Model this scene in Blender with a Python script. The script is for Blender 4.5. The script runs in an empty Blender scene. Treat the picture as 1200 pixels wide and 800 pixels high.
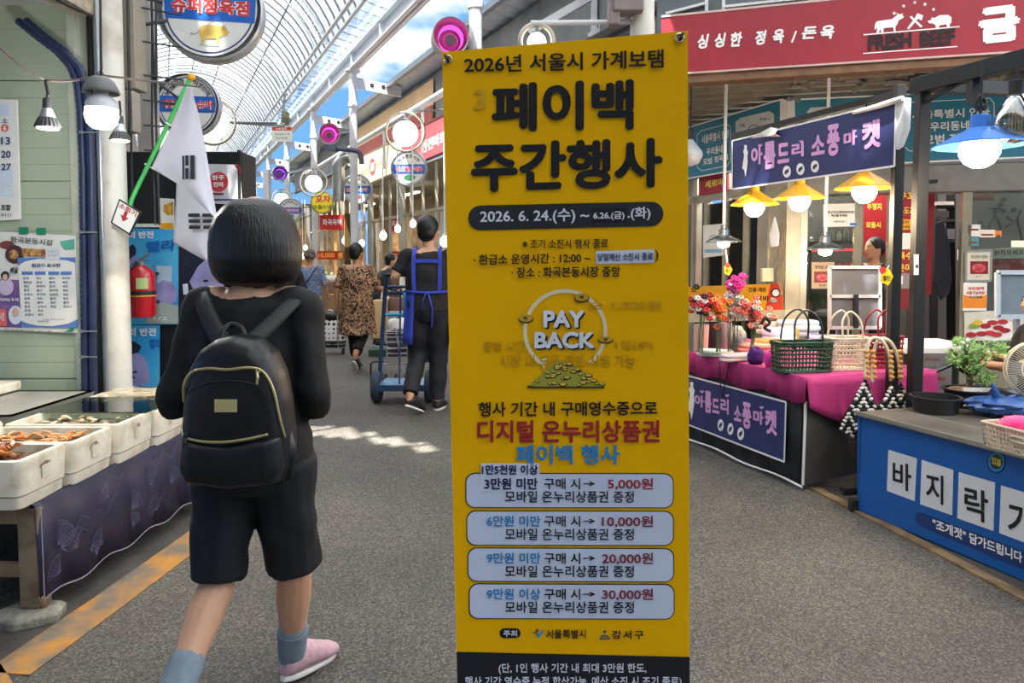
import bpy, bmesh, math, random
import numpy as np
from mathutils import Vector, Matrix, Euler
R = random.Random(11)
PI = math.pi
scene = bpy.context.scene
COL = scene.collection
# ------------------------------------------------------------------ camera
F, PYC, TILT, CAMZ = 850.0, 349.5, math.radians(3.0), 1.38
cam_d = bpy.data.cameras.new('camera'); cam = bpy.data.objects.new('camera', cam_d); COL.objects.link(cam)
cam.location = (0, 0, CAMZ); cam.rotation_euler = (PI/2 - TILT, 0, 0)
cam_d.sensor_width = 36; cam_d.lens = F/1200*36
cam_d.shift_y = -(400-PYC)/1200
cam_d.clip_start = 0.05; cam_d.clip_end = 400
scene.camera = cam
scene.view_settings.view_transform = 'Standard'; scene.view_settings.look = 'None'
scene.view_settings.gamma = 1; scene.view_settings.exposure = EXPOSURE = 0.98
# ------------------------------------------------------------------ sky and sun
world = bpy.data.worlds.new('sky'); scene.world = world; world.use_nodes = True
wn = world.node_tree; wn.nodes.clear()
wo = wn.nodes.new('ShaderNodeOutputWorld'); wb = wn.nodes.new('ShaderNodeBackground')
tc = wn.nodes.new('ShaderNodeTexCoord')
mp = wn.nodes.new('ShaderNodeMapping'); mp.inputs['Scale'].default_value = (2.2, 2.2, 5)
ns = wn.nodes.new('ShaderNodeTexNoise'); ns.inputs['Scale'].default_value = 1.6; ns.inputs['Detail'].default_value = 7; ns.inputs['Roughness'].default_value = .55
cr = wn.nodes.new('ShaderNodeValToRGB'); cr.color_ramp.elements[0].position = .55; cr.color_ramp.elements[1].position = .72
cr.color_ramp.elements[0].color = (.10, .25, .52, 1); cr.color_ramp.elements[1].color = (1, .97, .93, 1)
wn.links.new(tc.outputs['Generated'], mp.inputs['Vector']); wn.links.new(mp.outputs[0], ns.inputs['Vector'])
wn.links.new(ns.outputs['Fac'], cr.inputs['Fac']); wn.links.new(cr.outputs['Color'], wb.inputs['Color'])
wb.inputs['Strength'].default_value = 1.05
wn.links.new(wb.outputs[0], wo.inputs['Surface'])
sun_d = bpy.data.lights.new('sun', 'SUN'); sun_d.energy = 14; sun_d.angle = math.radians(.6); sun_d.color = (1, .95, .86)
sun = bpy.data.objects.new('sun', sun_d); COL.objects.link(sun)
SUNV = Vector((-.094, -.38, 1.0)).normalized()          # towards the sun
sun.rotation_euler = SUNV.to_track_quat('Z', 'Y').to_euler()
# ------------------------------------------------------------------ geometry of the view: pixel -> place
_ct, _st = math.cos(TILT), math.sin(TILT)
def ray(px, py):
    a = (px-600)/F; b = (PYC-py)/F
    return Vector((a, _ct + b*_st, -_st + b*_ct))
def W(px, py, d):                 # point of that pixel at world distance y = d
    r = ray(px, py); return Vector((0, 0, CAMZ)) + r*(d/r.y)
def G(px, py, z=0.0):             # point of that pixel on the level z
    r = ray(px, py); return Vector((0, 0, CAMZ)) + r*((z-CAMZ)/r.z)
class Plane:
    def __init__(s, p0, n):
        s.p = Vector(p0); s.n = Vector(n).normalized()
        if s.n.dot(Vector((0, 0, CAMZ)) - s.p) < 0: s.n = -s.n
    def hit(s, px, py, lift=0.0):
        r = ray(px, py); o = Vector((0, 0, CAMZ)); t = (s.p + s.n*lift - o).dot(s.n)/r.dot(s.n)
        return o + r*t
def wall_plane(p, q):             # vertical plane through two floor points
    p = Vector((p[0], p[1], 0)); q = Vector((q[0], q[1], 0)); d = q-p
    return Plane(p, (d.y, -d.x, 0))
def front(d): return Plane((0, d, 0), (0, -1, 0))
AA, AR = Vector((-.434, .901, 0)), Vector((.901, .434, 0))   # main aisle: along, to the right
def A(al, la, z=0): v = AA*al + AR*la; return Vector((v.x, v.y, z))
# ------------------------------------------------------------------ materials
def rgb(h):
    h = h.lstrip('#'); c = [int(h[i:i+2], 16)/255 for i in (0, 2, 4)]
    return tuple(x/12.92 if x <= .04045 else ((x+.055)/1.055)**2.4 for x in c)
MATS = {}
def mat(name, hexc='#808080', rough=.5, metal=0, var=.12, nscale=8, bump=0, bscale=60, emit=0, trans=0, alpha=1, coat=0, hex2=None, fac=(.4, .6), kind='noise', sheen=0, tr_lucent=0):
    if name in MATS: return MATS[name]
    m = bpy.data.materials.new(name); m.use_nodes = True; MATS[name] = m
    nt = m.node_tree; b = nt.nodes['Principled BSDF']; N = nt.nodes.new; L = nt.links.new
    c = rgb(hexc)
    tcn = N('ShaderNodeTexCoord')
    if kind == 'voronoi':
        nz = N('ShaderNodeTexVoronoi'); nz.inputs['Scale'].default_value = nscale; outp = nz.outputs['Distance']
    else:
        nz = N('ShaderNodeTexNoise'); nz.inputs['Scale'].default_value = nscale; nz.inputs['Detail'].default_value = 5; outp = nz.outputs['Fac']
    L(tcn.outputs['Object'], nz.inputs['Vector'])
    rp = N('ShaderNodeValToRGB'); e = rp.color_ramp.elements
    if hex2:
        e[0].position, e[1].position = fac; e[0].color = (*c, 1); e[1].color = (*rgb(hex2), 1)
    else:
        e[0].position, e[1].position = .3, .7
        e[0].color = (*[x*(1-var) for x in c], 1); e[1].color = (*[min(1, x*(1+var*.6)) for x in c], 1)
    L(outp, rp.inputs['Fac']); L(rp.outputs['Color'], b.inputs['Base Color'])
    b.inputs['Roughness'].default_value = rough; b.inputs['Metallic'].default_value = metal
    if coat: b.inputs['Coat Weight'].default_value = coat
    if sheen: b.inputs['Sheen Weight'].default_value = sheen
    if trans: b.inputs['Transmission Weight'].default_value = trans
    if alpha < 1: b.inputs['Alpha'].default_value = alpha
    if bump:
        n2 = N('ShaderNodeTexNoise'); n2.inputs['Scale'].default_value = bscale; n2.inputs['Detail'].default_value = 4
        L(tcn.outputs['Object'], n2.inputs['Vector'])
        bp = N('ShaderNodeBump'); bp.inputs['Strength'].default_value = bump; bp.inputs['Distance'].default_value = .01
        L(n2.outputs['Fac'], bp.inputs['Height']); L(bp.outputs['Normal'], b.inputs['Normal'])
    if emit:
        L(rp.outputs['Color'], b.inputs['Emission Color']); b.inputs['Emission Strength'].default_value = emit
    if tr_lucent:
        out = nt.nodes['Material Output']; tl = N('ShaderNodeBsdfTranslucent'); mx = N('ShaderNodeMixShader'); mx.inputs[0].default_value = tr_lucent
        L(rp.outputs['Color'], tl.inputs['Color']); L(b.outputs[0], mx.inputs[1]); L(tl.outputs[0], mx.inputs[2]); L(mx.outputs[0], out.inputs['Surface'])
    return m
def glass(name, hexc='#dfe8e6', alpha=.16, rough=.03):
    if name in MATS: return MATS[name]
    m = bpy.data.materials.new(name); m.use_nodes = True; MATS[name] = m
    nt = m.node_tree; nt.nodes.clear(); N = nt.nodes.new; L = nt.links.new
    o = N('ShaderNodeOutputMaterial'); t = N('ShaderNodeBsdfTransparent'); g = N('ShaderNodeBsdfGlossy'); g.inputs['Roughness'].default_value = rough
    t.inputs['Color'].default_value = (*[min(1, x*1.0) for x in rgb(hexc)], 1)
    fr = N('ShaderNodeFresnel'); fr.inputs['IOR'].default_value = 1.45
    ad = N('ShaderNodeMath'); ad.operation = 'ADD'; ad.inputs[1].default_value = alpha*.3; L(fr.outputs[0], ad.inputs[0])
    mx = N('ShaderNodeMixShader'); L(ad.outputs[0], mx.inputs[0]); L(t.outputs[0], mx.inputs[1]); L(g.outputs[0], mx.inputs[2]); L(mx.outputs[0], o.inputs['Surface'])
    return m
# ------------------------------------------------------------------ object bookkeeping
def tag(o, label=None, cat=None, group=None, kind=None):
    if label: o['label'] = label
    if cat: o['category'] = cat
    if group: o['group'] = group
    if kind: o['kind'] = kind
    return o
def empty(name, loc, label=None, cat=None, group=None, rz=0):
    o = bpy.data.objects.new(name, None); COL.objects.link(o); o.location = loc; o.rotation_euler = (0, 0, rz); o.empty_display_size = .1
    return tag(o, label, cat, group)
def base_of(o):                    # world offset to subtract for children (parents are never rotated when parts are built in world space)
    v = Vector((0, 0, 0))
    while o is not None: v = v + Vector(o.location); o = o.parent
    return v
def copy_tree(o, parent=None, loc=None):
    c = o.copy(); COL.objects.link(c); c.parent = parent
    if loc is not None: c.location = loc
    for ch in list(o.children): copy_tree(ch, c)
    return c
class MB:
    def __init__(s, M=None): s.v = []; s.f = []; s.mi = []; s.M = M; s.cm = 0
    def add(s, vs, fs):
        n = len(s.v)
        for p in vs:
            p = Vector(p)
            s.v.append(tuple(s.M @ p) if s.M else tuple(p))
        for f in fs: s.f.append(tuple(n+i for i in f)); s.mi.append(s.cm)
        return s
    def box(s, c, size, rot=None):
        x, y, z = (k/2 for k in size); c = Vector(c)
        vs = [Vector((a*x, b*y, d*z)) for d in (-1, 1) for b in (-1, 1) for a in (-1, 1)]
        if rot is not None:
            Rm = rot if isinstance(rot, Matrix) else Matrix.Rotation(rot, 3, 'Z'); vs = [Rm @ v for v in vs]
        return s.add([c+v for v in vs], [(0, 2, 3, 1), (4, 5, 7, 6), (0, 1, 5, 4), (2, 6, 7, 3), (0, 4, 6, 2), (1, 3, 7, 5)])
    def lohi(s, lo, hi):
        return s.box([(a+b)/2 for a, b in zip(lo, hi)], [abs(b-a) for a, b in zip(lo, hi)])
    def beam(s, p, q, w, h=None, up=(0, 0, 1)):
        p, q = Vector(p), Vector(q); h = h or w; d = (q-p).normalized(); up = Vector(up)
        if abs(d.dot(up)) > .98: up = Vector((0, 1, 0))
        r = d.cross(up).normalized(); u = r.cross(d).normalized(); vs = []
        for c in (p, q):
            for a, b in ((-1, -1), (1, -1), (1, 1), (-1, 1)): vs.append(c + r*a*w/2 + u*b*h/2)
        return s.add(vs, [(0, 1, 2, 3), (7, 6, 5, 4), (0, 4, 5, 1), (1, 5, 6, 2), (2, 6, 7, 3), (3, 7, 4, 0)])
    def tube(s, pts, r, n=8, closed=False, cap=True):
        pts = [Vector(p) for p in pts]; m = len(pts)
        rs = r if isinstance(r, (list, tuple)) else [r]*m
        vs = []; nrm = None
        for i, p in enumerate(pts):
            if closed: d = pts[(i+1) % m]-pts[i-1]
            else: d = pts[min(i+1, m-1)]-pts[max(i-1, 0)]
            d.normalize()
            if nrm is None:
                nrm = d.orthogonal().normalized()
            else:
                nrm = (nrm - d*nrm.dot(d)); nrm = nrm.normalized() if nrm.length > 1e-6 else d.orthogonal().normalized()
            b = d.cross(nrm)
            for k in range(n):
                t = 2*PI*k/n; vs.append(p + (nrm*math.cos(t)+b*math.sin(t))*rs[i])
        fs = []
        for i in range(m if closed else m-1):
            j = (i+1) % m
            for k in range(n): fs.append((i*n+k, i*n+(k+1) % n, j*n+(k+1) % n, j*n+k))
        if cap and not closed: fs += [tuple(reversed(range(n))), tuple(range((m-1)*n, m*n))]
        return s.add(vs, fs)
    def loft(s, rings, cap=True):  # rings: lists of equally many points
        n = len(rings[0]); vs = [p for r in rings for p in r]; fs = []
        for i in range(len(rings)-1):
            for k in range(n): fs.append((i*n+k, i*n+(k+1) % n, (i+1)*n+(k+1) % n, (i+1)*n+k))
        if cap: fs += [tuple(reversed(range(n))), tuple(range((len(rings)-1)*n, len(rings)*n))]
        return s.add(vs, fs)
    def lathe(s, prof, c=(0, 0, 0), n=16, axis=None, cap=True):
        c = Vector(c); Q = Vector(axis).to_track_quat('Z', 'Y').to_matrix() if axis is not None else Matrix.Identity(3)
        rings = [[c + Q @ Vector((r*math.cos(2*PI*k/n), r*math.sin(2*PI*k/n), z)) for k in range(n)] for r, z in prof]
        return s.loft(rings, cap)
    def ell(s, c, r, n=12, m=8, rot=None):
        c = Vector(c); rr = r if isinstance(r, (tuple, list)) else (r, r, r); vs = []; fs = []
        Rm = rot if rot is not None else Matrix.Identity(3)
        for i in range(1, m):
            t = PI*i/m
            for k in range(n): vs.append(c + Rm @ Vector((rr[0]*math.sin(t)*math.cos(2*PI*k/n), rr[1]*math.sin(t)*math.sin(2*PI*k/n), rr[2]*math.cos(t))))
        vs += [c + Rm @ Vector((0, 0, rr[2])), c + Rm @ Vector((0, 0, -rr[2]))]; T = len(vs)-2; B = T+1
        for i in range(m-2):
            for k in range(n): fs.append((i*n+k, (i+1)*n+k, (i+1)*n+(k+1) % n, i*n+(k+1) % n))
        for k in range(n): fs += [(T, k, (k+1) % n), (B, (m-2)*n+(k+1) % n, (m-2)*n+k)]
        return s.add(vs, fs)
    def slab(s, poly, thick):      # polygon (points in order) given thickness along -normal
        poly = [Vector(p) for p in poly]; n = (poly[1]-poly[0]).cross(poly[2]-poly[0]).normalized()
        if abs(n.x) + abs(n.y) + abs(n.z) < .1: n = Vector((0, 0, 1))
        k = len(poly); vs = poly + [p-n*thick for p in poly]
        return s.add(vs, [tuple(range(k)), tuple(reversed(range(k, 2*k)))] + [(i, k+i, k+(i+1) % k, (i+1) % k) for i in range(k)])
    def build(s, name, m, parent=None, smooth=None, bevel=0, kind=None, label=None, cat=None, group=None, solid=0, origin=None):
        me = bpy.data.meshes.new(name)
        off = base_of(parent)
        if origin is None and parent is None:
            vv = np.array(s.v); origin = Vector(((vv[:, 0].min()+vv[:, 0].max())/2, (vv[:, 1].min()+vv[:, 1].max())/2, vv[:, 2].min()))
        if origin is None: origin = off
        origin = Vector(origin)
        me.from_pydata([tuple(Vector(v)-origin) for v in s.v], [], s.f)
        ms = m if isinstance(m, (list, tuple)) else [m]
        for x in ms: me.materials.append(x)
        if len(ms) > 1: me.polygons.foreach_set('material_index', s.mi)
        if smooth is not None:
            me.polygons.foreach_set('use_smooth', [True]*len(me.polygons))
            if smooth < 179: me.set_sharp_from_angle(angle=math.radians(smooth))
        me.update()
        o = bpy.data.objects.new(name, me); COL.objects.link(o); o.parent = parent
        o.location = origin - off
        if bevel:
            b = o.modifiers.new('bevel', 'BEVEL'); b.width = bevel; b.segments = 2; b.limit_method = 'ANGLE'
        if solid:
            b = o.modifiers.new('solid', 'SOLIDIFY'); b.thickness = solid; b.offset = 0
        return tag(o, label, cat, group, kind)
# ------------------------------------------------------------------ lettering
_txt = {}
def glyphs(s, bold=0.0, res=2, shear=0.0, spacing=1.0):
    key = (s, bold, res, shear, spacing)
    if key in _txt: return _txt[key]
    cu = bpy.data.curves.new('lettering', 'FONT'); cu.body = s; cu.resolution_u = res; cu.size = 1; cu.shear = shear; cu.space_character = spacing
    o = bpy.data.objects.new('lettering', cu)
    me = bpy.data.meshes.new_from_object(o)
    n = len(me.vertices); v = np.zeros(n*3); me.vertices.foreach_get('co', v); v = v.reshape(n, 3)
    fs = [tuple(p.vertices) for p in me.polygons]
    if bold > .001:                 # a heavier weight: the strokes doubled round their outline
        vs = []; gs = []
        for k in range(6):
            t = 2*PI*k/6 + .26; vs.append(v + np.array([math.cos(t)*bold, math.sin(t)*bold, k*.00025])); gs += [tuple(i+k*n for i in f) for f in fs]
        v, fs = np.concatenate(vs), gs
    bpy.data.meshes.remove(me); bpy.data.objects.remove(o); bpy.data.curves.remove(cu)
    _txt[key] = (v, fs); return _txt[key]
def bil(q, u, v):
    (x0, y0), (x1, y1), (x2, y2), (x3, y3) = q   # TL TR BR BL
    return ((1-u)*(1-v)*x0+u*(1-v)*x1+u*v*x2+(1-u)*v*x3, (1-u)*(1-v)*y0+u*(1-v)*y1+u*v*y2+(1-u)*v*y3)
def rect(x0, y0, x1, y1, dyr=0.0):   # pixel box; dyr = drop of its right side
    return [(x0, y0), (x1, y0+dyr), (x1, y1+dyr), (x0, y1)]
def text(surf, s, q, m, parent, bold=0.0, lift=.002, res=2, name='lettering', mb=None, shear=0, spacing=1.0):
    v, fs = glyphs(s, bold, res, shear, spacing)
    if not len(v): return None
    lo, hi = v.min(0), v.max(0); sp = np.maximum(hi-lo, 1e-6)
    t = mb or MB()
    vs = []
    for p in v:
        px, py = bil(q, (p[0]-lo[0])/sp[0], 1-(p[1]-lo[1])/sp[1]); vs.append(surf.hit(px, py, lift+float(p[2])))
    t.add(vs, fs)
    if mb is None: return t.build(name, m, parent)
def text_m(s, org, u, v, w, h, mb, bold=0.0, res=2):   # metric lettering: org = lower left
    g, fs = glyphs(s, bold, res); lo, hi = g.min(0), g.max(0); sp = np.maximum(hi-lo, 1e-6)
    org, u, v = Vector(org), Vector(u), Vector(v)
    mb.add([org + u*w*float((p[0]-lo[0])/sp[0]) + v*h*float((p[1]-lo[1])/sp[1]) for p in g], fs)
def poly_on(mb, surf, pts, lift=.001):
    mb.add([surf.hit(x, y, lift) for x, y in pts], [tuple(range(len(pts)))])
def quad_on(mb, surf, q, lift=.001, nx=1, ny=1):
    vs = []; fs = []
    for j in range(ny+1):
        for i in range(nx+1): vs.append(surf.hit(*bil(q, i/nx, j/ny), lift))
    for j in range(ny):
        for i in range(nx): a = j*(nx+1)+i; fs.append((a, a+nx+1, a+nx+2, a+1))
    mb.add(vs, fs)
def disc_on(mb, surf, cx, cy, rx, ry=None, lift=.001, n=24, a0=0, a1=2*PI, rin=0):
    ry = ry or rx; full = abs(a1-a0-2*PI) < 1e-6; k = n if full else n+1
    out = [(cx+rx*math.cos(a0+(a1-a0)*i/n), cy+ry*math.sin(a0+(a1-a0)*i/n)) for i in range(k)]
    if not rin: poly_on(mb, surf, out, lift); return
    inn = [(cx+(x-cx)*rin, cy+(y-cy)*rin) for x, y in out]
    vs = [surf.hit(x, y, lift) for x, y in out+inn]
    fs = [(i, (i+1) % k, k+(i+1) % k, k+i) for i in range(k if full else k-1)]
    mb.add(vs, fs)
def rrect_on(mb, surf, q, r=.2, lift=.001, aspect=1.0):  # rounded box, r relative to height; aspect = w/h
    pts = []
    rx, ry = r/aspect, r
    for cx, cy, a in ((rx, ry, PI), (1-rx, ry, -PI/2), (1-rx, 1-ry, 0), (rx, 1-ry, PI/2)):
        for i in range(7):
            t = a + PI/2*i/6; pts.append((cx+rx*math.cos(t), cy+ry*math.sin(t)))
    # strips across so that it follows a bent surface
    L_ = [p for p in pts if p[0] <= .5]; Rr = [p for p in pts if p[0] > .5]
    L_.sort(key=lambda p: p[1]); Rr.sort(key=lambda p: p[1]); vs = []; fs = []; nx = 6
    for a, b in zip(L_, Rr):
        for i in range(nx+1):
            u = a[0]+(b[0]-a[0])*i/nx; vs.append(surf.hit(*bil(q, u, a[1]), lift))
    for j in range(len(L_)-1):
        for i in range(nx): k = j*(nx+1)+i; fs.append((k, k+nx+1, k+nx+2, k+1))
    mb.add(vs, fs)

def board(surf, q, m, parent=None, name='board', thick=.01, lift=0.0, mb=None, **k):
    t = mb or MB(); f = [surf.hit(x, y, lift) for x, y in q]; b = [p - surf.n*thick for p in f]
    t.add(f+b, [(3, 2, 1, 0), (4, 5, 6, 7), (0, 1, 5, 4), (1, 2, 6, 5), (2, 3, 7, 6), (3, 0, 4, 7)])
    if mb is None: return t.build(name, m, parent, **k)
def struct(mb, name, m, parent=None, **k):
    return mb.build(name, m, parent, kind=None if parent else 'structure', **k)
def catenary(p, q, sag, n=10):
    p, q = Vector(p), Vector(q); return [p.lerp(q, i/n) - Vector((0, 0, sag*4*(i/n)*(1-i/n))) for i in range(n+1)]
# ================================================================== THE SETTING
m_asph = bpy.data.materials.new('asphalt'); m_asph.use_nodes = True
def _asph():
    nt = m_asph.node_tree; b = nt.nodes['Principled BSDF']; N = nt.nodes.new; L = nt.links.new
    t = N('ShaderNodeTexCoord')
    v = N('ShaderNodeTexVoronoi'); v.inputs['Scale'].default_value = 150; L(t.outputs['Object'], v.inputs['Vector'])
    r1 = N('ShaderNodeValToRGB'); e = r1.color_ramp.elements; e[0].position = 0; e[1].position = 1
    e[0].color = (.024, .023, .021, 1); e[1].color = (.24, .225, .20, 1); e2 = e.new(.55); e2.color = (.095, .09, .08, 1)
    L(v.outputs['Color'], r1.inputs['Fac'])
    n = N('ShaderNodeTexNoise'); n.inputs['Scale'].default_value = .7; n.inputs['Detail'].default_value = 6; L(t.outputs['Object'], n.inputs['Vector'])
    r2 = N('ShaderNodeValToRGB'); r2.color_ramp.elements[0].position = .35; r2.color_ramp.elements[1].position = .7
    r2.color_ramp.elements[0].color = (.62, .60, .58, 1); r2.color_ramp.elements[1].color = (1.1, 1.08, 1.03, 1); L(n.outputs['Fac'], r2.inputs['Fac'])
    mx = N('ShaderNodeMix'); mx.data_type = 'RGBA'; mx.blend_type = 'MULTIPLY'; mx.inputs[0].default_value = 1
    L(r1.outputs[0], mx.inputs[6]); L(r2.outputs[0], mx.inputs[7]); L(mx.outputs[2], b.inputs['Base Color'])
    b.inputs['Roughness'].default_value = .72
    bp = N('ShaderNodeBump'); bp.inputs['Strength'].default_value = .5; bp.inputs['Distance'].default_value = .004
    L(v.outputs['Distance'], bp.inputs['Height']); L(bp.outputs['Normal'], b.inputs['Normal'])
_asph()
MB().add([(-30, -8, 0), (30, -8, 0), (30, 60, 0), (-30, 60, 0)], [(0, 1, 2, 3)]).build('floor', m_asph, kind='structure', origin=(0, 0, 0))
m_pole = mat('weathered white paint', '#b9b2a3', .5, hex2='#d3cfc5', fac=(.35, .5), nscale=5, bump=.2)
m_steel = mat('arcade steel', '#c9ccd0', .45, var=.08)
m_galv = mat('galvanised steel', '#9aa0a3', .35, .7, var=.15)
m_dark = mat('black paint', '#1d1d1f', .5)
m_conc = mat('grey concrete', '#7b7872', .85, var=.25, nscale=5, bump=.3)
m_dkconc = mat('drain dirt and shadow concrete', '#48433d', .85, var=.45, nscale=4, bump=.5)
m_alu = mat('anodised aluminium', '#b9b6ab', .32, .75, var=.1)
m_white = mat('white enamel', '#e8e8e6', .4)
m_grey = mat('grey sheet', '#8b8d8c', .5)
# drain strip, kerb lines and a painted shadow sheet beside the lane
def strip(name, pts, w, z, m, h=.012):
    mb = MB(); 
    for p, q in zip(pts, pts[1:]): mb.beam(Vector((p[0], p[1], z)), Vector((q[0], q[1], z)), w, h)
    return mb.build(name, m, kind='structure')
yl = [(-2.55, 1.45), tuple(G(8, 790)[:2]), tuple(G(120, 711)[:2]), tuple(G(222, 637)[:2]), tuple(G(262, 607)[:2])]
m_yel = mat('worn yellow road paint', '#6b6256', .7, hex2='#b07a2c', fac=(.40, .66), nscale=7, bump=.2, bscale=120)
strip('trim_1', yl, .165, .003, m_yel, .004)
m_kerb = mat('brown kerb stain', '#6a5138', .8, hex2='#8b7352', nscale=7, bump=.3)
kb = [tuple(G(955, 573)[:2]), tuple(G(1010, 602)[:2]), tuple(G(1100, 648)[:2]), tuple(G(1200, 701)[:2]), tuple(G(1330, 768)[:2])]
strip('trim_2', kb, .06, .004, m_kerb, .014)
dr = MB(); dr.add([(*G(955, 571)[:2], .003), (*G(1330, 766)[:2], .003), (4.2, 1.2, .003), (4.6, 4.8, .003)], [(0, 1, 2, 3)]); dr.build('trim_3', m_dkconc, kind='structure')  # dark sheet paints the shadow on the ground behind the right kerb
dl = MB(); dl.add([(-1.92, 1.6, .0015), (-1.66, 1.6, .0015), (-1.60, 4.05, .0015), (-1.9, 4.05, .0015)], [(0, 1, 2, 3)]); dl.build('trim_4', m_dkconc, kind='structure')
# ---------------- green boarded wall at the back of the left stall
WY = 4.12; wl = front(WY)
m_grn = mat('pale green painted boards', '#a7b299', .6, var=.08, nscale=3, bump=.12, bscale=25)
m_grn2 = mat('pale green frame', '#b5bba8', .6, var=.15, nscale=6)
x0, x1 = -3.9, W(86, 300, WY).x
gw = MB().lohi((x0, WY+.02, 0), (x1+.06, WY+.12, 2.86)).build('wall_back', m_grn2, kind='structure')
bm_ = MB().box((0, 0, 0), (x1-x0, .018, .0912)); z = .05; k = 0; first = None
while z < 2.8:
    if first is None:
        first = bm_.build('board', m_grn, gw, origin=((x0+x1)/2, WY+.011, z)); first.data.transform(Matrix.Translation(Vector(first.location)+gw.location)) ; b = first
    else:
        b = first.copy(); COL.objects.link(b)
    b.location = Vector(((x0+x1)/2, WY+.011 + (.003 if k % 5 == 2 else .0)*R.random(), z+.044)) - gw.location
    z += .0925 if k % 6 else .098; k += 1
MB().lohi((x1+.005, WY-.012, 0), (x1+.05, WY+.02, 2.8)).build('wall_trim', m_grn2, gw)
# soffit and fascia of the awning over the left stall
MB().lohi((-3.9, -1.0, 2.80), (-2.40, 4.15, 2.84)).build('ceiling_left', mat('grey soffit', '#b4b6b4', .6, var=.2), kind='structure')
fa = MB().lohi((-2.43, -1.0, 2.82), (-2.38, 4.12, 3.5)).build('trim_5', mat('white fascia sheet', '#c9d0d0', .45, var=.1), kind='structure')
MB().lohi((-2.45, -1.0, 2.74), (-2.33, 4.12, 2.83)).build('rail', mat('rust brown rail', '#7b6650', .7, hex2='#a59a86', nscale=9), fa)
mb = MB(); mb.tube([(-2.33, y, 2.74+.03*math.sin(y*3)) for y in np.linspace(-1, 4.1, 24)], .01, 6); mb.build('cable', m_dark, fa, smooth=60)
# white pipe column, square post, cable trays and meter boxes to its right
col = MB().tube([W(135, 480, 4.2)*1.0 if 0 else Vector((W(135, 300, 4.2).x, 4.2, z)) for z in (0, 1.2, 2.4, 3.8)], .072, 24).build('column', m_pole, smooth=60, kind='structure')
mb = MB().tube([Vector((W(121, 300, 4.14).x, 4.14, z)) for z in (0, 3.8)], .018, 10); mb.build('pipe', m_galv, col, smooth=60)
mb = MB().tube([Vector((W(114, 300, 4.22).x, 4.22, z)) for z in (0, 3.8)], .02, 10); mb.build('pipe', m_dark, col, smooth=60)
xx = W(172, 100, 6.2).x
pst = MB().lohi((xx-.065, 6.15, 0), (xx+.065, 6.28, 5.0)).build('trim_6', mat('grey steel post', '#a5a39d', .5, var=.15), kind='structure', bevel=.004)
xb = W(151, 50, 4.4).x
bx = MB().lohi((xb-.06, 4.36, 2.4), (xb+.055, 4.5, 3.6)).build('trim_7', mat('beige cable duct', '#97917f', .55, var=.12), kind='structure', bevel=.004)
MB().lohi((xb-.045, 4.33, 2.14), (xb+.05, 4.42, 2.38)).build('trim_8', mat('meter box grey', '#a59f92', .5), kind='structure', bevel=.006)
mb = MB()
mb.tube([(xb-.03, 4.32, 2.36), (xb-.03, 4.31, 2.12), (xb-.01, 4.31, 2.06), (xb+.03, 4.31, 2.07), (xb+.04, 4.31, 2.2), (xb+.04, 4.32, 2.9)], .008, 6)
for dx in (-.07, .07, .085, .1): mb.tube([(xb+dx, 4.5+R.random()*.05, z) for z in (1.6, 2.2, 2.9, 3.7)], .007, 5)
mb.build('wire', m_dark, bx, smooth=60)
mb = MB()
for zz in (2.05, 2.2, 2.35, 2.5, 2.7, 2.9): mb.tube([(xb+.05, 4.45, zz), (xb+.22, 4.62, zz+.01)], .006, 5)
mb.build('bracket', m_dark, bx)
MB().lohi((-14, -9.6, 0), (14, -9.4, 6)).build('wall_behind', mat('unseen wall behind', '#b9b3a8', .8, hex2='#8f887c', nscale=.6), kind='structure')  # unseen wall added behind the camera to cut blue sky light and reflections
# ---------------- the arcade roof: barrel vault of frosted sheet on ribs and trusses
VC, VH, VR = 1.0, CAMZ+3.72, 2.38
VA0, VA1 = -9.0, 44.0
def vpt(al, t, dr=0.0): return A(al, VC + (VR+dr)*math.sin(t), VH + (VR+dr)*math.cos(t))
TE = math.asin(2.25/2.38)
m_skin = mat('frosted polycarbonate', '#c8cccf', .4, var=.03, tr_lucent=.75)
m_rib = mat('rib paint', '#767d84', .5, var=.1)
OPEN = []    # holes added in the roof sheets to let sun onto these spots (centre, half sizes, turn, height)
def _spot(cx, cy, hx, hy, rot, zt): OPEN.append((cx, cy, hx, hy, math.cos(rot), math.sin(rot), zt))
g1, g2 = G(350, 499), G(503, 525)
_spot((g1.x+g2.x)/2, (g1.y+g2.y)/2, 0.74, .15, math.atan2(g2.y-g1.y, g2.x-g1.x), 0)
_spot(2.30, 4.42, .16, .22, 0, 2.3)
_spot(1.92, 5.5, .16, .16, 0, 2.35)
def is_open(p):
    for cx, cy, hx, hy, c, s, zt in OPEN:
        q = p - SUNV*((p.z-zt)/SUNV.z); dx, dy = q.x-cx, q.y-cy; a, b = dx*c+dy*s, -dx*s+dy*c
        if abs(a) < hx and abs(b) < hy*(1 - .5*(a+hx)/(2*hx)): return True
    return False
NA, NT = 360, 44; vs = []; fs = []
for i in range(NA+1):
    al = VA0 + (VA1-VA0)*(i/NA)**1.3
    for j in range(NT+1): vs.append(vpt(al, -TE + 2*TE*j/NT))
for i in range(NA):
    for j in range(NT):
        a = i*(NT+1)+j; c = (vs[a]+vs[a+NT+2])/2
        if not is_open(c): fs.append((a, a+1, a+NT+2, a+NT+1))
roof = MB().add(vs, fs).build('ceiling', m_skin, kind='structure', smooth=180, origin=(0, 0, 0))
arc = [(VC+(VR-.03)*math.sin(t), VH+(VR-.03)*math.cos(t)) for t in np.linspace(-TE, TE, 19)]
arc = [(-1.70, arc[0][1]-.1)] + arc + [(3.70, arc[-1][1]-.1)]
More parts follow.
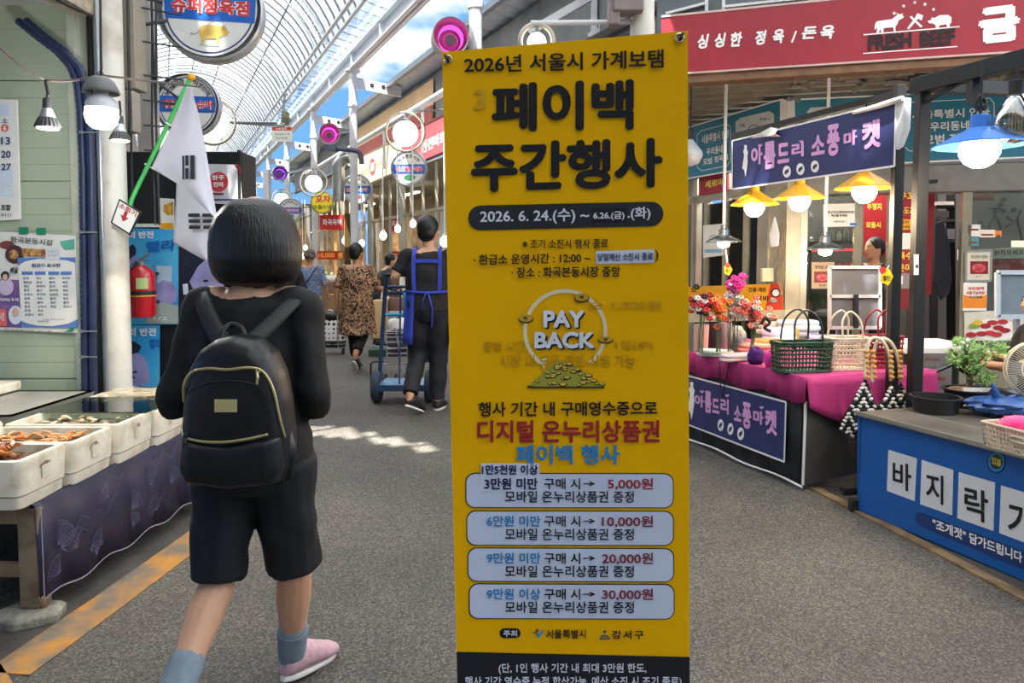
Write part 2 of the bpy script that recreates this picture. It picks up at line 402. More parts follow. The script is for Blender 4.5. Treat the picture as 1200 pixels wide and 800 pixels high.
rb = MB().tube([A(0, l, z) for l, z in arc], .024, 5).build('rib', m_rib, roof, origin=(0, 0, 0))
al = VA0; r_ = rb; n = 0
while al < VA1:
    if n: r_ = rb.copy(); COL.objects.link(r_)
    r_.location = AA*al; al += .46; n += 1
for t in (-.95, -.62, -.3, 0, .3, .735):                     # purlins along the roof
    MB().tube([vpt(VA0, t, -.06), vpt(VA1, t, -.06)], .022, 6).build('purlin', m_rib, roof, origin=(0, 0, 0), smooth=60)
for t, d in ((TE+.02, 0), (TE+.0, .22), (-TE-.02, 0), (-TE, .22)):       # paired eave tubes
    MB().tube([vpt(VA0, t, -.05-d), vpt(VA1, t, -.05-d)], .04, 8).build('eave_tube', m_steel, roof, origin=(0, 0, 0), smooth=60)
m_truss = mat('truss paint', '#d9dcdf', .45)
mb = MB(); T = np.linspace(-TE, TE, 25)
for dr_ in (-.08, -.36): mb.tube([vpt(0, t, dr_) for t in T], .022, 6)
for a_, b_ in zip(T, T[1:]): mb.tube([vpt(0, a_, -.08), vpt(0, (a_+b_)/2, -.36), vpt(0, b_, -.08)], .011, 4)
tr = mb.build('truss', m_truss, roof, origin=(0, 0, 0), smooth=60)
CA = [4.2, 8.76, 15.4, 19.8, 24.4, 28.8, 33.2, 37.6]
for k, al in enumerate(CA + [0.0, -4.4]):
    t_ = tr if k == 0 else tr.copy()
    if k: COL.objects.link(t_)
    t_.location = AA*al
# clear side strips between the eave tubes and the beams
for l0, l1 in ((3.25, 3.66), (-1.66, -1.25)):
    MB().add([A(VA0, l0, VH+.72), A(VA1, l0, VH+.72), A(VA1, l1, VH+.66), A(VA0, l1, VH+.66)], [(0, 1, 2, 3)]).build('clear_sheet', glass('clear sheet', '#e8f4ff'), roof, origin=(0, 0, 0))
def hbeam(l, z0, z1, a0, a1, name='trim'):
    mb = MB(); c = (z0+z1)/2
    mb.beam(A(a0, l, z0+.012), A(a1, l, z0+.012), .2, .024); mb.beam(A(a0, l, z1-.012), A(a1, l, z1-.012), .2, .024); mb.beam(A(a0, l, c), A(a1, l, c), .02, z1-z0)
    al = a0
    while al < a1: mb.beam(A(al, l-.09, c), A(al, l+.09, c), .02, z1-z0-.04); al += 2.2
    return mb
hb = hbeam(3.7, 5.36, 5.70, VA0, VA1).build('trim_9', m_steel, kind='structure', origin=(0, 0, 0))
MB().tube([A(a_, 3.79, 5.40+.02*math.sin(a_*2.1)) for a_ in np.linspace(-2, 40, 60)], .018, 5).build('cable', m_dark, hb, smooth=60)
hbeam(-1.7, 5.36, 5.70, VA0, VA1).build('trim_10', m_steel, kind='structure', origin=(0, 0, 0))
for k, al in enumerate(CA[1:]):                             # round columns with arms to the facade
    c = MB().lathe([(.085, 0), (.085, 5.36)], A(al, 3.7), 16).build('arcade_column', m_steel, smooth=60, label=None)
    tag(c, None, None, None, 'structure')
    mb = MB()
    mb.beam(A(al, 3.7, 5.12), A(al, 4.75, 5.02), .06, .22); mb.lathe([(.1, 5.30), (.16, 5.34), (.16, 5.37)], A(al, 3.7), 12); mb.lathe([(.1, 4.6), (.105, 4.62), (.105, 4.68), (.1, 4.7)], A(al, 3.7), 12)
    mb.build('arm', m_steel, c)
    mb = MB()
    for q in (4.1, 4.35): mb.lathe([(.045, 0), (.045, .005)], A(al-.033, q, 5.09-.03*(q-4.1)), 10, axis=-AA)
    mb.build('arm_hole', m_dark, c)
for k, al in enumerate(CA):
    if k > 1:
        c = MB().lathe([(.085, 0), (.085, 5.36)], A(al, -1.7), 12).build('arcade_column', m_steel, smooth=60, kind='structure')
# corrugated canopy and gutter above the right-hand shops
m_corr = mat('corrugated sheet', '#a9adb0', .45, .3, var=.15)
n = 90; vs = []; fs = []
for i in range(n*2):
    al = 3.0 + 32*i/(n*2-1); zz = .03*(1 if i % 2 else -1)
    vs += [A(al, 4.45, 5.2+zz), A(al, 5.7, 4.95+zz)]
for i in range(n*2-1): fs.append((2*i, 2*i+1, 2*i+3, 2*i+2))
cn = MB().add(vs, fs).build('trim_11', m_corr, kind='structure', origin=(0, 0, 0))
for l, z in ((4.45, 5.12), (5.05, 5.0), (5.6, 4.88)): MB().beam(A(3, l, z), A(35, l, z), .09, .1).build('rail', m_galv, cn, origin=(0, 0, 0))
# ---------------- shops along the right of the arcade
m_cream = mat('cream fascia', '#d8cfae', .5, var=.06)
m_rose = mat('faded red fascia', '#b5525a', .5, var=.08)
m_int = mat('shop back wall', '#9a8f7c', .7, var=.3, nscale=3)
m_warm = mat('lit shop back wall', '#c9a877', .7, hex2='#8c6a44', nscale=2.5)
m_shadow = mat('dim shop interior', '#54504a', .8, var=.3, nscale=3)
FL = 4.6
pf = wall_plane(A(10, FL), A(20, FL))
wr = MB(); wr.add([A(8, 6.9, 0), A(26.5, 6.9, 0), A(26.5, 6.9, 4.2), A(8, 6.9, 4.2)], [(0, 1, 2, 3)]); wr.build('wall_right', m_int, kind='structure')
up = MB(); up.add([A(6, FL+.25, 4.0), A(30, FL+.25, 4.0), A(30, FL+.25, 5.0), A(6, FL+.25, 5.0)], [(0, 1, 2, 3)]); up.build('wall_upper', mat('grey upper wall', '#7d7f80', .7, var=.3, nscale=2), kind='structure')
MB().add([A(13.5, FL+.21, 4.0), A(19.5, FL+.21, 4.0), A(19.5, FL+.21, 4.9), A(13.5, FL+.21, 4.9)], [(0, 1, 2, 3)]).build('trim_16', mat('sunlit beige upper wall', '#e0bd90', .7, var=.1, nscale=2), kind='structure')  # beige wall piece with the orange of sunlight put into its colour
MB().add([A(13.5, FL+.19, 4.05), A(19.5, FL+.19, 4.05), A(19.5, FL+.19, 4.4), A(13.5, FL+.19, 4.4)], [(0, 1, 2, 3)]).build('trim_15', mat('red upper band', '#a8473c', .6), kind='structure')
# corrugated lean-to above the fascias with sunlit patches
MB().add([A(6, FL+.02, 4.02), A(30, FL+.02, 4.02), A(30, FL+1.8, 4.3), A(6, FL+1.8, 4.3)], [(0, 1, 2, 3)]).build('ceiling_right', m_corr, kind='structure')
for al in (7.5, 9.9, 12.4, 15.2, 17.9, 21.0, 24.0, 26.4):    # piers between the shops
    MB().lohi((-.06, -.06, 0), (.06, .06, 3.3)).build('pier', m_alu, kind='structure', origin=(0, 0, 0)).location = A(al, FL+.1)
MB().add([A(8, FL+.1, 3.28), A(26.5, FL+.1, 3.28), A(26.5, 6.9, 3.2), A(8, 6.9, 3.2)], [(0, 1, 2, 3)]).build('ceiling_shops', mat('shop ceiling', '#8d8a80', .7, var=.2), kind='structure')
# ---------------- facade across the bend at the far end, and left-hand shops
EA = 27.0
pe = wall_plane(A(EA, -2), A(EA, 6))
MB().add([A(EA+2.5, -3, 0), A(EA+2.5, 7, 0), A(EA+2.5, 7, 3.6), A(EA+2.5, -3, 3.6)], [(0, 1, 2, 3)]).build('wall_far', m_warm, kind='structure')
MB().add([A(EA-.3, 1.6, 3.4), A(EA-.3, 7, 3.4), A(EA+2.5, 7, 3.3), A(EA+2.5, 1.6, 3.3)], [(0, 1, 2, 3)]).build('ceiling_far', mat('far ceiling', '#8a7d68', .7), kind='structure')
MB().lohi((-.1, -.1, 0), (.1, .1, 4.4)).build('pier', m_steel, kind='structure', origin=(0, 0, 0)).location = A(EA-1.5, 3.2)
MB().lohi((-.14, -.14, 0), (.14, .14, 3.4)).build('pier', m_white, kind='structure', origin=(0, 0, 0)).location = A(EA-.2, 2.3)
wlft = MB(); wlft.add([A(5.9, -.35, 0), A(34, -.35, 0), A(34, -.35, 3.4), A(5.9, -.35, 3.4)], [(0, 1, 2, 3)]); wlft.build('wall_left', mat('left shop wall', '#8d867a', .7, var=.25, nscale=2), kind='structure')
mb = MB(); mb.M = Matrix(((AR.x, AA.x, 0, 0), (AR.y, AA.y, 0, 0), (0, 0, 1, 0), (0, 0, 0, 1)))
mb.lohi((-8, 8.5, 0), (-2.1, 44, 9.6)).lohi((-8, -9, 4.4), (-2.3, 8.4, 10.8)); mb.build('wall_left_sunblock', mat('left sunblock render', '#8a8b8c', .8, var=.15), kind='structure')  # tall blocks added on the left to keep sun out of the eave strip
vs = [A(-10+17.6*i/90, 3.75+7.25*j/56, 5.62-.22*j/56) for i in range(91) for j in range(57)]
fs = [(i*57+j, i*57+j+1, i*57+j+58, i*57+j+57) for i in range(90) for j in range(56) if not is_open((vs[i*57+j]+vs[i*57+j+58])/2)]
mb = MB(); mb.add(vs, fs); mb.build('ceiling_sunshade', m_skin, kind='structure')  # unseen side roof added to keep direct sun off the right-hand shop
# ---------------- wall between the butcher and the arcade shops, blue shutter wall above
m_blue_sh = mat('blue ribbed sheet', '#7da3d2', .5, var=.08)
q0, q1 = Vector((2.0, 9.5, 0)), A(8, 6.9)
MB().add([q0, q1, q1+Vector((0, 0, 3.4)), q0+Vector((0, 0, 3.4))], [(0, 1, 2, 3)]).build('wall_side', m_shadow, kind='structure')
pb = front(12.5); mb = MB()
for i in range(14):
    xa = W(610+i*6.5, 20, 12.5).x
    mb.lohi((xa, 12.48-.05*(i % 2), 3.3), (xa+.095, 12.55, 7))
mb.build('wall_blue', m_blue_sh, kind='structure')
mb = MB()
for i in range(8):
    a_ = W(688+i*12, 30, 10.5).x; mb.lohi((a_, 10.5, 3.0), (a_+.16, 10.55+.03*(i % 2), 7))
mb.build('wall_grey', mat('grey upper storey', '#6e7478', .6, var=.2), kind='structure')
for p, q in (((620, 38), (700, -8)), ((700, 30), (790, -12)), ((690, 44), (820, -22)), ((696, 50), (696, 0))):
    MB().beam(W(*p, 9.0), W(*q, 9.0), .07, .09).build('strut', m_steel, kind='structure')
# white column behind the banner's right corner, with hanging brackets
xc = W(753, 20, 5.5)
c = MB().lathe([(.087, 0), (.087, 2.0), (.092, 3.1), (.092, 3.14), (.087, 3.16), (.087, 4.8)], (xc.x, 5.5, 0), 20).build('column', m_pole, kind='structure', smooth=50)
MB().tube([W(740, 26, 5.5), W(622, 27, 5.5)], .02, 8).build('bracket', m_steel, c, smooth=60)
pp = W(735, 5, 5.42); MB().box(pp, (.22, .16, .14)).box(pp+Vector((-.1, 0, -.06)), (.08, .12, .2)).build('loudspeaker', mat('brown plastic', '#7e7170', .5), c, bevel=.01)
# ================================================================== BUTCHER'S SHOP ON THE RIGHT
C = Vector((2.83, 7.5, 0)); E1 = Vector((.313, -.95, 0)); E2 = Vector((.95, .313, 0))
DF = Vector((.9626, -.2708, 0)); DS = Vector((-.388, .9217, 0)).normalized()
ps, pf_ = wall_plane(C, C+DS), wall_plane(C, C+DF)
def vbar(mb, surf, px, z0, z1, w, dep=.06, lift=0):
    p = surf.hit(px, 303, lift); d = Vector((-surf.n.y, surf.n.x, 0)); p.z = (z0+z1)/2
    mb.box(p - surf.n*dep/2, (w, dep, z1-z0), Matrix((tuple((d.x, surf.n.x, 0)), tuple((d.y, surf.n.y, 0)), (0, 0, 1)))); return mb
m_teal = mat('teal sign sheet', '#2a7892', .45, var=.05)
m_wtxt = mat('white print', '#f2f2f0', .5, var=.02); m_ktxt = mat('black print', '#121214', .7, var=.02)
m_red = mat('red sign sheet', '#9b1f30', .45, var=.08); m_ytxt = mat('yellow print', '#e6cf4e', .5, var=.03)
m_alu2 = mat('worn beige aluminium', '#aca595', .4, .45, var=.2, nscale=4)
m_paper = mat('paper', '#e6e4dc', .7, var=.04)
m_bluetxt = mat('blue print', '#2a63c0', .5, var=.03)
# side and front walls, pier, header
mb = MB()
for px in (811, 815, 826, 848, 872): vbar(mb, ps, px, 0, 2.42, .055 if px != 815 else .03, .08)
shop = mb.build('wall_shop_side', m_alu2, kind='structure')
mb = MB(); vbar(mb, ps, 903, 0, 2.9, .42, .1); vbar(mb, pf_, 933, 0, 2.9, .20, .1); mb.build('pier', m_alu2, kind='structure')
mb = MB(); vbar(mb, ps, 897, 0, 2.4, .05, .14, .02); vbar(mb, pf_, 942, 0, 2.4, .06, .14, .02); mb.build('pier', m_alu, kind='structure')
mb = MB(); vbar(mb, pf_, 1005, 0, 2.2, .075, .09, .01); vbar(mb, pf_, 1132, 0, 2.2, .08, .1, .01); vbar(mb, pf_, 1043, 0, 2.2, .05, .08)
board(pf_, [(942, 428), (1000, 430), (1000, 460), (942, 460)], m_alu, mb=mb, thick=.05); board(pf_, [(1135, 410), (1270, 408), (1270, 470), (1135, 470)], m_alu, mb=mb, thick=.05)
fr = mb.build('wall_shop_front', mat('polished frame', '#c2b9a2', .22, .85, var=.1), kind='structure')
mb = MB(); board(pf_, [(944, 197), (1290, 186), (1290, 222), (944, 228)], m_galv, mb=mb, thick=.25, lift=.03); hd = mb.build('trim_12', mat('brushed steel header', '#97928a', .3, .8, var=.15), kind='structure', bevel=.01)
mb = MB(); board(pf_, [(1005, 189), (1100, 185), (1100, 190), (1005, 194)], m_red, mb=mb, thick=.02, lift=.06); mb.build('strip', m_red, hd)
mb = MB(); board(pf_, [(1087, 211), (1099, 210), (1099, 214), (1087, 215)], m_dark, mb=mb, thick=.02, lift=.05); mb.build('handle', m_dark, hd)
mb = MB(); board(ps, [(800, 232), (895, 214), (895, 224), (800, 241)], m_alu2, mb=mb, thick=.06); mb.build('trim_13', m_alu2, kind='structure')
# floor inside, back walls, ceiling
mb = MB(); i0, i1 = C + E2*.1 + Vector((0, .1, .02)), C
mb.add([C-DS*0, C+DF*5, C+DF*5+Vector((.9, 3.2, 0)), C+DS*2.2+Vector((.8, 2, 0)), C+DS*2.2], [(0, 1, 2, 3, 4)]); [None]
mb.v = [(x, y, .015) for x, y, z in mb.v]; mb.build('floor_shop', mat('shop floor tiles', '#6b655c', .5, var=.2), kind='structure')
m_pinkwall = mat('pale interior wall', '#5f5553', .6, var=.15, nscale=2)
pin = Plane(C + Vector((.27, .9626, 0))*1.5, (-.2708, -.9626, 0))
mb = MB(); board(pin, [(845, 150), (1380, 120), (1380, 460), (845, 460)], m_pinkwall, mb=mb, thick=.05); mb.build('wall_shop_back', m_pinkwall, kind='structure')
mb = MB(); a_ = ps.hit(806, 303); a_.z = 0; v = Vector((1.0, .45, 0))
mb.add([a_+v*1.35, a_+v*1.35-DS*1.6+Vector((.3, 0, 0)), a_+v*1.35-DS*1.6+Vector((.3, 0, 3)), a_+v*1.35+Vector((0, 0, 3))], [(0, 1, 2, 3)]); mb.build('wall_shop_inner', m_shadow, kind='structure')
# awning: soffit of battens from the red fascia back to the walls
S0 = Vector((1.52, 6.45, 0)); pfas = wall_plane(S0, S0+DF); NF = Vector((.2708, .9626, 0))
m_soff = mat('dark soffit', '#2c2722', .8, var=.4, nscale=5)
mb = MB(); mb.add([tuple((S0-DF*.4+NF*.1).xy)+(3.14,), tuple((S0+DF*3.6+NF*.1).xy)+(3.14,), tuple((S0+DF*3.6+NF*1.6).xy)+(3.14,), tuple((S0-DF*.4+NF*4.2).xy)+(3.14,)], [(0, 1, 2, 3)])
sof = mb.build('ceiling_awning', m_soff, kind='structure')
m_batt = mat('pale batten', '#8b8578', .6, var=.25, nscale=7)
for k in range(13):
    o = NF*(.28+.28*k); L1 = 2.0 if k < 5 else 1.15-.03*k
    MB().beam(S0-DF*.35+o+Vector((0, 0, 3.10)), S0+DF*(L1)+o+Vector((0, 0, 3.10)), .07, .05).build('batten', m_batt, sof)
mb = MB()
for k in range(26):
    p = S0+DF*(.9+R.random()*2.4)+NF*(.15+R.random()*1.0); d = DF*(R.random()*.5-.25)+NF*(R.random()*.4-.2); zz = 2.96+R.random()*.12
    mb.tube([Vector((p.x, p.y, zz)), Vector((p.x, p.y, zz))+d*.6+Vector((0, 0, .03)), Vector((p.x, p.y, zz+.02))+d*1.3], .012+R.random()*.018, 6)
mb.build('pipework', m_batt, sof, smooth=60, kind='stuff')
# fascia
fas = empty('shop_fascia', S0+Vector((1.6, -.45, 3.0)), 'long red shop fascia with white brush lettering and cow and pig picture, top right', 'shop sign')
fq = [(775, 19.5), (1290, -32), (1290, 54.5), (775, 88)]
board(pfas, fq, m_red, fas, 'sign_panel', .22)
m_fedge = mat('pale sign edging', '#cbb3ac', .5)
mb = MB(); board(pfas, [(775, 18), (1290, -34), (1290, -31), (775, 20.5)], None, mb=mb, thick=.23, lift=.006); board(pfas, [(775, 86.5), (1290, 53), (1290, 55), (775, 88.5)], None, mb=mb, thick=.23, lift=.006); mb.build('edging', m_fedge, fas)
mb = MB(); board(pfas, [(775, 90), (1290, 58), (1290, 66), (775, 99)], None, mb=mb, thick=.15, lift=-.02); mb.build('rail', mat('brown timber rail', '#7d5f47', .7, var=.25, nscale=12), fas)
def chars(surf, items, m, parent, bold=.03, lift=.006, res=4, name='lettering', shear=0):
    for ch, q in items: o = text(surf, ch, q, m, parent, bold, lift, res, name=name, shear=shear)
    return o
chars(pfas, [(c_, rect(x, y, x+13.5, y+17, -1)) for c_, x, y in (('싱', 817.5, 40.5), ('싱', 837.5, 39), ('한', 856.5, 38), ('정', 885, 36), ('육', 905.5, 34.5))] + [('/', rect(927, 36, 934, 50)), ('돈', rect(939.5, 31.5, 957, 46, -1)), ('육', rect(961, 30, 978, 46, -1))], m_wtxt, fas, .045, shear=.2)
chars(pfas, [('금', [(1146, 10), (1195, 4), (1196, 47), (1147, 52)])], m_wtxt, fas, .075)
chars(pfas, [('FRESH', [(1017, 41.5), (1068.5, 37.2), (1068.5, 56), (1017, 60.5)]), ('BEEF', [(1078, 37), (1119.5, 33), (1119.5, 52), (1078, 55.5)])], mat('dark grey print', '#2a161b', .7), fas, .06)
mb = MB()
poly_on(mb, pfas, [(1012, 40), (1124.5, 30.5), (1124.5, 31.8), (1012, 41.5)], .006); poly_on(mb, pfas, [(1011.5, 62), (1122, 53.8), (1122, 55), (1011.5, 63.2)], .006)
def poly_tr(pts, ox, oy, s, sh=0): return [(ox+x*s, oy+y*s+x*s*sh) for x, y in pts]
cow = [(0, 4), (2, 2), (20, 1), (24, -2), (26, -3), (25, -6), (28, -4), (31, -4), (33, -5), (32, -3), (34, 0), (31, 2), (28, 3), (26, 8), (24, 10), (24, 17), (22, 17), (21, 11), (10, 11), (9, 17), (7, 17), (6, 12), (3, 17), (1, 17), (2, 10), (-1, 12), (-1, 7)]
pig = [(0, 6), (4, 5), (5, 2), (8, 3), (14, 0), (24, 0), (28, 3), (28, 9), (26, 11), (26, 15), (23, 15), (22, 11), (14, 12), (13, 15), (10, 15), (9, 11), (5, 9), (2, 9)]
def fan_poly(mb, surf, pts, lift):       # a concave outline, filled by the tessellator
    from mathutils.geometry import tessellate_polygon
    vs = [surf.hit(x, y, lift) for x, y in pts]; tr_ = tessellate_polygon([[Vector((x, y, 0)) for x, y in pts]]); mb.add(vs, [tuple(t) for t in tr_])
fan_poly(mb, pfas, poly_tr(cow, 1026, 23, .98, -.09), .006); fan_poly(mb, pfas, poly_tr(pig, 1087, 18.5, 1.0, -.05), .006)
poly_on(mb, pfas, [(1063, 33), (1065, 34.5), (1076, 22), (1080, 24), (1082, 18), (1075, 15.5), (1072, 21)][::1], .006)
poly_on(mb, pfas, [(1066, 20), (1068, 18.5), (1081, 30.5), (1079, 32.5)], .006)
for x, y in ((1048, 15.5), (1059, 7), (1072, 3), (1084, 5), (1094, 11)):
    fan_poly(mb, pfas, [(x+(2.6 if k % 2 == 0 else 1.1)*math.sin(k*PI/5), y-(2.6 if k % 2 == 0 else 1.1)*math.cos(k*PI/5)) for k in range(10)], .006)
mb.build('picture', m_wtxt, fas)
# windows and frames of the storey above the fascia
pup = Plane(S0+NF*.8, NF*-1); mb = MB(); board(pup, [(770, -60), (1330, -110), (1330, 40), (770, 40)], None, mb=mb, thick=.1); uw = mb.build('wall_upper_right', mat('upper window wall', '#5b666b', .35, var=.35, nscale=2), kind='structure')
mb = MB()
for x in (826, 846, 948, 1060): board(pup, [(x, -40), (x+4, -40), (x+4, 22), (x, 22)], None, mb=mb, thick=.05, lift=.04)
board(pup, [(848, 6), (960, -6), (960, -3), (848, 9)], None, mb=mb, thick=.05, lift=.05); board(pup, [(780, 14), (826, 2), (826, 5), (780, 17)], None, mb=mb, thick=.05, lift=.05)
mb.build('window_frame', m_white, uw)
# teal signs round the corner
def octo(x0, y0, x1, y1, sl, sr, c=7):  # box with notched corners on a slanting band: left/right top & bottom given
    return [(x0+c, y0), (x1-c, y0+sl), (x1, y0+sl+c), (x1, y1+sr-c), (x1-c, y1+sr), (x0+c, y1), (x0, y1-c), (x0, y0+c)]
def outline(mb, surf, pts, w, lift):
    P = [surf.hit(x, y, lift) for x, y in pts]
    for a, b in zip(P, P[1:]+P[:1]): mb.beam(a, b, w, .002, up=surf.n)
ts = empty('shop_sign', C+Vector((0, 0, 2.4)), 'teal wraparound shop sign with white lettering above the butcher windows', 'shop sign')
board(ps, [(795, 153), (917, 116), (917, 190), (795, 211)], m_teal, ts, 'side_panel', .12, .10)
board(pf_, [(925, 117), (1290, 100), (1290, 180), (925, 197)], m_teal, ts, 'front_panel', .12, .10)
mb = MB(); board(ps, [(914, 116), (924, 117), (924, 197), (914, 191)], None, mb=mb, thick=.14, lift=.11); mb.build('corner_post', m_white, ts)
mb = MB()
for s_, q in ((ps, [(795, 153), (917, 116), (917, 190), (795, 211)]), (pf_, [(925, 117), (1290, 100), (1290, 180), (925, 197)])): outline(mb, s_, q, .014, .10)
outline(mb, ps, [(822, 153), (852, 145), (856, 149), (856, 189), (852, 194), (822, 200), (817, 196), (817, 158)], .006, .102)
outline(mb, pf_, [(1066, 120), (1160, 115), (1165, 121), (1165, 170), (1160, 175), (1066, 177), (1060, 172), (1060, 125)], .006, .102)
mb.build('border', m_wtxt, ts)
mb = MB(); poly_on(mb, ps, [(868, 138), (902, 130), (907, 134), (907, 168), (862, 180), (862, 143)], .103)
poly_on(mb, pf_, [(950, 126), (1050, 121), (1054, 128), (1054, 165), (946, 170), (946, 131)], .103); mb.build('white_plate', mat('sign white plate', '#c9cfd0', .5), ts)
chars(ps, [('서울특별시 인정', [(822, 159), (854, 151), (854, 161), (822, 169)]), ('우리동네', [(828, 174), (847, 169.5), (847, 179), (828, 182)]), ('모범 정육점', [(824, 186), (853, 180), (853, 187), (824, 194)])], m_wtxt, ts, .02, .103, 3)
chars(pf_, [('서울특별시 인증', [(1069, 130), (1160, 125), (1160, 136), (1069, 140)]), ('우리동네', [(1090, 143), (1136, 141), (1136, 152), (1090, 154)]), ('모범 정육점', [(1082, 158), (1150, 155), (1150, 167), (1082, 170)])], m_wtxt, ts, .02, .103, 3)
mb = MB(); disc_on(mb, ps, 884, 154, 8, 8, .104, 20, rin=.88); disc_on(mb, ps, 884, 156, 3.4, 4.4, .104, 12); disc_on(mb, pf_, 1000, 146, 15, 14, .104, 24, rin=.9)
text(pf_, '우리동네 정육점', rect(960, 132, 985, 136), None, None, .01, .104, mb=mb); text(ps, '서울', rect(866, 145, 873, 149), None, None, .01, .104, mb=mb); text(ps, '특별시', rect(890, 138, 902, 141), None, None, .01, .104, mb=mb)
mb.build('emblem', m_ktxt, ts)
# red board with yellow letters over the left door
rs = empty('shop_sign', ps.hit(836, 225), 'small red board with yellow letters over the side door, behind white pole', 'sign')
board(ps, [(819, 207), (852, 202), (852, 223), (819, 229)], m_red, rs, 'sign_panel', .03, .02); chars(ps, [('세로마', [(826, 212), (848, 208), (848, 217), (826, 221)])], m_ytxt, rs, .03, .025, 3)
# glazing of the shop
gl = glass('shop glass', '#dfe9e4')
for k, (s_, q) in enumerate(((ps, [(828, 240), (847, 237), (847, 440), (828, 450)]), (ps, [(850, 236), (871, 232), (871, 430), (850, 440)]), (ps, [(874, 232), (896, 228), (896, 425), (874, 430)]), (pf_, [(945, 228), (1001, 226), (1001, 428), (945, 430)]), (pf_, [(1137, 222), (1270, 220), (1270, 408), (1137, 410)]))):
    board(s_, q, gl, None, 'window_%d' % (k+1), .006, -.03, kind='structure')
# ---- inside the butcher's
def thing1(name, label, cat, group=None, mb=None, m=None, **k):
    return mb.build(name, m, None, label=label, cat=cat, group=group, **k)
m_redglow = mat('red cabinet light', '#ff2030', .5, emit=2.2); m_meat = mat('meat', '#b02030', .45, hex2='#d87070', nscale=14)
pc = Plane(pf_.p + NF*.5, NF*-1)
cab = empty('meat_cabinet', Vector((pc.hit(972, 303).x, pc.hit(972, 303).y, 0)), 'red lit glass meat cabinet behind the window right of the corner pier', 'cabinet')
mb = MB(); board(pc, [(950, 330), (1003, 330), (1003, 440), (950, 440)], None, mb=mb, thick=.5); board(pc, [(950, 283), (1003, 281), (1003, 285), (950, 287)], None, mb=mb, thick=.5); board(pc, [(948, 283), (951, 283), (951, 440), (948, 440)], None, mb=mb, thick=.5); mb.build('case', mat('cabinet shell', '#3a3432', .5), cab)
mb = MB()
for y in (292, 318): board(pc, [(952, y), (1002, y-1), (1002, y+1.6), (952, y+2.6)], None, mb=mb, thick=.02, lift=-.02)
mb.build('light_strip', m_redglow, cab)
for k in range(7):
    p = pc.hit(955+k*7, 309+R.random()*4, -.12); mb = MB(); mb.ell(p, (.035, .04, .022+R.random()*.02), 8, 5); mb.build('meat_cut', m_meat, cab, smooth=180)
pc2 = Plane(ps.p - ps.n*.45, ps.n)
cab2 = empty('meat_cabinet', Vector((pc2.hit(884, 303).x, pc2.hit(884, 303).y, 0)), 'red lit meat cabinet behind the side glass, left of the corner pier', 'cabinet')
mb = MB(); board(pc2, [(872, 328), (905, 324), (905, 440), (872, 440)], None, mb=mb, thick=.4); board(pc2, [(872, 290), (905, 287), (905, 292), (872, 295)], None, mb=mb, thick=.4); mb.build('case', MATS['cabinet shell'], cab2)
mb = MB()
for y in (296, 321): board(pc2, [(873, y), (904, y-2), (904, y+.5), (873, y+2.5)], None, mb=mb, thick=.02)
mb.build('light_strip', m_redglow, cab2)
for k in range(4):
    mb = MB(); mb.ell(pc2.hit(877+k*7, 310+R.random()*4, -.1), (.05, .05, .04+R.random()*.03), 8, 5); mb.build('meat_cut', m_meat, cab2, smooth=180)
# shelf goods seen through the glass
SH = []
for k, (x, y, w, h, hx) in enumerate(((879, 289, 4, 13, '#e6d6d2'), (890, 288, 8, 25, '#7fb52c'), (886, 289, 3, 9, '#b58a50'), (951, 284, 5, 7, '#c9c9c2'), (958, 284, 4, 12, '#6d6a62'), (966, 283, 6, 10, '#93908a'), (975, 283, 5, 14, '#83766a'), (983, 283, 5, 12, '#a8a29a'), (992, 282, 6, 15, '#6f6a68'))):
    s_ = pc2 if x < 900 else pc; p = s_.hit(x, y, -.15); sc = p.y/850; mb = MB()
    mb.lathe([(w*sc*.5, 0), (w*sc*.5, h*sc*.7), (w*sc*.25, h*sc*.85), (w*sc*.25, h*sc)], p, 10)
    mb.build('bottle', mat('bottle '+hx, hx, .3), smooth=40, label={879: 'pale narrow bottle on the side cabinet', 890: 'tall lime green bottle on the side cabinet', 886: 'small tan jar between pale and green bottle', 951: 'small white cup on the front cabinet, leftmost', 958: 'dark grey tin beside the white cup', 966: 'light grey tin in the middle of the front cabinet', 975: 'brownish bottle right of middle on the front cabinet', 983: 'light stone bottle second from right on the front cabinet', 992: 'dark tall bottle at the right end of the front cabinet'}[x], cat='bottle', group='bottles on the cabinets')
def sheet(surf, q, m, label, cat, name='poster', lift=.01, texts=(), thick=.004, fills=(), group=None, parts=()):
    c_ = surf.hit(*bil(q, .5, 1), lift); e = empty(name, c_, label, cat, group)
    board(surf, q, m, e, 'sheet', thick, lift)
    by = {}
    for i_, (qq, mm) in enumerate(fills):
        mb = MB(); l_ = lift+.001+.0008*i_
        if isinstance(qq, tuple) and qq[0] == 'disc': disc_on(mb, surf, *qq[1:5], l_, 20)
        elif isinstance(qq, tuple) and qq[0] == 'poly': fan_poly(mb, surf, qq[1], l_)
        else: quad_on(mb, surf, qq, l_)
        mb.build('print', mm, e)
    for s_, qq, mm, b_ in texts: text(surf, s_, qq, mm, e, b_, lift+.002+.0008*len(fills), 3)
    return e
m_maroon = mat('maroon print', '#7c1a24', .5); m_orange = mat('orange print', '#e8892b', .5); m_oyel = mat('amber sheet', '#eda51e', .5, var=.03)
sheet(ps, [(824, 264), (847, 262), (848, 299), (824, 302)], m_paper, 'white notice with a face emblem on the side door glass', 'notice', lift=.02, fills=[(('disc', 836, 280, 5, 5), mat('grey print', '#8d9192', .5)), (('disc', 836, 280, 4, 4), m_paper), (rect(826, 292, 846, 296), mat('pale blue print', '#8fb0d8', .5))], texts=[('시', rect(833, 277, 839, 283), m_ktxt, .03)])
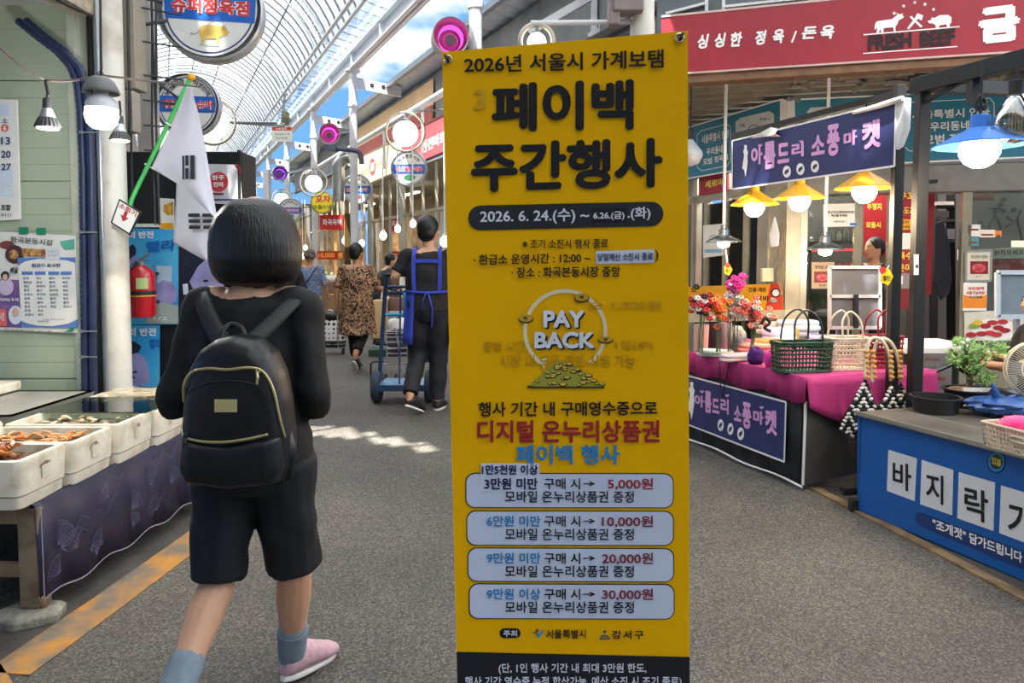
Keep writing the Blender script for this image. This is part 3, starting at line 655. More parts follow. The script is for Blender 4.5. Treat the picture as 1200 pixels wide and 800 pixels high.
sheet(pf_, [(965, 239), (1006, 238), (1006, 265), (965, 266)], m_paper, 'white notice with two black lines, upper front window', 'notice', texts=[('매난지난뜻한화진한', rect(969, 247, 1001, 250), m_ktxt, .03), ('축산물 판매중', rect(974, 251, 993, 254), m_ktxt, .03), ('서울특별시', rect(976, 258.5, 992, 260.5), m_ktxt, .01)], fills=[(rect(996, 261, 1004, 264), m_bluetxt)])
sheet(pf_, [(951, 307), (978, 307), (978, 338), (951, 338)], mat('tan card', '#b59a7c', .6), 'tan framed card with a plate of meat, front window', 'poster', fills=[(rect(954, 318, 974, 331), m_maroon), (('disc', 964, 325, 7, 4), m_meat)], texts=[('정직한 고기', rect(955, 311, 973, 315), m_ktxt, .02), ('한우', rect(960, 333, 968, 336), m_ktxt, .01)])
# amber advertising sheets low on the side wall
am = sheet(ps, [(800, 336), (917, 332), (917, 364), (800, 367)], m_oyel, 'long amber advert sheet with red end, behind the flower buckets', 'poster', lift=.05, fills=[([(903, 332.3), (917, 332), (917, 364), (896, 364.6)], mat('bright red print', '#cf3a26', .5)), (('disc', 909, 343, 5.5, 5.5), m_ktxt), (('disc', 909, 343, 4, 4), m_paper)], texts=[('건물·계트', rect(877, 336.5, 898, 342), m_ktxt, .02), ('갈비', rect(886, 346, 900, 353), m_ktxt, .03), ('모', rect(810, 337, 816, 342), m_ktxt, .02), ('나', rect(809, 349, 817, 355), m_ktxt, .03)])
mb = MB(); board(ps, [(800, 366), (920, 363), (920, 374), (800, 378)], None, mb=mb, thick=.3, lift=.2); mb.build('trim_14', mat('cream sill', '#cdbd9c', .5), kind='structure')
# red panels with yellow writing between the black posts, and the doorway
pd = Plane(pf_.p + NF*.25, NF*-1)
m_red2 = mat('crimson panel', '#9a1420', .45, var=.06)
pd2 = Plane(pf_.p + NF*1.25, NF*-1)
rp = sheet(pd2, [(1012, 214), (1042, 213), (1042, 300), (1012, 300)], m_red2, 'crimson panel with yellow menu words behind the shop woman', 'sign', texts=[('부챙지', rect(1016, 238, 1033, 246), m_ytxt, .02), ('모듬시', rect(1015, 260, 1032, 267), m_ytxt, .03)])
sheet(pf_, [(1045, 219), (1080, 218), (1080, 362), (1045, 362)], m_red2, 'tall red menu panel with yellow words between the black posts', 'sign', lift=.02, fills=[(rect(1053, 257, 1072, 269), m_oyel), (rect(1053, 273, 1071, 292), m_paper), (rect(1052, 320, 1070, 338), mat('grey notice', '#8c8283', .5)), (rect(1053, 323, 1058, 333), m_paper), (rect(1051, 338, 1070, 362), m_maroon)],
      texts=[('우꼬', rect(1054, 225, 1072, 234), m_ytxt, .03), ('우도가', rect(1053, 242, 1072, 251), m_ytxt, .03), ('특수', rect(1053, 295, 1069, 304), m_ytxt, .03), ('은마', rect(1052, 309, 1069, 318), m_ytxt, .03), ('할인', rect(1055, 258.5, 1065, 262), m_ktxt, .02), ('특수부위', rect(1055, 264, 1066, 267.5), m_ktxt, .02)])
mb = MB(); board(pd, [(1085, 216), (1096, 216), (1091, 345), (1083, 345)], None, mb=mb, thick=.03); thing1('curtain', 'narrow red curtain hanging in the shop doorway', 'curtain', None, mb, m_red2)
mb = MB(); q = pd.hit(1092, 420); 
rk = empty('wire_rack', Vector((q.x+.3, q.y+.6, 0)), 'dark wire rack with hanging apron in the shop doorway', 'rack')
pr = Plane(pd.p + NF*.5, NF*-1); mb = MB()
for x in (1098, 1119): board(pr, [(x, 225), (x+1, 225), (x+1, 440), (x, 440)], None, mb=mb, thick=.3)
for y in (240, 257, 281): board(pr, [(1097, y), (1120, y), (1120, y+2.5), (1097, y+2.5)], None, mb=mb, thick=.3)
mb.build('frame', m_dark, rk)
for x, y, w, h, hx in ((1098, 236, 20, 4, '#b0a4a2'), (1098, 247, 14, 8, '#2c2a2c'), (1099, 266, 10, 12, '#3b3b44'), (1110, 268, 9, 12, '#57505a')):
    mb = MB(); board(pr, rect(x, y, x+w, y+h), None, mb=mb, thick=.15, lift=.02); mb.build('box', mat('rack box '+hx, hx, .6), rk)
pts = [(1096, 262), (1106, 258), (1113, 285), (1116, 330), (1112, 345), (1103, 352), (1094, 330)]
mb = MB(); vs = [pd.hit(x, y, -.02+.02*math.sin(i*2)) for i, (x, y) in enumerate(pts)]; mb.add(vs+[v-pd.n*.04 for v in vs], [(0, 1, 2, 3, 4, 5, 6), (13, 12, 11, 10, 9, 8, 7)] + [(i, i+7, (i+1) % 7+7, (i+1) % 7) for i in range(7)])
mb.build('hanging_apron', mat('navy apron', '#1f2536', .7), None, label='dark navy apron hanging in the shop doorway', cat='apron', bevel=.01)
# right window goods
pw = Plane(pf_.p + NF*.35, NF*-1)
mb = MB(); board(pw, [(1133, 292), (1290, 286), (1290, 300), (1133, 304)], None, mb=mb, thick=.3); sf = mb.build('display_shelf', m_paper, None, label='white shelf edge with red lettering inside the right window', cat='shelf')
text(pw, '산지오세포', rect(1165, 293, 1200, 299, -1), m_maroon, sf, .02, .004)
mb = MB(); board(pw, [(1140, 304), (1290, 300), (1290, 316), (1140, 318)], None, mb=mb, thick=.35, lift=-.03); thing1('meat_tray', 'dark red meat tray below the lettered shelf', 'tray', None, mb, m_meat, bevel=.01)
m_cardg = mat('teal card', '#4f8f98', .5)
for (x0, y0, x1, y1), mm, lb in (((1134, 263, 1149, 277), m_paper, 'small white price card stuck on right window, top'), ((1135, 278, 1147, 288), m_cardg, 'small teal picture card on the right window'), ((1148, 269, 1166, 278), mat('cream card', '#e9dccb', .5), 'house shaped cream card on the right window'), ((1166, 270, 1174, 277), m_orange, 'orange tag beside the house shaped card')):
    sheet(pf_, rect(x0, y0, x1, y1), mm, lb, 'card', name='card', fills=[(rect(x0+2, y0+5, x1-2, y0+7), m_maroon)])
mb = MB(); board(pw, [(1138, 226), (1165, 226), (1165, 234), (1138, 234)], None, mb=mb, thick=.1); thing1('shelf', 'short brown wall shelf high inside the right window', 'shelf', None, mb, mat('brown board', '#5e3c38', .6))
lamp_in = MB(); board(pw, rect(1188, 282, 1215, 289), None, mb=lamp_in, thick=.06); thing1('lamp', 'glowing yellow strip lamp inside the right window', 'lamp', None, lamp_in, mat('lamp glow warm', '#ffe08a', .4, emit=3))
# wrought silhouette decoration on the inner wall
mb = MB(); pz = Plane(pf_.p + NF*1.44, NF*-1)
for pts in ([(1158, 275), (1160, 262), (1166, 253), (1172, 262), (1174, 275)], [(1166, 253), (1166, 244)], [(1160, 244), (1172, 243)], [(1150, 264), (1158, 268)], [(1176, 266), (1184, 262)], [(1184, 262), (1192, 256), (1200, 292)], [(1192, 256), (1196, 246)], [(1186, 258), (1180, 254)]):
    mb.tube([pz.hit(x, y, .03) for x, y in pts], .014, 5)
for x, y in ((1172, 240), (1176, 234), (1188, 246), (1148, 262), (1175, 247)): mb.lathe([(.03, 0), (.03, .01)], pz.hit(x, y, .02), 8, axis=pz.n)
mb.build('wall_ornament', m_dark, None, label='black wrought figure ornament on the inner wall, right window', cat='ornament')
# posters on the right window
fm = sheet(pf_, [(1133, 295), (1162, 294), (1161, 328), (1133, 328)], mat('cream poster', '#d9d2be', .6), 'cream poster with a plate of sliced meat in grey frame', 'poster', lift=.03, fills=[(rect(1137, 306, 1158, 321), m_maroon), (('disc', 1147, 314, 8, 5), m_meat)], texts=[('당신의 식탁', rect(1138, 298.5, 1157, 303), mat('grey green print', '#5f6a58', .5), .02), ('고기', rect(1143, 323, 1150, 325), m_ktxt, .01)])
mb = MB(); outline(mb, pf_, [(1132, 294.5), (1162, 293.5), (1161, 329), (1132, 329)], .02, .035); mb.build('frame', m_grey, fm)
sheet(pf_, [(1129, 331), (1157, 331), (1156, 364), (1128, 364)], m_paper, 'white notice with orange lower half, right window', 'poster', lift=.03, fills=[(('poly', [(1129, 345), (1142, 349), (1157, 345), (1156, 361), (1128, 361)]), m_orange)], texts=[('국민정책', rect(1134, 336, 1153, 340), mat('red print', '#c93a28', .5), .03), ('사용가능매장', rect(1132, 341, 1154, 345), MATS['red print'], .03), ('민생회복', rect(1136, 346.5, 1151, 349.5), m_ktxt, .02)])
mp_ = sheet(pf_, [(1130, 366), (1200, 362), (1200, 399), (1130, 399)], mat('pale picture sheet', '#cfcabb', .6), 'picture sheet of red meat slices and salad under the right window', 'poster', lift=.03, fills=[(('disc', 1166, 386, 27, 13), m_white)])
for k, (x, y, a, hx) in enumerate(((1155, 382, .6, '#a81f2c'), (1163, 378, -.4, '#b92b38'), (1170, 384, .3, '#9c1b26'), (1160, 390, -.2, '#c03441'), (1150, 391, .2, '#a81f2c'), (1175, 377, .8, '#b92b38'), (1178, 387, -.5, '#9c1b26'), (1168, 392, .1, '#b92b38'), (1142, 382, 0, '#7fa23a'), (1146, 378, .9, '#d8b23a'), (1138, 392, .4, '#a81f2c'))):
    mb = MB(); disc_on(mb, pf_, x, y, 6.5, 3, .036+k*.0006, 12); mb.build('print', mat('picture '+hx, hx, .5), mp_)
# shop lights: tubes on the ceiling inside
m_tube = mat('lamp glow white', '#fff4e0', .4, emit=6)
for k, (px, d, lb) in enumerate(((965, 8.2, 'fluorescent tube inside the shop left of the black posts'), (1180, 7.0, 'fluorescent tube inside the right window of the shop'), (868, 9.0, 'fluorescent tube inside the side door of the shop'))):
    p = W(px, 100, d); p.z = 2.75; mb = MB(); mb.beam(p-DF*.5, p+DF*.5, .04, .03); thing1('tube_lamp', lb, 'lamp', 'tube lamps inside the butcher shop', mb, m_tube)
    ld = bpy.data.lights.new('tube_light', 'AREA'); ld.shape = 'RECTANGLE'; ld.size = 1; ld.size_y = .1; ld.energy = 26; ld.color = (1, .9, .78); lo = bpy.data.objects.new('tube_light', ld); COL.objects.link(lo); lo.location = p - Vector((0, 0, .05)); lo.rotation_euler = (0, 0, math.atan2(DF.y, DF.x))
# ================================================================== YELLOW BANNER ON ITS STAND
class Sheet2:          # hung cloth whose two side edges stand at different distances
    def __init__(s, TL, TR, BL, BR): s.c = (TL, TR, BL, BR)
    def hit(s, px, py, lift=0.0):
        r = ray(px, py); TL, TR, BL, BR = s.c; z = CAMZ + r.z*1.8
        for _ in range(4):
            v = (TL.z-z)/(TL.z-BL.z); L, Rr = TL.lerp(BL, v), TR.lerp(BR, v); d = Rr-L
            t = (L.x*d.y - L.y*d.x)/(r.x*d.y - r.y*d.x); z = CAMZ + r.z*t
        n = Vector((d.y, -d.x, 0)).normalized()
        if n.y > 0: n = -n
        return Vector((0, 0, CAMZ)) + r*t + n*lift
_tl, _tr, _bl, _br = W(518, 61, 1.83), W(806, 36, 1.655), W(535, 763, 1.885), W(808, 769, 1.86)
def _ext(a, b, z): t = (a.z-z)/(a.z-b.z); return a.lerp(b, t)
bs = Sheet2(_tl, _tr, _ext(_tl, _bl, .13), _ext(_tr, _br, .13))
m_ban = mat('yellow banner cloth', '#fcbc00', .62, var=.035, nscale=2.5, tr_lucent=.0, bump=.03, bscale=8)
m_nk = mat('banner black', '#141418', .75, var=.02); m_bx = mat('banner pale box', '#d3dcf0', .5, var=.02)
m_bred = mat('banner red', '#a8242a', .5, var=.02); m_bblu = mat('banner blue', '#2f8fd0', .5, var=.02); m_navyp = mat('sticker navy', '#1c2350', .5, var=.02); m_drd = mat('banner dark red', '#8c2a3c', .5, var=.02)
m_ghost = mat('banner faint print', '#e0a806', .5, var=.02); m_stk = mat('sticker paper', '#dbe2f4', .5, var=.02); m_lav = mat('banner white', '#eceef6', .5, var=.02)
m_ban.node_tree.nodes['Principled BSDF'].inputs['Specular IOR Level'].default_value = .15
bst = empty('banner_stand', ((_tl.x+_tr.x)/2, 1.95, 0), 'tall yellow cloth banner with black Korean headlines on a stand, centre of the lane', 'banner')
mb = MB(); NX, NY = 12, 40; vs = []; fs = []
TL, TR, BL, BR = bs.c
for j in range(NY+1):
    for i in range(NX+1):
        u, v = i/NX, j/NY; p = TL.lerp(TR, u).lerp(BL.lerp(BR, u), v); vs.append(p)
n_ = len(vs); vs += [p+Vector((.0, .004, 0)) for p in vs]
for j in range(NY):
    for i in range(NX):
        a = j*(NX+1)+i; fs += [(a, a+NX+1, a+NX+2, a+1), (n_+a, n_+a+1, n_+a+NX+2, n_+a+NX+1)]
mb.add(vs, fs).build('banner_cloth', m_ban, bst)
mb = MB(); L_ = .0016
quad_on(mb, bs, [(535.1, 763), (808, 769), (808.6, 915), (538.4, 910)], L_, 8, 8); mb.build('footer_band', mat('banner footer', '#17181f', .75), bst)
def bt(s, q, m, b=0.0, l=.0032, res=3, sp=1.0): return text(bs, s, q, m, bst, b, l, res, spacing=sp)
bt('3', rect(555, 105, 570, 129), m_ghost, .03, .0018); bt('순 1,000원', rect(690, 352, 775, 363), m_ghost, .02, .0018); bt('운영 시간', rect(566, 399, 616, 412), m_ghost, .02, .0018); bt('1일(수)', rect(722, 398, 766, 411), m_ghost, .02, .0018); bt('시장 내 모든 점포 사용 가능', rect(586, 415, 745, 430), m_ghost, .02, .0018)
bt('2026년 서울시 가계보탬', [(544.5, 66.5), (778, 58), (778, 80), (544.5, 86.5)], m_nk, .022)
bt('페이백', [(576.4, 98), (743, 93), (743, 152.5), (576.4, 154.5)], m_nk, .040, res=5)
bt('주간행사', [(552.5, 167), (776.5, 161.5), (776.5, 219.5), (552.5, 226)], m_nk, .040, res=5)
mb = MB(); rrect_on(mb, bs, [(549, 241), (777.5, 236), (777.5, 264.8), (549, 270)], .5, .0024, 8); mb.build('date_pill', mat('banner slate', '#26282d', .75), bst)
bt('2026. 6. 24.(수) ~', [(563, 246), (690.6, 243.5), (690.6, 261.5), (563, 264)], m_lav, .02)
mb = MB(); quad_on(mb, bs, [(694, 244.6), (734.5, 244), (734.5, 260), (694, 261)], .0028, 3, 1); mb.build('patch', m_nk, bst)
bt('6.26.(금)', rect(695.5, 248.2, 732, 258.6, -.6), m_lav, .03, .0036); bt('.(화)', rect(735.5, 242.6, 762.5, 258.6, -.5), m_lav, .025)
bt('※ 조기 소진시 행사 종료', rect(612.7, 280.3, 713, 291.3, -.6), m_nk, .01)
bt('· 환급소 운영시간 : 12:00 ~', [(555.4, 298.4), (692, 295.6), (692, 307.6), (555.4, 310.6)], m_nk, .018)
mb = MB(); quad_on(mb, bs, [(698.4, 294.2), (766.8, 292.2), (766.8, 307.6), (698.4, 309.4)], .0028, 3, 1); mb.build('patch', m_stk, bst)
bt('당일예산 소진시 종료', rect(700.5, 296.8, 765.4, 305.8, -1), m_navyp, .012, .0036); bt(')', rect(767.8, 292.5, 771.5, 306.5), m_nk, .02)
bt('· 장소 : 화곡본동시장 중앙', rect(599.7, 312.8, 727, 325.3, -1), m_nk, .018)
mb = MB(); disc_on(mb, bs, 662.4, 387.8, 49.3, 49.3, .0022, 40, math.radians(128), math.radians(128+285), rin=.91); fan_poly(mb, bs, [(630, 421), (641, 419), (638, 432)], .0022); mb.build('arrow_ring', mat('banner ring cream', '#ecdfb8', .5), bst)
for q, s_ in ((rect(637, 363.5, 685, 383.5), 'PAY'), (rect(626.5, 388.5, 697, 408), 'BACK')):
    bt(s_, [(x+1.6, y+1.8) for x, y in q], m_nk, .055, .0030, 4); bt(s_, q, m_lav, .045, .0040, 4)
m_coin = mat('banner coin', '#d8a62a', .5); m_coind = mat('banner coin shade', '#3c3418', .5); m_pile = mat('banner pile green', '#a8a63a', .5)
for x, y, rx, ry in ((682, 348, 9, 5.6), (616.4, 372.4, 9, 5.4), (709.9, 397.4, 9.5, 4.2)):
    mb = MB(); disc_on(mb, bs, x, y+.9, rx, ry, .0034, 20); disc_on(mb, bs, x, y, rx-1.1, ry-1.0, .0036, 20, rin=.72); mb.build('coin_rim', m_coind, bst)
    mb = MB(); disc_on(mb, bs, x, y, rx-.9, ry-.9, .0038, 20, rin=.0); mb.build('coin', m_coin, bst)
    mb = MB(); text(bs, 'W', rect(x-2.5, y-2, x+2.5, y+2), None, None, .03, .0044, 2, mb=mb); mb.build('coin_mark', m_coind, bst)
mb = MB(); fan_poly(mb, bs, [(618.7, 453.5), (623, 448), (633, 440), (645, 428), (655, 422.5), (668, 424), (680, 433), (692, 439), (699, 446), (708, 453.5)], .0026); mb.build('money_pile', m_pile, bst)
mb = MB(); mc = MB(); RB = random.Random(5)
for k in range(46):
    t = RB.random(); y = 451-t*25; hw = 42*(1-t)+4; x = 663+RB.uniform(-hw, hw); a = RB.uniform(2.5, 5.5)
    disc_on(mb, bs, x, y, a, a*.5, .0028+k*.00003, 10); disc_on(mc, bs, x, y-.5, a*.75, a*.32, .00288+k*.00003, 10)
quad_on(mb, bs, rect(618, 452.6, 708.5, 454.6), .003, 3, 1)
mb.build('pile_outline', m_coind, bst, kind='stuff'); mc.build('pile_coins', mat('banner coin light', '#dfc04a', .5), bst, kind='stuff')
bt('행사 기간 내 구매영수증으로', [(561, 470.5), (770.4, 469.5), (770.4, 486), (561, 488)], m_nk, .022)
bt('디지털 온누리상품권', rect(559.6, 491.8, 773, 518.2), m_bred, .03, res=4)
bt('페이백 행사', rect(604.8, 520.5, 726.5, 543.8), m_bblu, .03, res=4)
bxs = [(545.6, 553.6, 789.5, 594.8, None), (546.7, 597.5, 789.6, 638.8, '6만원 미만'), (548, 640.8, 790, 681, '9만원 미만'), (549.5, 682.8, 790.5, 724.6, '9만원 이상')]
for k, (x0, y0, x1, y1, s_) in enumerate(bxs):
    dy = .8 if k > 1 else .4
    mb = MB(); rrect_on(mb, bs, rect(x0, y0, x1, y1, dy), .26, .0018, 5.8); mb.build('box_outline', m_nk, bst)
    mb = MB(); rrect_on(mb, bs, rect(x0+1.2, y0+1.2, x1-1.2, y1-1.2, dy), .25, .0025, 5.9); mb.build('text_box', m_bx, bst)
    ty = y0+6.2; l2 = y0+21.2
    if s_: bt(s_, rect(570.6, ty-.4, 633.6, ty+12.4, .2), m_bblu, .02)
    bt('구매 시', rect(637.8, ty-.2, 680, ty+12.6, .2), m_nk, .012); bt('→', rect(683.5, ty+3.4, 697.5, ty+9), m_nk, .012)
    bt(('5,000원', '10,000원', '20,000원', '30,000원')[k], rect((712.3, 705.5, 705.5, 705.5)[k], ty-.4, 765.2, ty+13.4, .3), m_bred if k == 0 else m_drd, .015)
    bt('모바일 온누리상품권 증정', rect(592, l2-.4, 742.8, l2+13.2, .3), m_nk, .010)
mb = MB(); quad_on(mb, bs, rect(563.7, 542.3, 632.4, 575.3), .0032, 3, 2); mb.build('patch', m_stk, bst)
bt('1만5천원 이상', rect(565, 543.9, 630.6, 555.5), m_navyp, .028, .0042); bt('3만원 미만', rect(568, 559.2, 630.4, 573), m_navyp, .028, .0042)
mb = MB(); rrect_on(mb, bs, rect(585.6, 735.4, 610.3, 746.8), .5, .0024, 2.2); mb.build('label_pill', m_nk, bst); bt('주최', rect(590, 737.4, 606, 744.8), m_lav, .015)
mb = MB(); fan_poly(mb, bs, [(630.5, 747), (628.5, 744), (632, 741), (635, 737.5), (637.3, 736), (636, 740.5), (632.5, 745)], .0026); mb.build('emblem', m_bblu, bst)
mb = MB(); disc_on(mb, bs, 629.5, 738, 2.2, 2.2, .003, 12); mb.build('emblem_dot', m_bred, bst)
mb = MB(); fan_poly(mb, bs, [(623.5, 741.5), (626.5, 739), (631, 742), (630, 743.5), (626.5, 741.2)], .0028); mb.build('emblem_wing', mat('banner green', '#2f7a3a', .5), bst)
bt('서울특별시', rect(640, 736.6, 686.6, 747), m_nk, .015); bt('강서구', rect(717, 737.6, 754, 747.8), m_nk, .02, sp=1.25)
mb = MB(); disc_on(mb, bs, 708.6, 739.4, 1.8, 1.8, .003, 10)
for k in range(3): disc_on(mb, bs, 708.6, 748, 6-k*1.9, 5-k*1.4, .0026+k*.0003, 16, PI, 2*PI, rin=.8)
quad_on(mb, bs, rect(703, 747.2, 714.2, 748.4), .003); mb.build('emblem', mat('banner petrol', '#27506a', .5), bst)
bt('(단, 1인 행사 기간 내 최대 3만원 한도,', rect(584.3, 776, 757.3, 788.8), m_lav, .018); bt('행사 기간 영수증 누적 합산가능, 예산 소진 시 조기 종료)', rect(545, 791.3, 798.4, 804.4), m_lav, .018)
# eyelets, hooks and the folding stand behind the cloth
for x, y in ((525.3, 54.6+.2*40+(-.0)), (796.5, 44.5)):
    y = {525.3: 70.5, 796.5: 44.5}[x]
for (x, y), cn_ in (((525.5, 69.8), bs.c[0]), ((796.5, 44.5), bs.c[1])):
    p = bs.hit(x, y, .002); mb = MB(); mb.tube([p+Vector((.009*math.cos(t), -.001, .009*math.sin(t))) for t in np.linspace(0, 2*PI, 17)[:-1]], .0022, 6, closed=True); mb.build('eyelet', mat('chrome', '#d5d6d6', .15, 1), bst, smooth=180)
    mb = MB(); mb.tube([p+Vector((0, .03, -.004)), p+Vector((0, -.006, -.004)), p+Vector((.004 if x > 600 else -.004, -.008, .005)), p+Vector((.012 if x > 600 else -.010, .01, .014))], .0035, 6); mb.build('hook', m_dark, bst, smooth=180)
hub = Vector((.13, 2.02, .95)); mb = MB()
for x, y in ((525.5, 69.8), (796.5, 44.5)): mb = MB(); mb.tube([hub, bs.hit(x, y, -.012)+Vector((0, .012, 0))], .006, 8); mb.build('arm', m_dark, bst, smooth=60)
for u in (0.04, .96):
    p = BL.lerp(BR, u) + Vector((0, .012, .015)); mb = MB(); mb.tube([hub, p], .006, 8); mb.build('arm', m_dark, bst, smooth=60)
mb = MB(); mb.tube([hub, Vector((hub.x, 2.30, .3)), Vector((hub.x, 2.42, .015))], .008, 8); mb.build('leg', m_dark, bst, smooth=60)
for u in (.1, .9):
    p = BL.lerp(BR, u); mb = MB(); mb.tube([Vector((p.x*.8+hub.x*.2, p.y+.03, .13)), Vector((p.x, p.y-.10, .012))], .008, 8); mb.build('leg', m_dark, bst, smooth=60)
mb = MB(); mb.lathe([(.03, -.03), (.034, 0), (.03, .03)], hub, 12, axis=(0, 1, 0)); mb.build('hub', m_dark, bst, smooth=50)
# ================================================================== PINK CLOTH STALL
K = G(940, 573); K.z = 0
def T(s, t, z): v = K - E1*s + E2*t; return Vector((v.x, v.y, z))
pk = Plane(K, E2); TZ = .685
m_blk = mat('black cover cloth', '#26272a', .65, var=.25, nscale=4, bump=.2, bscale=6)
m_pink = mat('magenta table cloth', '#b02c70', .75, var=.1, nscale=5, bump=.15, bscale=15)
m_pipe = mat('white piping', '#e4e4e4', .5)
st = empty('market_stall', T(1, .4, 0), 'stall table in black cover under a magenta cloth, right of the banner', 'table')
mb = MB(); mb.slab([T(-.02, 0, TZ-.02), T(-.02, .95, TZ-.02), T(2.3, .95, TZ-.02), T(2.3, 0, TZ-.02)], .03); mb.build('table_top', m_white, st)
for s_, t_ in ((.05, .05), (.05, .88), (2.2, .05), (2.2, .88)):
    mb = MB(); mb.beam(T(s_, t_, 0), T(s_, t_, TZ-.05), .035); mb.build('leg', m_galv, st)
mb = MB(); n = 40; vs = []; fs = []
for i in range(n+1):
    s_ = 2.3*i/n; w_ = .008*math.sin(i*1.7)+.006*math.sin(i*.6)
    vs += [T(s_, -.012, TZ-.05), T(s_, -.014+w_*.5, TZ-.35), T(s_, -.02+w_, .035+.01*math.sin(i))]
for i in range(n):
    for j in range(2): a = i*3+j; fs.append((a, a+3, a+4, a+1))
mb.add(vs, fs); mb.build('front_cover', m_blk, st, smooth=180, solid=.004)
mb = MB(); mb.slab([T(-.03, -.01, TZ-.06), T(-.03, .93, TZ-.06), T(-.03, .93, .12), T(-.03, -.01, .04)], .006); mb.build('end_cover', mat('grey brown side cloth', '#45423e', .7, var=.15), st)
mb = MB(); mb.tube([T(-.04, -.022, TZ-.14), T(-.036, -.026, .04)], .008, 6); mb.tube([T(s_, -.035, .03+.008*math.sin(s_*9)) for s_ in np.linspace(-.04, 2.3, 30)], .007, 6); mb.build('piping', m_pipe, st, smooth=60)
# magenta cloth: top, front drape, end drape with a loose hem
mb = MB(); vs = []; fs = []; n = 60
for i in range(n+1):
    s_ = -.05+2.35*i/n; f_ = .006*math.sin(i*2.1)+.004*math.sin(i*5.3)
    drop = .15 + .015*math.sin(i*.5)
    vs += [T(s_, .97, TZ), T(s_, .3, TZ+.002), T(s_, -.02, TZ), T(s_, -.030+f_, TZ-.03), T(s_, -.035+f_*2, TZ-drop)]
for i in range(n):
    for j in range(4): a = i*5+j; fs.append((a, a+1, a+6, a+5))
mb.add(vs, fs); cl = mb.build('stall_cloth', m_pink, None, smooth=50, solid=.003, label='magenta cloth spread over the bag stall table', cat='tablecloth')
mb = MB(); vs = []; fs = []; n = 24
for i in range(n+1):
    t_ = -.03 + 1.0*i/n; low = .17 + .13*math.sin(min(1, i/n*1.4)*PI)**1 * (.9 if i < 20 else .6)
    for j in range(6):
        u = j/5; vs.append(T(-.055-.02*u-.012*math.sin(i*1.1+u*2)*u, t_, TZ-low*u+(.0 if j else .001)))
for i in range(n):
    for j in range(5): a = i*6+j; fs.append((a, a+6, a+7, a+1))
mb.add(vs, fs); mb.build('end_drape', m_pink, cl, smooth=60, solid=.003)
m_navyb = mat('navy banner sheet', '#2b3266', .5, var=.05); m_lilac = mat('lilac print', '#dca4d8', .5, var=.03)
def tree_banner(surf, corners, glyph, ovals, lady, label, loc, border, name='banner', lift=0.0, group=None):
    e = empty(name, loc, label, 'banner')
    board(surf, corners, m_navyb, e, 'sheet', .006, lift)
    mb = MB(); outline(mb, surf, corners, border, lift+.003); mb.build('border', m_pipe, e)
    for ch, q in glyph: text(surf, ch, q, m_lilac, e, .045, lift+.003, 3)
    for x, y, rx, ry in ovals:
        mb = MB(); disc_on(mb, surf, x, y, rx, ry, lift+.003, 18); mb.build('badge', m_wtxt, e)
        mb = MB(); fan_poly(mb, surf, [(x-rx*.5, y-ry*.1), (x, y-ry*.35), (x+rx*.5, y-ry*.5), (x+rx*.45, y+ry*.1), (x+rx*.1, y+ry*.2), (x-rx*.1, y+ry*.5), (x-rx*.55, y+ry*.4)], lift+.005); mb.build('badge_mark', m_navyb, e)
    x, y, s_ = lady
    mb = MB(); fan_poly(mb, surf, [(x+a*s_, y+b*s_) for a, b in ((0, -10), (1.5, -9), (1.2, -6), (2.5, -3), (1.8, 1), (2.2, 6), (1, 15), (0, 20), (-1, 14), (-3, 12), (-2, 5), (-1.2, 0), (-2, -4), (-.8, -7), (-1.4, -9))], lift+.003); mb.build('figure_print', m_wtxt, e)
    for x, y, h in [(q[0][0]+(q[1][0]-q[0][0])*.8, q[0][1]-2.5, 2.6) for ch, q in glyph if ch in '아리마']:
        mb = MB(); fan_poly(mb, surf, [(x, y+h), (x-h, y), (x-h*.6, y-h*.6), (x, y-h*.1), (x+h*.6, y-h*.6), (x+h, y)], lift+.003); mb.build('heart', m_lilac, e)
    return e
low = tree_banner(pk, [(804, 439.5), (921, 471), (919, 541), (804, 496.5)],
  [('아', rect(813.7, 461, 825, 475, 3)), ('름', rect(825.7, 457, 833.7, 482.5, 2)), ('드', rect(834.5, 466, 843, 483, 2)), ('리', rect(844.2, 465.5, 854, 483.5, 2.5)), ('소', rect(860, 474, 868.7, 492.5, 2)), ('풍', rect(869.8, 470, 880.5, 501, 2.5)), ('마', rect(882.5, 479.5, 895, 495.5, 3)), ('켓', rect(896.5, 478, 910.5, 507.5, 3.5))],
  [(844.5, 498, 3.6, 7), (856, 502.5, 3.6, 7), (868, 508, 4, 7.5)], (810.3, 462, 1.5), 'navy sheet with lilac lettering pinned low on the black stall cover', pk.hit(862, 540), .012, 'stall_banner', .035)
# loose black cord hanging from the cloth
mb = MB(); mb.tube([pk.hit(x, y, .05) for x, y in ((843, 421), (843.5, 440), (845, 460), (846, 466), (848, 458), (851, 440), (855, 425))], .004, 5); mb.build('black_cord', m_dark, None, smooth=180, label='thin black cord loop hanging down the front of the magenta cloth', cat='cord')
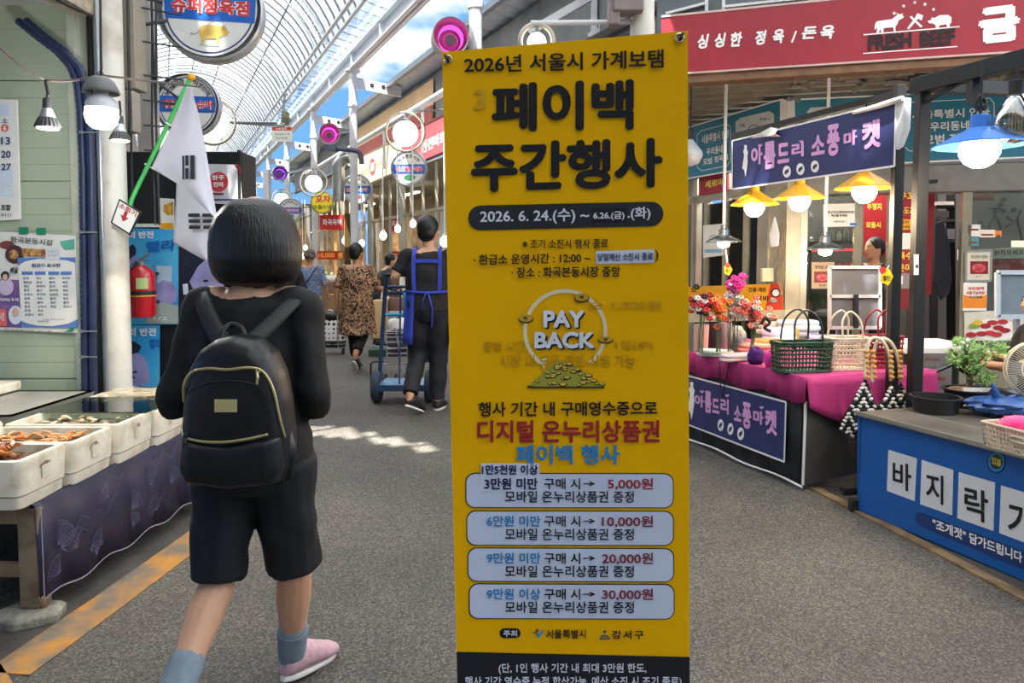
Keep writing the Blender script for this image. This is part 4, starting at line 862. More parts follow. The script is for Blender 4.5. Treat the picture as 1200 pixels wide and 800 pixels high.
# ---- black posts, upper banner, cone lamps
U0, U1 = Vector((1.79, 5.89, 0)), Vector((2.297, 4.35, 0)); pu = wall_plane(U0, U1)
fr2 = empty('post_frame', (2.33, 4.4, 0), 'slim black post frame at the back of the magenta stall, holding the navy banner', 'frame')
m_post = mat('dark grey post paint', '#161618', .45, var=.15)
du = (U1-U0).normalized(); q = pu.hit(1049, 300, -.02)
for p, z0 in ((q, 0),): mb = MB(); mb.beam(Vector((p.x, p.y, z0)), Vector((p.x, p.y, 2.42)), .055); mb.build('post', m_post, fr2, bevel=.003)
mb = MB(); mb.beam(U0+Vector((0, .04, 2.38)), Vector((q.x, q.y+.04, 2.38)), .04); mb.build('rail', m_post, fr2)
ub = tree_banner(pu, [(858, 165), (1050, 118), (1048, 194.5), (858, 221.5)],
  [('아', rect(880, 172.5, 893.6, 194, -2)), ('름', rect(895, 167, 909, 199, -3)), ('드', rect(911, 168.5, 925, 192, -2)), ('리', rect(927.5, 168, 942, 185, -2)), ('소', rect(950.6, 159.5, 966.6, 183, -3)), ('풍', rect(969, 147, 984, 184, -3)), ('마', rect(988.5, 155.5, 1004.5, 172.5, -3.5)), ('켓', rect(1010, 142.5, 1032, 176, -4))],
  [(922, 201, 4.8, 7), (938, 198, 4.8, 7), (955, 195, 4.8, 7)], (873.5, 182, 1.25), 'navy banner with lilac lettering hanging above the yellow lamps', pu.hit(953, 222), .012, 'hanging_banner', .02)
mb = MB()
P_ = [pu.hit(x, y, .03) for x, y in ((1000, 132), (1020, 127), (1040, 121), (1058, 115))]
mb.tube(P_, [.012, .014, .018, .016], 7); board(pu, [(1050, 117), (1060, 114), (1059, 150), (1050, 175)], None, mb=mb, thick=.05, lift=.02); mb.build('sleeve', m_pipe, ub, smooth=60)
mb = MB(); vs = [pu.hit(x, y, l) for x, y, l in ((880, 162, .02), (892, 155, .06), (903, 149, .04), (912, 151, .02), (908, 157, .07), (915, 160, .03), (898, 160, .05))]; mb.add(vs, [(0, 1, 6), (1, 2, 6), (2, 3, 4), (2, 4, 6), (4, 5, 6)]); mb.build('crumpled_paper', m_paper, None, label='crumpled white paper scrap lying on the top edge of the navy hanging banner', cat='paper', solid=.003)
m_yshade = mat('yellow lamp shade', '#e0a013', .35, var=.05); m_bulbw = mat('warm bulb glow', '#ffe9c4', .3, emit=7, var=.01); m_bulbc = mat('bright bulb glow', '#fff6e6', .3, emit=8, var=.01)
def cone_lamp(p, r, shade, label, group, top, cap=.28, bulb=.42, sides=12, h=.55, light=14, mb_bulb=None, name='pendant_lamp', lightc=(1, .78, .5)):
    e = empty(name, p, label, 'lamp', group)
    mb = MB(); mb.lathe([(r, 0), (r*.99, r*.03), (r*.22, r*h), (r*.20, r*h), (r*.2, r*(h+.28)), (r*.16, r*(h+.3)), (r*.1, r*(h+.3))], p, sides, cap=False); mb.build('lamp_shade', shade, e, solid=.003)
    mb = MB(); b = r*bulb; mb.lathe([(b*.8, .12*r), (b, -.02*r), (b*.97, -.2*r), (b*.72, -.4*r), (b*.35, -.5*r), (.001, -.52*r)], p, 18); mb.build('bulb', m_bulbw if mb_bulb is None else mb_bulb, e, smooth=180)
    mb = MB(); mb.tube([p+Vector((0, 0, r*(h+.28))), Vector((p.x, p.y, top))], .006, 6); mb.build('cord', m_dark, e, smooth=60)
    ld = bpy.data.lights.new('bulb_light', 'POINT'); ld.energy = light; ld.color = lightc; ld.shadow_soft_size = .06
    lo = bpy.data.objects.new('bulb_light', ld); COL.objects.link(lo); lo.location = p - Vector((0, 0, r*.52+.07)); return e
LG = 'yellow cone lamps under the navy banner'
cone_lamp(W(884, 240, 5.75), .185, m_yshade, 'yellow cone lamp nearest the banner stand, leftmost of the three yellow ones', LG, 2.36)
cone_lamp(W(937, 232.5, 5.2), .178, m_yshade, 'middle one of the three yellow cone lamps under the navy banner', LG, 2.36)
cone_lamp(W(1013, 221, 4.62), .178, m_yshade, 'yellow cone lamp next to the black post, rightmost of the three yellow ones', LG, 2.36)
m_tin = mat('brushed tin shade', '#9fa1a1', .25, .85)
for px, py, d, lb in ((848, 284, 6.9, 'tin shaded pendant lamp hanging left, before the side door notice'), (967, 293, 6.6, 'tin shaded pendant lamp hanging lower, under the middle yellow lamp')):
    p = W(px, py, d); e = empty('pendant_lamp', p, lb, 'lamp', 'tin shaded lamps on white rods')
    r = .165; mb = MB(); mb.lathe([(r, 0), (r*.98, .012), (r*.55, .05), (r*.3, .07), (r*.28, .12), (r*.18, .13), (r*.18, .16), (.012, .165)], p, 20, cap=False); mb.build('lamp_shade', m_tin, e, smooth=50, solid=.002)
    mb = MB(); mb.lathe([(.055, .02), (.06, -.01), (.05, -.04), (.001, -.055)], p, 14); mb.build('bulb', m_bulbw, e, smooth=180)
    mb = MB(); mb.tube([p+Vector((0, 0, .16)), Vector((p.x, p.y, 3.12))], .016, 8); mb.lathe([(.05, 3.08), (.05, 3.12)], (p.x, p.y, 0), 10); mb.build('rod', m_white, e, smooth=60)
    ld = bpy.data.lights.new('bulb_light', 'POINT'); ld.energy = 8; ld.color = (1, .8, .55); ld.shadow_soft_size = .05; lo = bpy.data.objects.new('bulb_light', ld); COL.objects.link(lo); lo.location = p-Vector((0, 0, .12))
p = W(809, 178, 6.8); e = empty('bare_bulb', p-Vector((0, 0, .13)), 'large clear bulb hanging beside the right edge of the yellow banner', 'lamp')
mb = MB(); mb.lathe([(.02, .12), (.05, .08), (.11, 0), (.115, -.04), (.08, -.11), (.001, -.135)], p, 16); mb.build('bulb', mat('pearl bulb', '#b8c0c0', .15, coat=.5), e, smooth=180)
mb = MB(); mb.lathe([(.025, .11), (.03, .2), (.01, .22)], p, 10); mb.tube([p+Vector((0, 0, .2)), Vector((p.x, p.y, 3.13))], .006, 6); mb.build('socket', m_dark, e, smooth=50)
# ================================================================== CANOPY FRAME AND BLUE COUNTER
J = G(1005, 600); J.z = 0; J2 = G(1200, 683); J2.z = 0; pj = wall_plane(J, J2); dj = (J2-J).normalized(); ej = Vector((-dj.y, dj.x, 0)); CZ = .555
def Q(s, t, z): v = J + dj*s + ej*t; return Vector((v.x, v.y, z))
cf = empty('canopy_frame', (2.25, 4.07, 0), 'thick black canopy post with a beam running to the top right corner', 'frame')
pb_ = W(1071, 479, 4.07)
mb = MB(); mb.beam(Vector((2.287, 4.09, 0)), Vector((2.287, 4.09, 2.40)), .062); mb.build('post', m_post, cf, bevel=.003)
b0, b1 = W(1080, 100, 4.09), W(1200, 69, 3.5); db = (b1-b0).normalized()
mb = MB(); mb.beam(b0-db*.05, b1+db*1.0, .07, .085); mb.build('beam', m_post, cf, bevel=.003)
mb = MB(); mb.beam(b0+Vector((.0, 0, -.10)), b0+db*.28+Vector((0, 0, -.03)), .02, .02); mb.build('brace', m_post, cf)
mb = MB(); mb.beam(b0+db*.34, b0+db*.34+Vector((0, 0, -.16)), .05, .05); mb.build('hanger', m_post, cf)
mb = MB(); mb.beam(b0, b0+Vector((1.6, .25, 0)), .06, .07); mb.build('beam', m_post, cf)
mb = MB(); mb.lathe([(.03, 0), (.034, .01), (.03, .02)], (0, 0, 0), 8)
m_bshade = mat('blue lamp shade', '#3f7fd6', .4, var=.05)
p = W(1148, 171, 3.55); cone_lamp(p, .205, m_bshade, 'blue cone lamp hanging above the blue counter, right side', None, b0.z-.02, bulb=.44, h=.42, light=14, mb_bulb=m_bulbc)
mb = MB()
for k in range(7): mb.tube([W(1150, 118, 3.55)+Vector((.022*math.cos(t), .012*math.sin(t*2), .03*math.sin(t)-.01*k/3)) for t in np.linspace(0, 2*PI, 13)[:-1]], .006, 5, closed=True)
mb.build('cable_bundle', m_dark, None, smooth=180, label='coil of black cable tied above the blue lamp', cat='cable')
p = W(1190, 143, 3.45); e = empty('globe_bulb', p-Vector((0, 0, .1)), 'large unlit clear glass bulb hanging at the right edge', 'lamp')
mb = MB(); mb.lathe([(.03, .13), (.05, .10), (.085, .04), (.095, -.01), (.08, -.06), (.04, -.09), (.001, -.1)], p, 20); mb.build('glass_globe', glass('bulb glass', '#c8beb0', .5), e, smooth=180)
mb = MB()
for k in range(5): mb.tube([p+Vector((-.03+.015*k, 0, .05)), p+Vector((-.03+.015*k, 0, -.04))], .004, 5)
mb.build('filament', mat('filament tan', '#d8c8a8', .5), e); mb = MB(); mb.lathe([(.032, .12), (.034, .19), (.012, .2)], p, 12); mb.tube([p+Vector((0, 0, .2)), Vector((p.x, p.y, b0.z))], .006, 6); mb.build('socket', m_dark, e, smooth=50)
# counter
ct = empty('fish_counter', Q(.8, .4, 0), 'low metal topped counter with a blue front panel of white letter cards', 'counter')
m_bpan = mat('blue panel print', '#1058a4', .4, var=.05); m_ctop = mat('worn metal counter', '#77726b', .35, .55, var=.35, nscale=4)
mb = MB(); board(pj, [(1005, 483.5), (1420, 594), (1420, 775), (1004.5, 596.5)], None, mb=mb, thick=.012); mb.build('front_panel', m_bpan, ct)
mb = MB(); mb.slab([Q(-.01, -.02, CZ), Q(1.9, -.02, CZ), Q(1.9, .95, CZ), Q(-.01, .95, CZ)], .02); mb.build('counter_top', m_ctop, ct)
mb = MB()
for t_ in (.25, .5): mb.beam(Q(0, t_, CZ+.001), Q(1.9, t_, CZ+.001), .012, .004)
mb.beam(Q(-.01, -.02, CZ-.004), Q(1.9, -.02, CZ-.004), .008, .022); mb.build('edge_trim', m_alu, ct)
mb = MB(); mb.slab([Q(0, .0, CZ-.02), Q(0, .93, CZ-.02), Q(0, .93, .2), Q(0, 0, .06)], .01); mb.build('end_panel', m_bpan, ct)
for s_, t_ in ((.03, .05), (.03, .88), (1.85, .05), (1.85, .88)): mb = MB(); mb.beam(Q(s_, t_, 0), Q(s_, t_, CZ-.02), .05); mb.build('leg', m_post, ct)
m_card = mat('letter card', '#d3d6da', .5, var=.02)
for cq, ch, gq in (([(1041, 526.7), (1074.6, 537), (1071.9, 587), (1039.2, 574.8)], '바', [(1046, 539), (1068, 544.5), (1068, 577), (1046, 570)]),
                   ([(1080, 538.6), (1117.3, 550.4), (1115.9, 603.7), (1078.2, 590.5)], '지', [(1085, 552.5), (1105.5, 557.5), (1105.5, 592), (1085, 586)]),
                   ([(1123.6, 552.9), (1166.2, 565.2), (1164.3, 622), (1121.7, 607)], '락', [(1130, 568.5), (1158, 576), (1158, 614), (1130, 606)]),
                   ([(1173, 568.5), (1219.8, 582.3), (1217.9, 642), (1170.9, 624.3)], '가', [(1181, 586), (1212, 594), (1212, 636), (1181, 627)])):
    mb = MB(); quad_on(mb, pj, cq, .002); mb.build('letter_card', m_card, ct); text(pj, ch, gq, m_nk, ct, .02, .003, 4)
mb = MB(); rrect_on(mb, pj, [(1072, 597.5), (1290, 680), (1290, 704), (1072, 614)], .5, .002, 12); mb.build('slogan_band', mat('navy band', '#17366f', .5), ct)
text(pj, '"조개젓" 담가드립니다', [(1092.8, 606.5), (1198, 647), (1198, 660), (1092.8, 619)], m_wtxt, ct, .03, .003, 3)
for r_, mm, l in ((11.5, m_nk, .002), (10.3, mat('emblem blue', '#2f7cc0', .5), .0024), (7.5, mat('emblem dark', '#1b3a30', .5), .0028)): mb = MB(); disc_on(mb, pj, 1167.5, 541, r_*.95, r_*1.15, l, 24); mb.build('emblem', mm, ct)
text(pj, '안심\n시장', [(1162, 535), (1173, 538), (1173, 547), (1162, 544)], m_ytxt, ct, .04, .0034, 3)
mb = MB(); mb.box(Q(-.02, .0, .035), (.06, .05, .07)); mb.build('foot', m_dark, ct, bevel=.006)
mb = MB(); mb.box(Q(-.25, .28, .035), (.3, .05, .03), .3); mb.build('foot', m_dark, ct, bevel=.006)
# ================================================================== LEFT SEAFOOD STALL
def xl(y): return -1.81 + .06*(y-2.68)
ptb = wall_plane((xl(2.6), 2.6), (xl(4.1), 4.1)); LZ = .46
m_wood = mat('weathered wood', '#8d7d66', .75, hex2='#6b5b47', nscale=9, bump=.3)
m_sty = mat('dirty styrofoam', '#b9ab90', .75, hex2='#dcd5c4', fac=(.3, .55), nscale=9, bump=.25, bscale=30); m_styd = mat('styrofoam stain', '#85745a', .8, hex2='#c9bda4', fac=(.4, .55), nscale=30)
m_sheetst = mat('shallow steel tray', '#b9b6ae', .42, .5, var=.12)
stl = empty('seafood_stall', (-2.5, 3.3, 0), 'wooden seafood stall table with a navy shell patterned skirt, left side', 'table')
mb = MB(); mb.slab([(xl(2.7)-.02, 2.7, LZ), (xl(4.05)-.02, 4.05, LZ), (-3.4, 4.05, LZ), (-3.4, 2.7, LZ)], .02); mb.build('table_top', m_wood, stl)
for x, y in ((-1.84, 2.74), (-1.80, 3.98), (-3.3, 2.76), (-3.3, 3.98)): mb = MB(); mb.beam((x, y, .055 if y < 3 and x > -2 else 0), (x, y, LZ-.02), .075); mb.build('leg', m_wood, stl, bevel=.003)
for z, h in ((LZ-.05, .06), (.2, .05)): mb = MB(); mb.beam((-3.3, 2.72, z), (-1.87, 2.72, z), .03, h); mb.build('rail', m_wood, stl)
mb = MB(); n = 30; vs = []; fs = []
for i in range(n+1):
    y = 2.70 + 1.36*i/n; w_ = .006*math.sin(i*1.3)
    vs += [(xl(y)-.02, y, LZ+.004), (xl(y)+.0+w_*.3, y, LZ-.01), (xl(y)+.006+w_, y, .27), (xl(y)+.012+w_*2, y+.0, .09+.012*math.sin(i*.9))]
for i in range(n):
    for j in range(3): a = i*4+j; fs.append((a, a+4, a+5, a+1))
m_skirt = mat('navy shell skirt', '#2b2a42', .45, var=.3, nscale=3, bump=.1, bscale=6)
mb.add(vs, fs); skirt = mb.build('skirt', m_skirt, stl, smooth=180, solid=.003)
psk = wall_plane((xl(2.6)+.022, 2.6), (xl(4.1)+.022, 4.1)); m_line = mat('faint shell print', '#5f5e7e', .5, var=.2)
mb = MB(); RS = random.Random(9)
def pline(pts, w=.002): 
    P = [Vector(p) for p in pts]
    for a, b in zip(P, P[1:]): mb.beam(a, b, w, .0006, up=psk.n)
def onsk(y, z): return (xl(y)+.0235, y, z)
for k in range(15):
    cy, cz, r, a0 = 2.78+RS.random()*1.2, .13+RS.random()*.27, .05+RS.random()*.05, RS.uniform(-1, 1)
    pts = []
    for j in range(9):
        a = a0 + PI/2 + (j-4)*.2; e_ = (cy+r*math.cos(a), min(.45, max(.1, cz+r*math.sin(a)))); pline([onsk(cy, cz), onsk(*e_)], .0013); pts.append(onsk(*e_))
    pline(pts, .002)
for k in range(9):
    y0, z0 = 2.75+RS.random()*1.1, .12+RS.random()*.28; pline([onsk(y0+.02*j, min(.45, max(.1, z0+.025*math.sin(j*.9+k)+.004*j))) for j in range(10)], .0018)
mb.build('shell_print', m_line, stl, kind='stuff')
mb = MB(); pline([(xl(2.7)+.026, 2.70, .45), (xl(2.7)+.028, 2.7, .1)] , .004); pline([(xl(y)+.028, y, .088+.012*math.sin((y-2.7)/1.36*30*.9)) for y in np.linspace(2.7, 4.05, 31)], .006); mb.build('skirt_hem', mat('pale hem', '#8f8ea3', .6), stl)
mb = MB(); mb.tube([(-1.80, 2.71, .1), (-1.80, 2.72, .05), (-1.83, 2.73, .06), (-1.82, 2.70, .035)], .012, 6); mb.build('tie', mat('brown string', '#8b6f52', .8), stl, smooth=180)
def lump(mb, c, r, rnd, n=10, m=7, amp=.2):
    i0 = len(mb.v); mb.ell(c, r, n, m); c = Vector(c)
    for i in range(i0, len(mb.v)):
        v = Vector(mb.v[i]); mb.v[i] = tuple(c + (v-c)*(1+rnd.uniform(-amp, amp)))
mb = MB(); rs_ = random.Random(3); mb.loft([[(-1.86+.12*a*s_, 2.72+.085*b*s_, z) for a, b in ((-1, -.7), (.1, -1.1), (1, -.3), (.8, .8), (-.5, 1))] for s_, z in ((1.08, 0), (1.1, .035), (.9, .05))])
mb.build('paving_stone', mat('rough grey stone', '#8d887b', .9, var=.4, nscale=20, bump=.8), None, label='flat rough grey stone propping the near leg of the seafood stall', cat='stone', bevel=.006)
mb = MB(); mb.lathe([(.035, .05), (.035, .056), (.02, .058)], (-1.84, 2.74, 0), 12); mb.build('foot_cap', m_galv, stl)
# crates
def crate(name, x0, x1, y0, y1, z0, z1, label, group, stain=True, m=m_sty):
    e = empty(name, ((x0+x1)/2, (y0+y1)/2, z0), label, 'crate', group); t = .028
    def rr(a, b, c, d, z, r=.03): # rounded rectangle ring
        pts = []
        for cx, cy, an in ((c-r, d-r, 0), (a+r, d-r, PI/2), (a+r, b+r, PI), (c-r, b+r, 3*PI/2)):
            for i in range(4): th = an+PI/2*i/3; pts.append((cx+r*math.cos(th), cy+r*math.sin(th), z))
        return pts
    mb = MB(); mb.loft([rr(x0+.012, y0+.008, x1-.012, y1-.008, z0), rr(x0+.008, y0+.006, x1-.008, y1-.006, z0+.045)]); mb.build('base', m, e, smooth=40)
    mb = MB(); zz = z0+.05
    mb.loft([rr(x0+.004, y0+.002, x1-.004, y1-.002, zz), rr(x0, y0, x1, y1, z1-.012), rr(x0+.004, y0+.004, x1-.004, y1-.004, z1), rr(x0+t, y0+t, x1-t, y1-t, z1, .015), rr(x0+t+.008, y0+t+.008, x1-t-.008, y1-t-.008, z1-.07, .015), rr(x0+t+.01, y0+t+.01, x1-t-.01, y1-t-.01, z1-.085, .015)])
    mb.build('box', m, e, smooth=40)
    if stain:
        cy = (y0+y1)/2; z = z1-.05; mb = MB(); rnd = random.Random(int(cy*100)); pts = [(x1+.0024, cy+(.036+rnd.uniform(-.006, .006))*math.cos(t)*(1 if math.sin(t) > 0 else .8), z+(.022+rnd.uniform(-.005, .004))*math.sin(t)) for t in np.linspace(0, 2*PI, 15)[:-1]]
        mb.add(pts, [tuple(range(14))]); mb.build('grime', m_styd, e); mb = MB(); mb.lohi((x1-.001, cy-.024, z-.045), (x1+.004, cy+.024, z+.004)); mb.build('handle', m, e, bevel=.003)
    return e
ys = [2.62, 2.915, 3.225, 3.545, 3.84, 4.06]; CL = ['nearest white crate with crabs, rounded front corner', 'second crate in the front row, orange shrimp inside', 'third crate in the front row with grey shell bed', 'fourth crate in the front row lying under the glass sheet', 'farthest crate in the front row, dried shellfish inside']
cr_ = []
for k in range(5):
    ym = (ys[k]+ys[k+1])/2; cr_.append(crate('foam_crate', -2.30+.0*k, xl(ym)+.0, ys[k]+.002, ys[k+1]-.002, LZ, .64-.004*(k % 2), CL[k], 'foam crates on the seafood stall'))
crate('foam_crate', -2.95, -2.34, 2.62, 3.10, LZ, .64, 'white crate behind the crab crate, left edge of the stall', 'foam crates on the seafood stall', False)
crate('foam_crate', -3.25, -2.34, 3.12, 3.32, LZ, .64, 'narrow crate before the steel tray, second row', 'foam crates on the seafood stall', False)
# deep steel tray at the back left
e = empty('steel_tray', (-2.8, 3.68, LZ), 'wide empty steel tray with a flange against the green wall', 'tray')
mb = MB(); X0, X1, Y0, Y1 = -3.25, -2.33, 3.35, 4.02
def rc(a, b, c, d, z): return [(a, b, z), (c, b, z), (c, d, z), (a, d, z)]
mb.loft([rc(X0, Y0, X1, Y1, .655), rc(X0+.03, Y0+.03, X1-.03, Y1-.03, .655), rc(X0+.05, Y0+.05, X1-.05, Y1-.05, .54)]); mb.loft([rc(X0, Y0, X1, Y1, .65), rc(X0+.06, Y0+.06, X1-.06, Y1-.06, LZ+.001)]); mb.build('basin', m_sheetst, e)
mb = MB(); mb.box((-2.72, 3.74, .60), (.10, .10, .12)); mb.build('partition', m_sheetst, e, bevel=.01)
mb = MB(); mb.box((-2.95, 3.9, .69), (.45, .2, .05)); mb.build('foam_slab', m_sty, None, label='white foam slab lying on the steel tray, left edge', cat='foam slab', bevel=.008)
# crate linings (trays of wet bed) and the catch
m_bedb = mat('brown wet bed', '#7a6242', .4, hex2='#3e2f20', nscale=22, bump=.4); m_bedg = mat('grey shell bed', '#8d8471', .5, hex2='#4f483b', nscale=25, bump=.4)
beds = [m_bedb, m_bedb, m_bedg, m_bedg, m_bedb]
for k in range(5):
    mb = MB(); xr = xl((ys[k]+ys[k+1])/2); vs = []; fs = []; RB = random.Random(k)
    for i in range(13):
        for j in range(9): vs.append((-2.262+(xr+2.262-.04)*i/12, ys[k]+.034+(ys[k+1]-ys[k]-.068)*j/8, .600+RB.uniform(0, .014)))
    for i in range(12):
        for j in range(8): a = i*9+j; fs.append((a, a+9, a+10, a+1))
    mb.add(vs, fs).build('bed', beds[k], cr_[k], smooth=180, kind='stuff')
def item_mesh(kind, rnd):
    mb = MB()
    if kind == 'crab':
        lump(mb, (0, 0, .012), (.026, .018, .012), rnd, 9, 6, .12)
        for s_ in (-1, 1):
            for j in range(3): mb.tube([(s_*.02, -.008+.008*j, .012), (s_*.038, -.014+.014*j, .018), (s_*.05, -.018+.018*j, .002)], [.0035, .003, .0012], 4)
            mb.tube([(s_*.015, .012, .012), (s_*.03, .026, .014), (s_*.016, .036, .01)], [.004, .006, .003], 5)
    elif kind == 'clam':
        n = 9
        for sg in (1, -1):
            rg = [[(.022*s_*math.cos(t)*(1+.06*(i % 2)), .018*s_*math.sin(t), .009*sg*z+.009) for i, t in enumerate(np.linspace(0, 2*PI, n+1)[:-1])] for s_, z in ((1, 0), (.75, .75), (.3, 1.05))]
            mb.loft(rg)
    elif kind == 'shrimp':
        mb.tube([(.03*math.cos(t), .02*math.sin(t), .008) for t in np.linspace(.2, 2.6, 8)], [.003, .006, .008, .008, .007, .006, .004, .006], 6)
        for t in (1, 1.4, 1.8): mb.tube([(.024*math.cos(t), .014*math.sin(t), .006), (.012*math.cos(t), .004*math.sin(t), .001)], .001, 3)
        mb.tube([(.03*math.cos(.2), .02*math.sin(.2), .008), (.045, -.012, .012)], .0007, 3)
    return mb
M_IT = {'crab': [mat('crab shell brown', '#8a4f2c', .4, var=.4, nscale=30), mat('crab shell orange', '#c0702f', .4, var=.3, nscale=30)], 'clam': [mat('clam shell tan', '#b59c74', .5, var=.4, nscale=40), mat('clam shell dark', '#4a4036', .4, var=.3, nscale=40), mat('clam shell cream', '#d8cbab', .5, var=.2, nscale=40)], 'shrimp': [mat('shrimp orange', '#d98540', .4, var=.3, nscale=30), mat('shrimp pale', '#e0ab78', .4, var=.2, nscale=30)]}
PL = [('crab', 0, 34, 'brown crabs heaped in the nearest foam crate', 'crab'), ('shrimp', 1, 44, 'orange shrimps spread in the second foam crate', 'shrimp'), ('clam', 2, 30, 'small shells in the third foam crate', 'shell'), ('clam', 3, 26, 'small shells in the crate under the glass sheet', 'shell'), ('clam', 4, 40, 'tan shells in the farthest foam crate', 'shell')]
for kind, k, cnt, gl_, cat_ in PL:
    rnd = random.Random(50+k); protos = []
    for mi, mm in enumerate(M_IT[kind]):
        me_o = item_mesh(kind, rnd).build(cat_, mm, None, smooth=50, origin=(0, 0, 0)); protos.append(me_o)
    xr = xl((ys[k]+ys[k+1])/2)
    for j in range(cnt):
        o = protos[j % len(protos)] if j < len(protos) else protos[j % len(protos)].copy()
        if j >= len(protos): COL.objects.link(o)
        u, v = rnd.random(), rnd.random()
        if kind == 'crab': u = .05+.75*u
        o.location = (-2.22+(xr+2.22-.085)*u, ys[k]+.06+(ys[k+1]-ys[k]-.12)*v, .608+(.012 if kind != 'crab' else .03)*rnd.random())
        o.rotation_euler = (rnd.uniform(-.5, .5), rnd.uniform(-.5, .5), rnd.uniform(0, 6.28)); sc = rnd.uniform(.75, 1.15) * {'crab': .95, 'clam': .8, 'shrimp': .9}[kind]; o.scale = (sc,)*3
        tag(o, {'crab': 'small brown crab in the heap filling the nearest foam crate', 'shrimp': 'small orange shrimp lying in the second foam crate', 'clam': ('small shell on the grey bed of the third foam crate', 'small shell in the crate beneath the glass sheet', 'tan shell in the farthest foam crate of the front row')[max(0, k-2)]}[kind], cat_, gl_)
mb = MB(); lump(mb, (-1.93, 2.74, .60), (.036, .026, .020), random.Random(1), 12, 8, .06); mb.build('sea_snail', mat('dark snail', '#3a3a30', .3, hex2='#7a7560', nscale=30), None, smooth=180, label='round dark green shell at the front of the crab crate', cat='shell')
gy0, gy1 = 3.47, 3.86
mb = MB(); mb.lohi((-2.28, gy0, .6425), (-1.77, gy1, .6485)); mb.build('glass_sheet', glass('sheet glass green', '#cfe4da', .6), None, label='clear glass sheet laid over the fourth crate of the stall', cat='glass sheet')
mb = MB(); rnd = random.Random(6); vs = []; fs = []
for i in range(9):
    for j in range(9): vs.append((-2.2+.3*i/8, 3.84+.19*j/8+.02*math.sin(i), .655+rnd.uniform(0, .022)))
for i in range(8):
    for j in range(8): a = i*9+j; fs.append((a, a+9, a+10, a+1))
mb.add(vs, fs).build('plastic_wrap', mat('clear plastic film', '#e2d2a8', .15, coat=1, alpha=.45), None, smooth=180, label='crumpled clear plastic film over the farthest crate', cat='plastic bag')
# ================================================================== THINGS ON THE GREEN WALL
m_cblue = mat('calendar blue', '#27477f', .5); m_pinkr = mat('calendar red', '#e06a5a', .5); m_pale = mat('pale blue box', '#cfdcea', .6)
cal = sheet(wl, [(-60, 113), (19.5, 117), (23.5, 257), (-60, 262)], m_paper, 'large wall calendar with blue Saturday numbers, cut by the left edge', 'calendar', lift=.02, thick=.012,
  fills=[(rect(-2, 122, 11, 136), m_pale), (('disc', 5.5, 150, 4.6, 4.6), m_pinkr), (rect(-30, 199, 15, 219), m_pale), (rect(-30, 221, 15.5, 230), m_pale)],
  texts=[('土', rect(1.8, 138.5, 9.5, 144), m_cblue, .03), ('6', rect(3.8, 147, 7.4, 153), m_wtxt, .04), ('13', rect(1.2, 160.5, 12, 169.5), m_cblue, .03), ('20', rect(1.2, 176.5, 12.5, 185), m_cblue, .03), ('27', rect(1.4, 191.5, 13, 199.5), m_cblue, .03),
         ('12', rect(-15, 160.5, -5, 169.5), m_ktxt, .03), ('19', rect(-15, 176.5, -5, 185), m_ktxt, .03), ('26', rect(-15, 191.5, -5, 199.5), m_ktxt, .03), ('조합', rect(1, 239.5, 12.5, 246.5), m_ktxt, .03), ('-0111', rect(0, 250, 13, 253.5), m_ktxt, .02)])
m_grt = mat('green tape', '#12855a', .4); m_purp = mat('purple print', '#6b4f8e', .5, hex2='#8d6a9e'); m_food = mat('food print', '#7c4a30', .5, hex2='#c89a50', nscale=40)
po = sheet(wl, [(-60, 268), (88, 276), (91.5, 390), (-60, 384)], mat('poster cream', '#e4e2da', .6), 'market poster with food pictures and purple lower part on green wall', 'poster', lift=.018,
  fills=[(('poly', [(-30, 326), (24, 328), (25, 384), (-30, 382)]), m_purp), (('poly', [(70, 283), (80, 281), (87, 280), (87, 292), (76, 293), (72, 289)]), mat('mint print', '#5fb09a', .5)), (('disc', 8, 287, 9, 5), mat('tomato print', '#7a3b33', .5)), (('disc', 17, 298, 11, 11), mat('plum print', '#4a2833', .5)), (('disc', 16, 298, 5.5, 5.5), m_food), (('poly', [(26, 291), (54, 292), (54, 301), (26, 300)]), m_food), (('disc', 7, 336, 9, 10), mat('pale dress print', '#c7b9ce', .5)), (('disc', 6, 323, 5, 5.5), mat('dark hair print', '#3b2a33', .5)), (('disc', 6, 324.5, 3, 3.6), mat('skin print', '#d9ad93', .5)), (('disc', 18, 369, 8, 11), m_pale), (('disc', 18, 366, 4, 5.5), MATS['skin print']), (('poly', [(-5, 362), (7, 362), (8, 382), (-5, 382)]), m_pinkr), (('poly', [(75, 389), (87, 383), (85, 389)]), m_grt)],
  texts=[('화곡본동시장', [(12, 276.5), (62, 281), (62, 287.5), (12, 284)], m_ktxt, .01), ('배달', rect(12, 313, 21, 320), m_ktxt, .04), ('무료배송 행사중', rect(0, 349, 22, 353), m_wtxt, .01), ('시장', rect(0, 366, 5, 376), m_wtxt, .02), ('화곡본동시장 상인회', [(5, 384.5), (60, 387.5), (60, 389), (5, 386.5)], m_ktxt, .0)])
for k, q in enumerate((rect(22, 266, 33, 274), rect(43, 267, 53.5, 275))): board(wl, q, m_grt, po, 'tape', .002, .024)
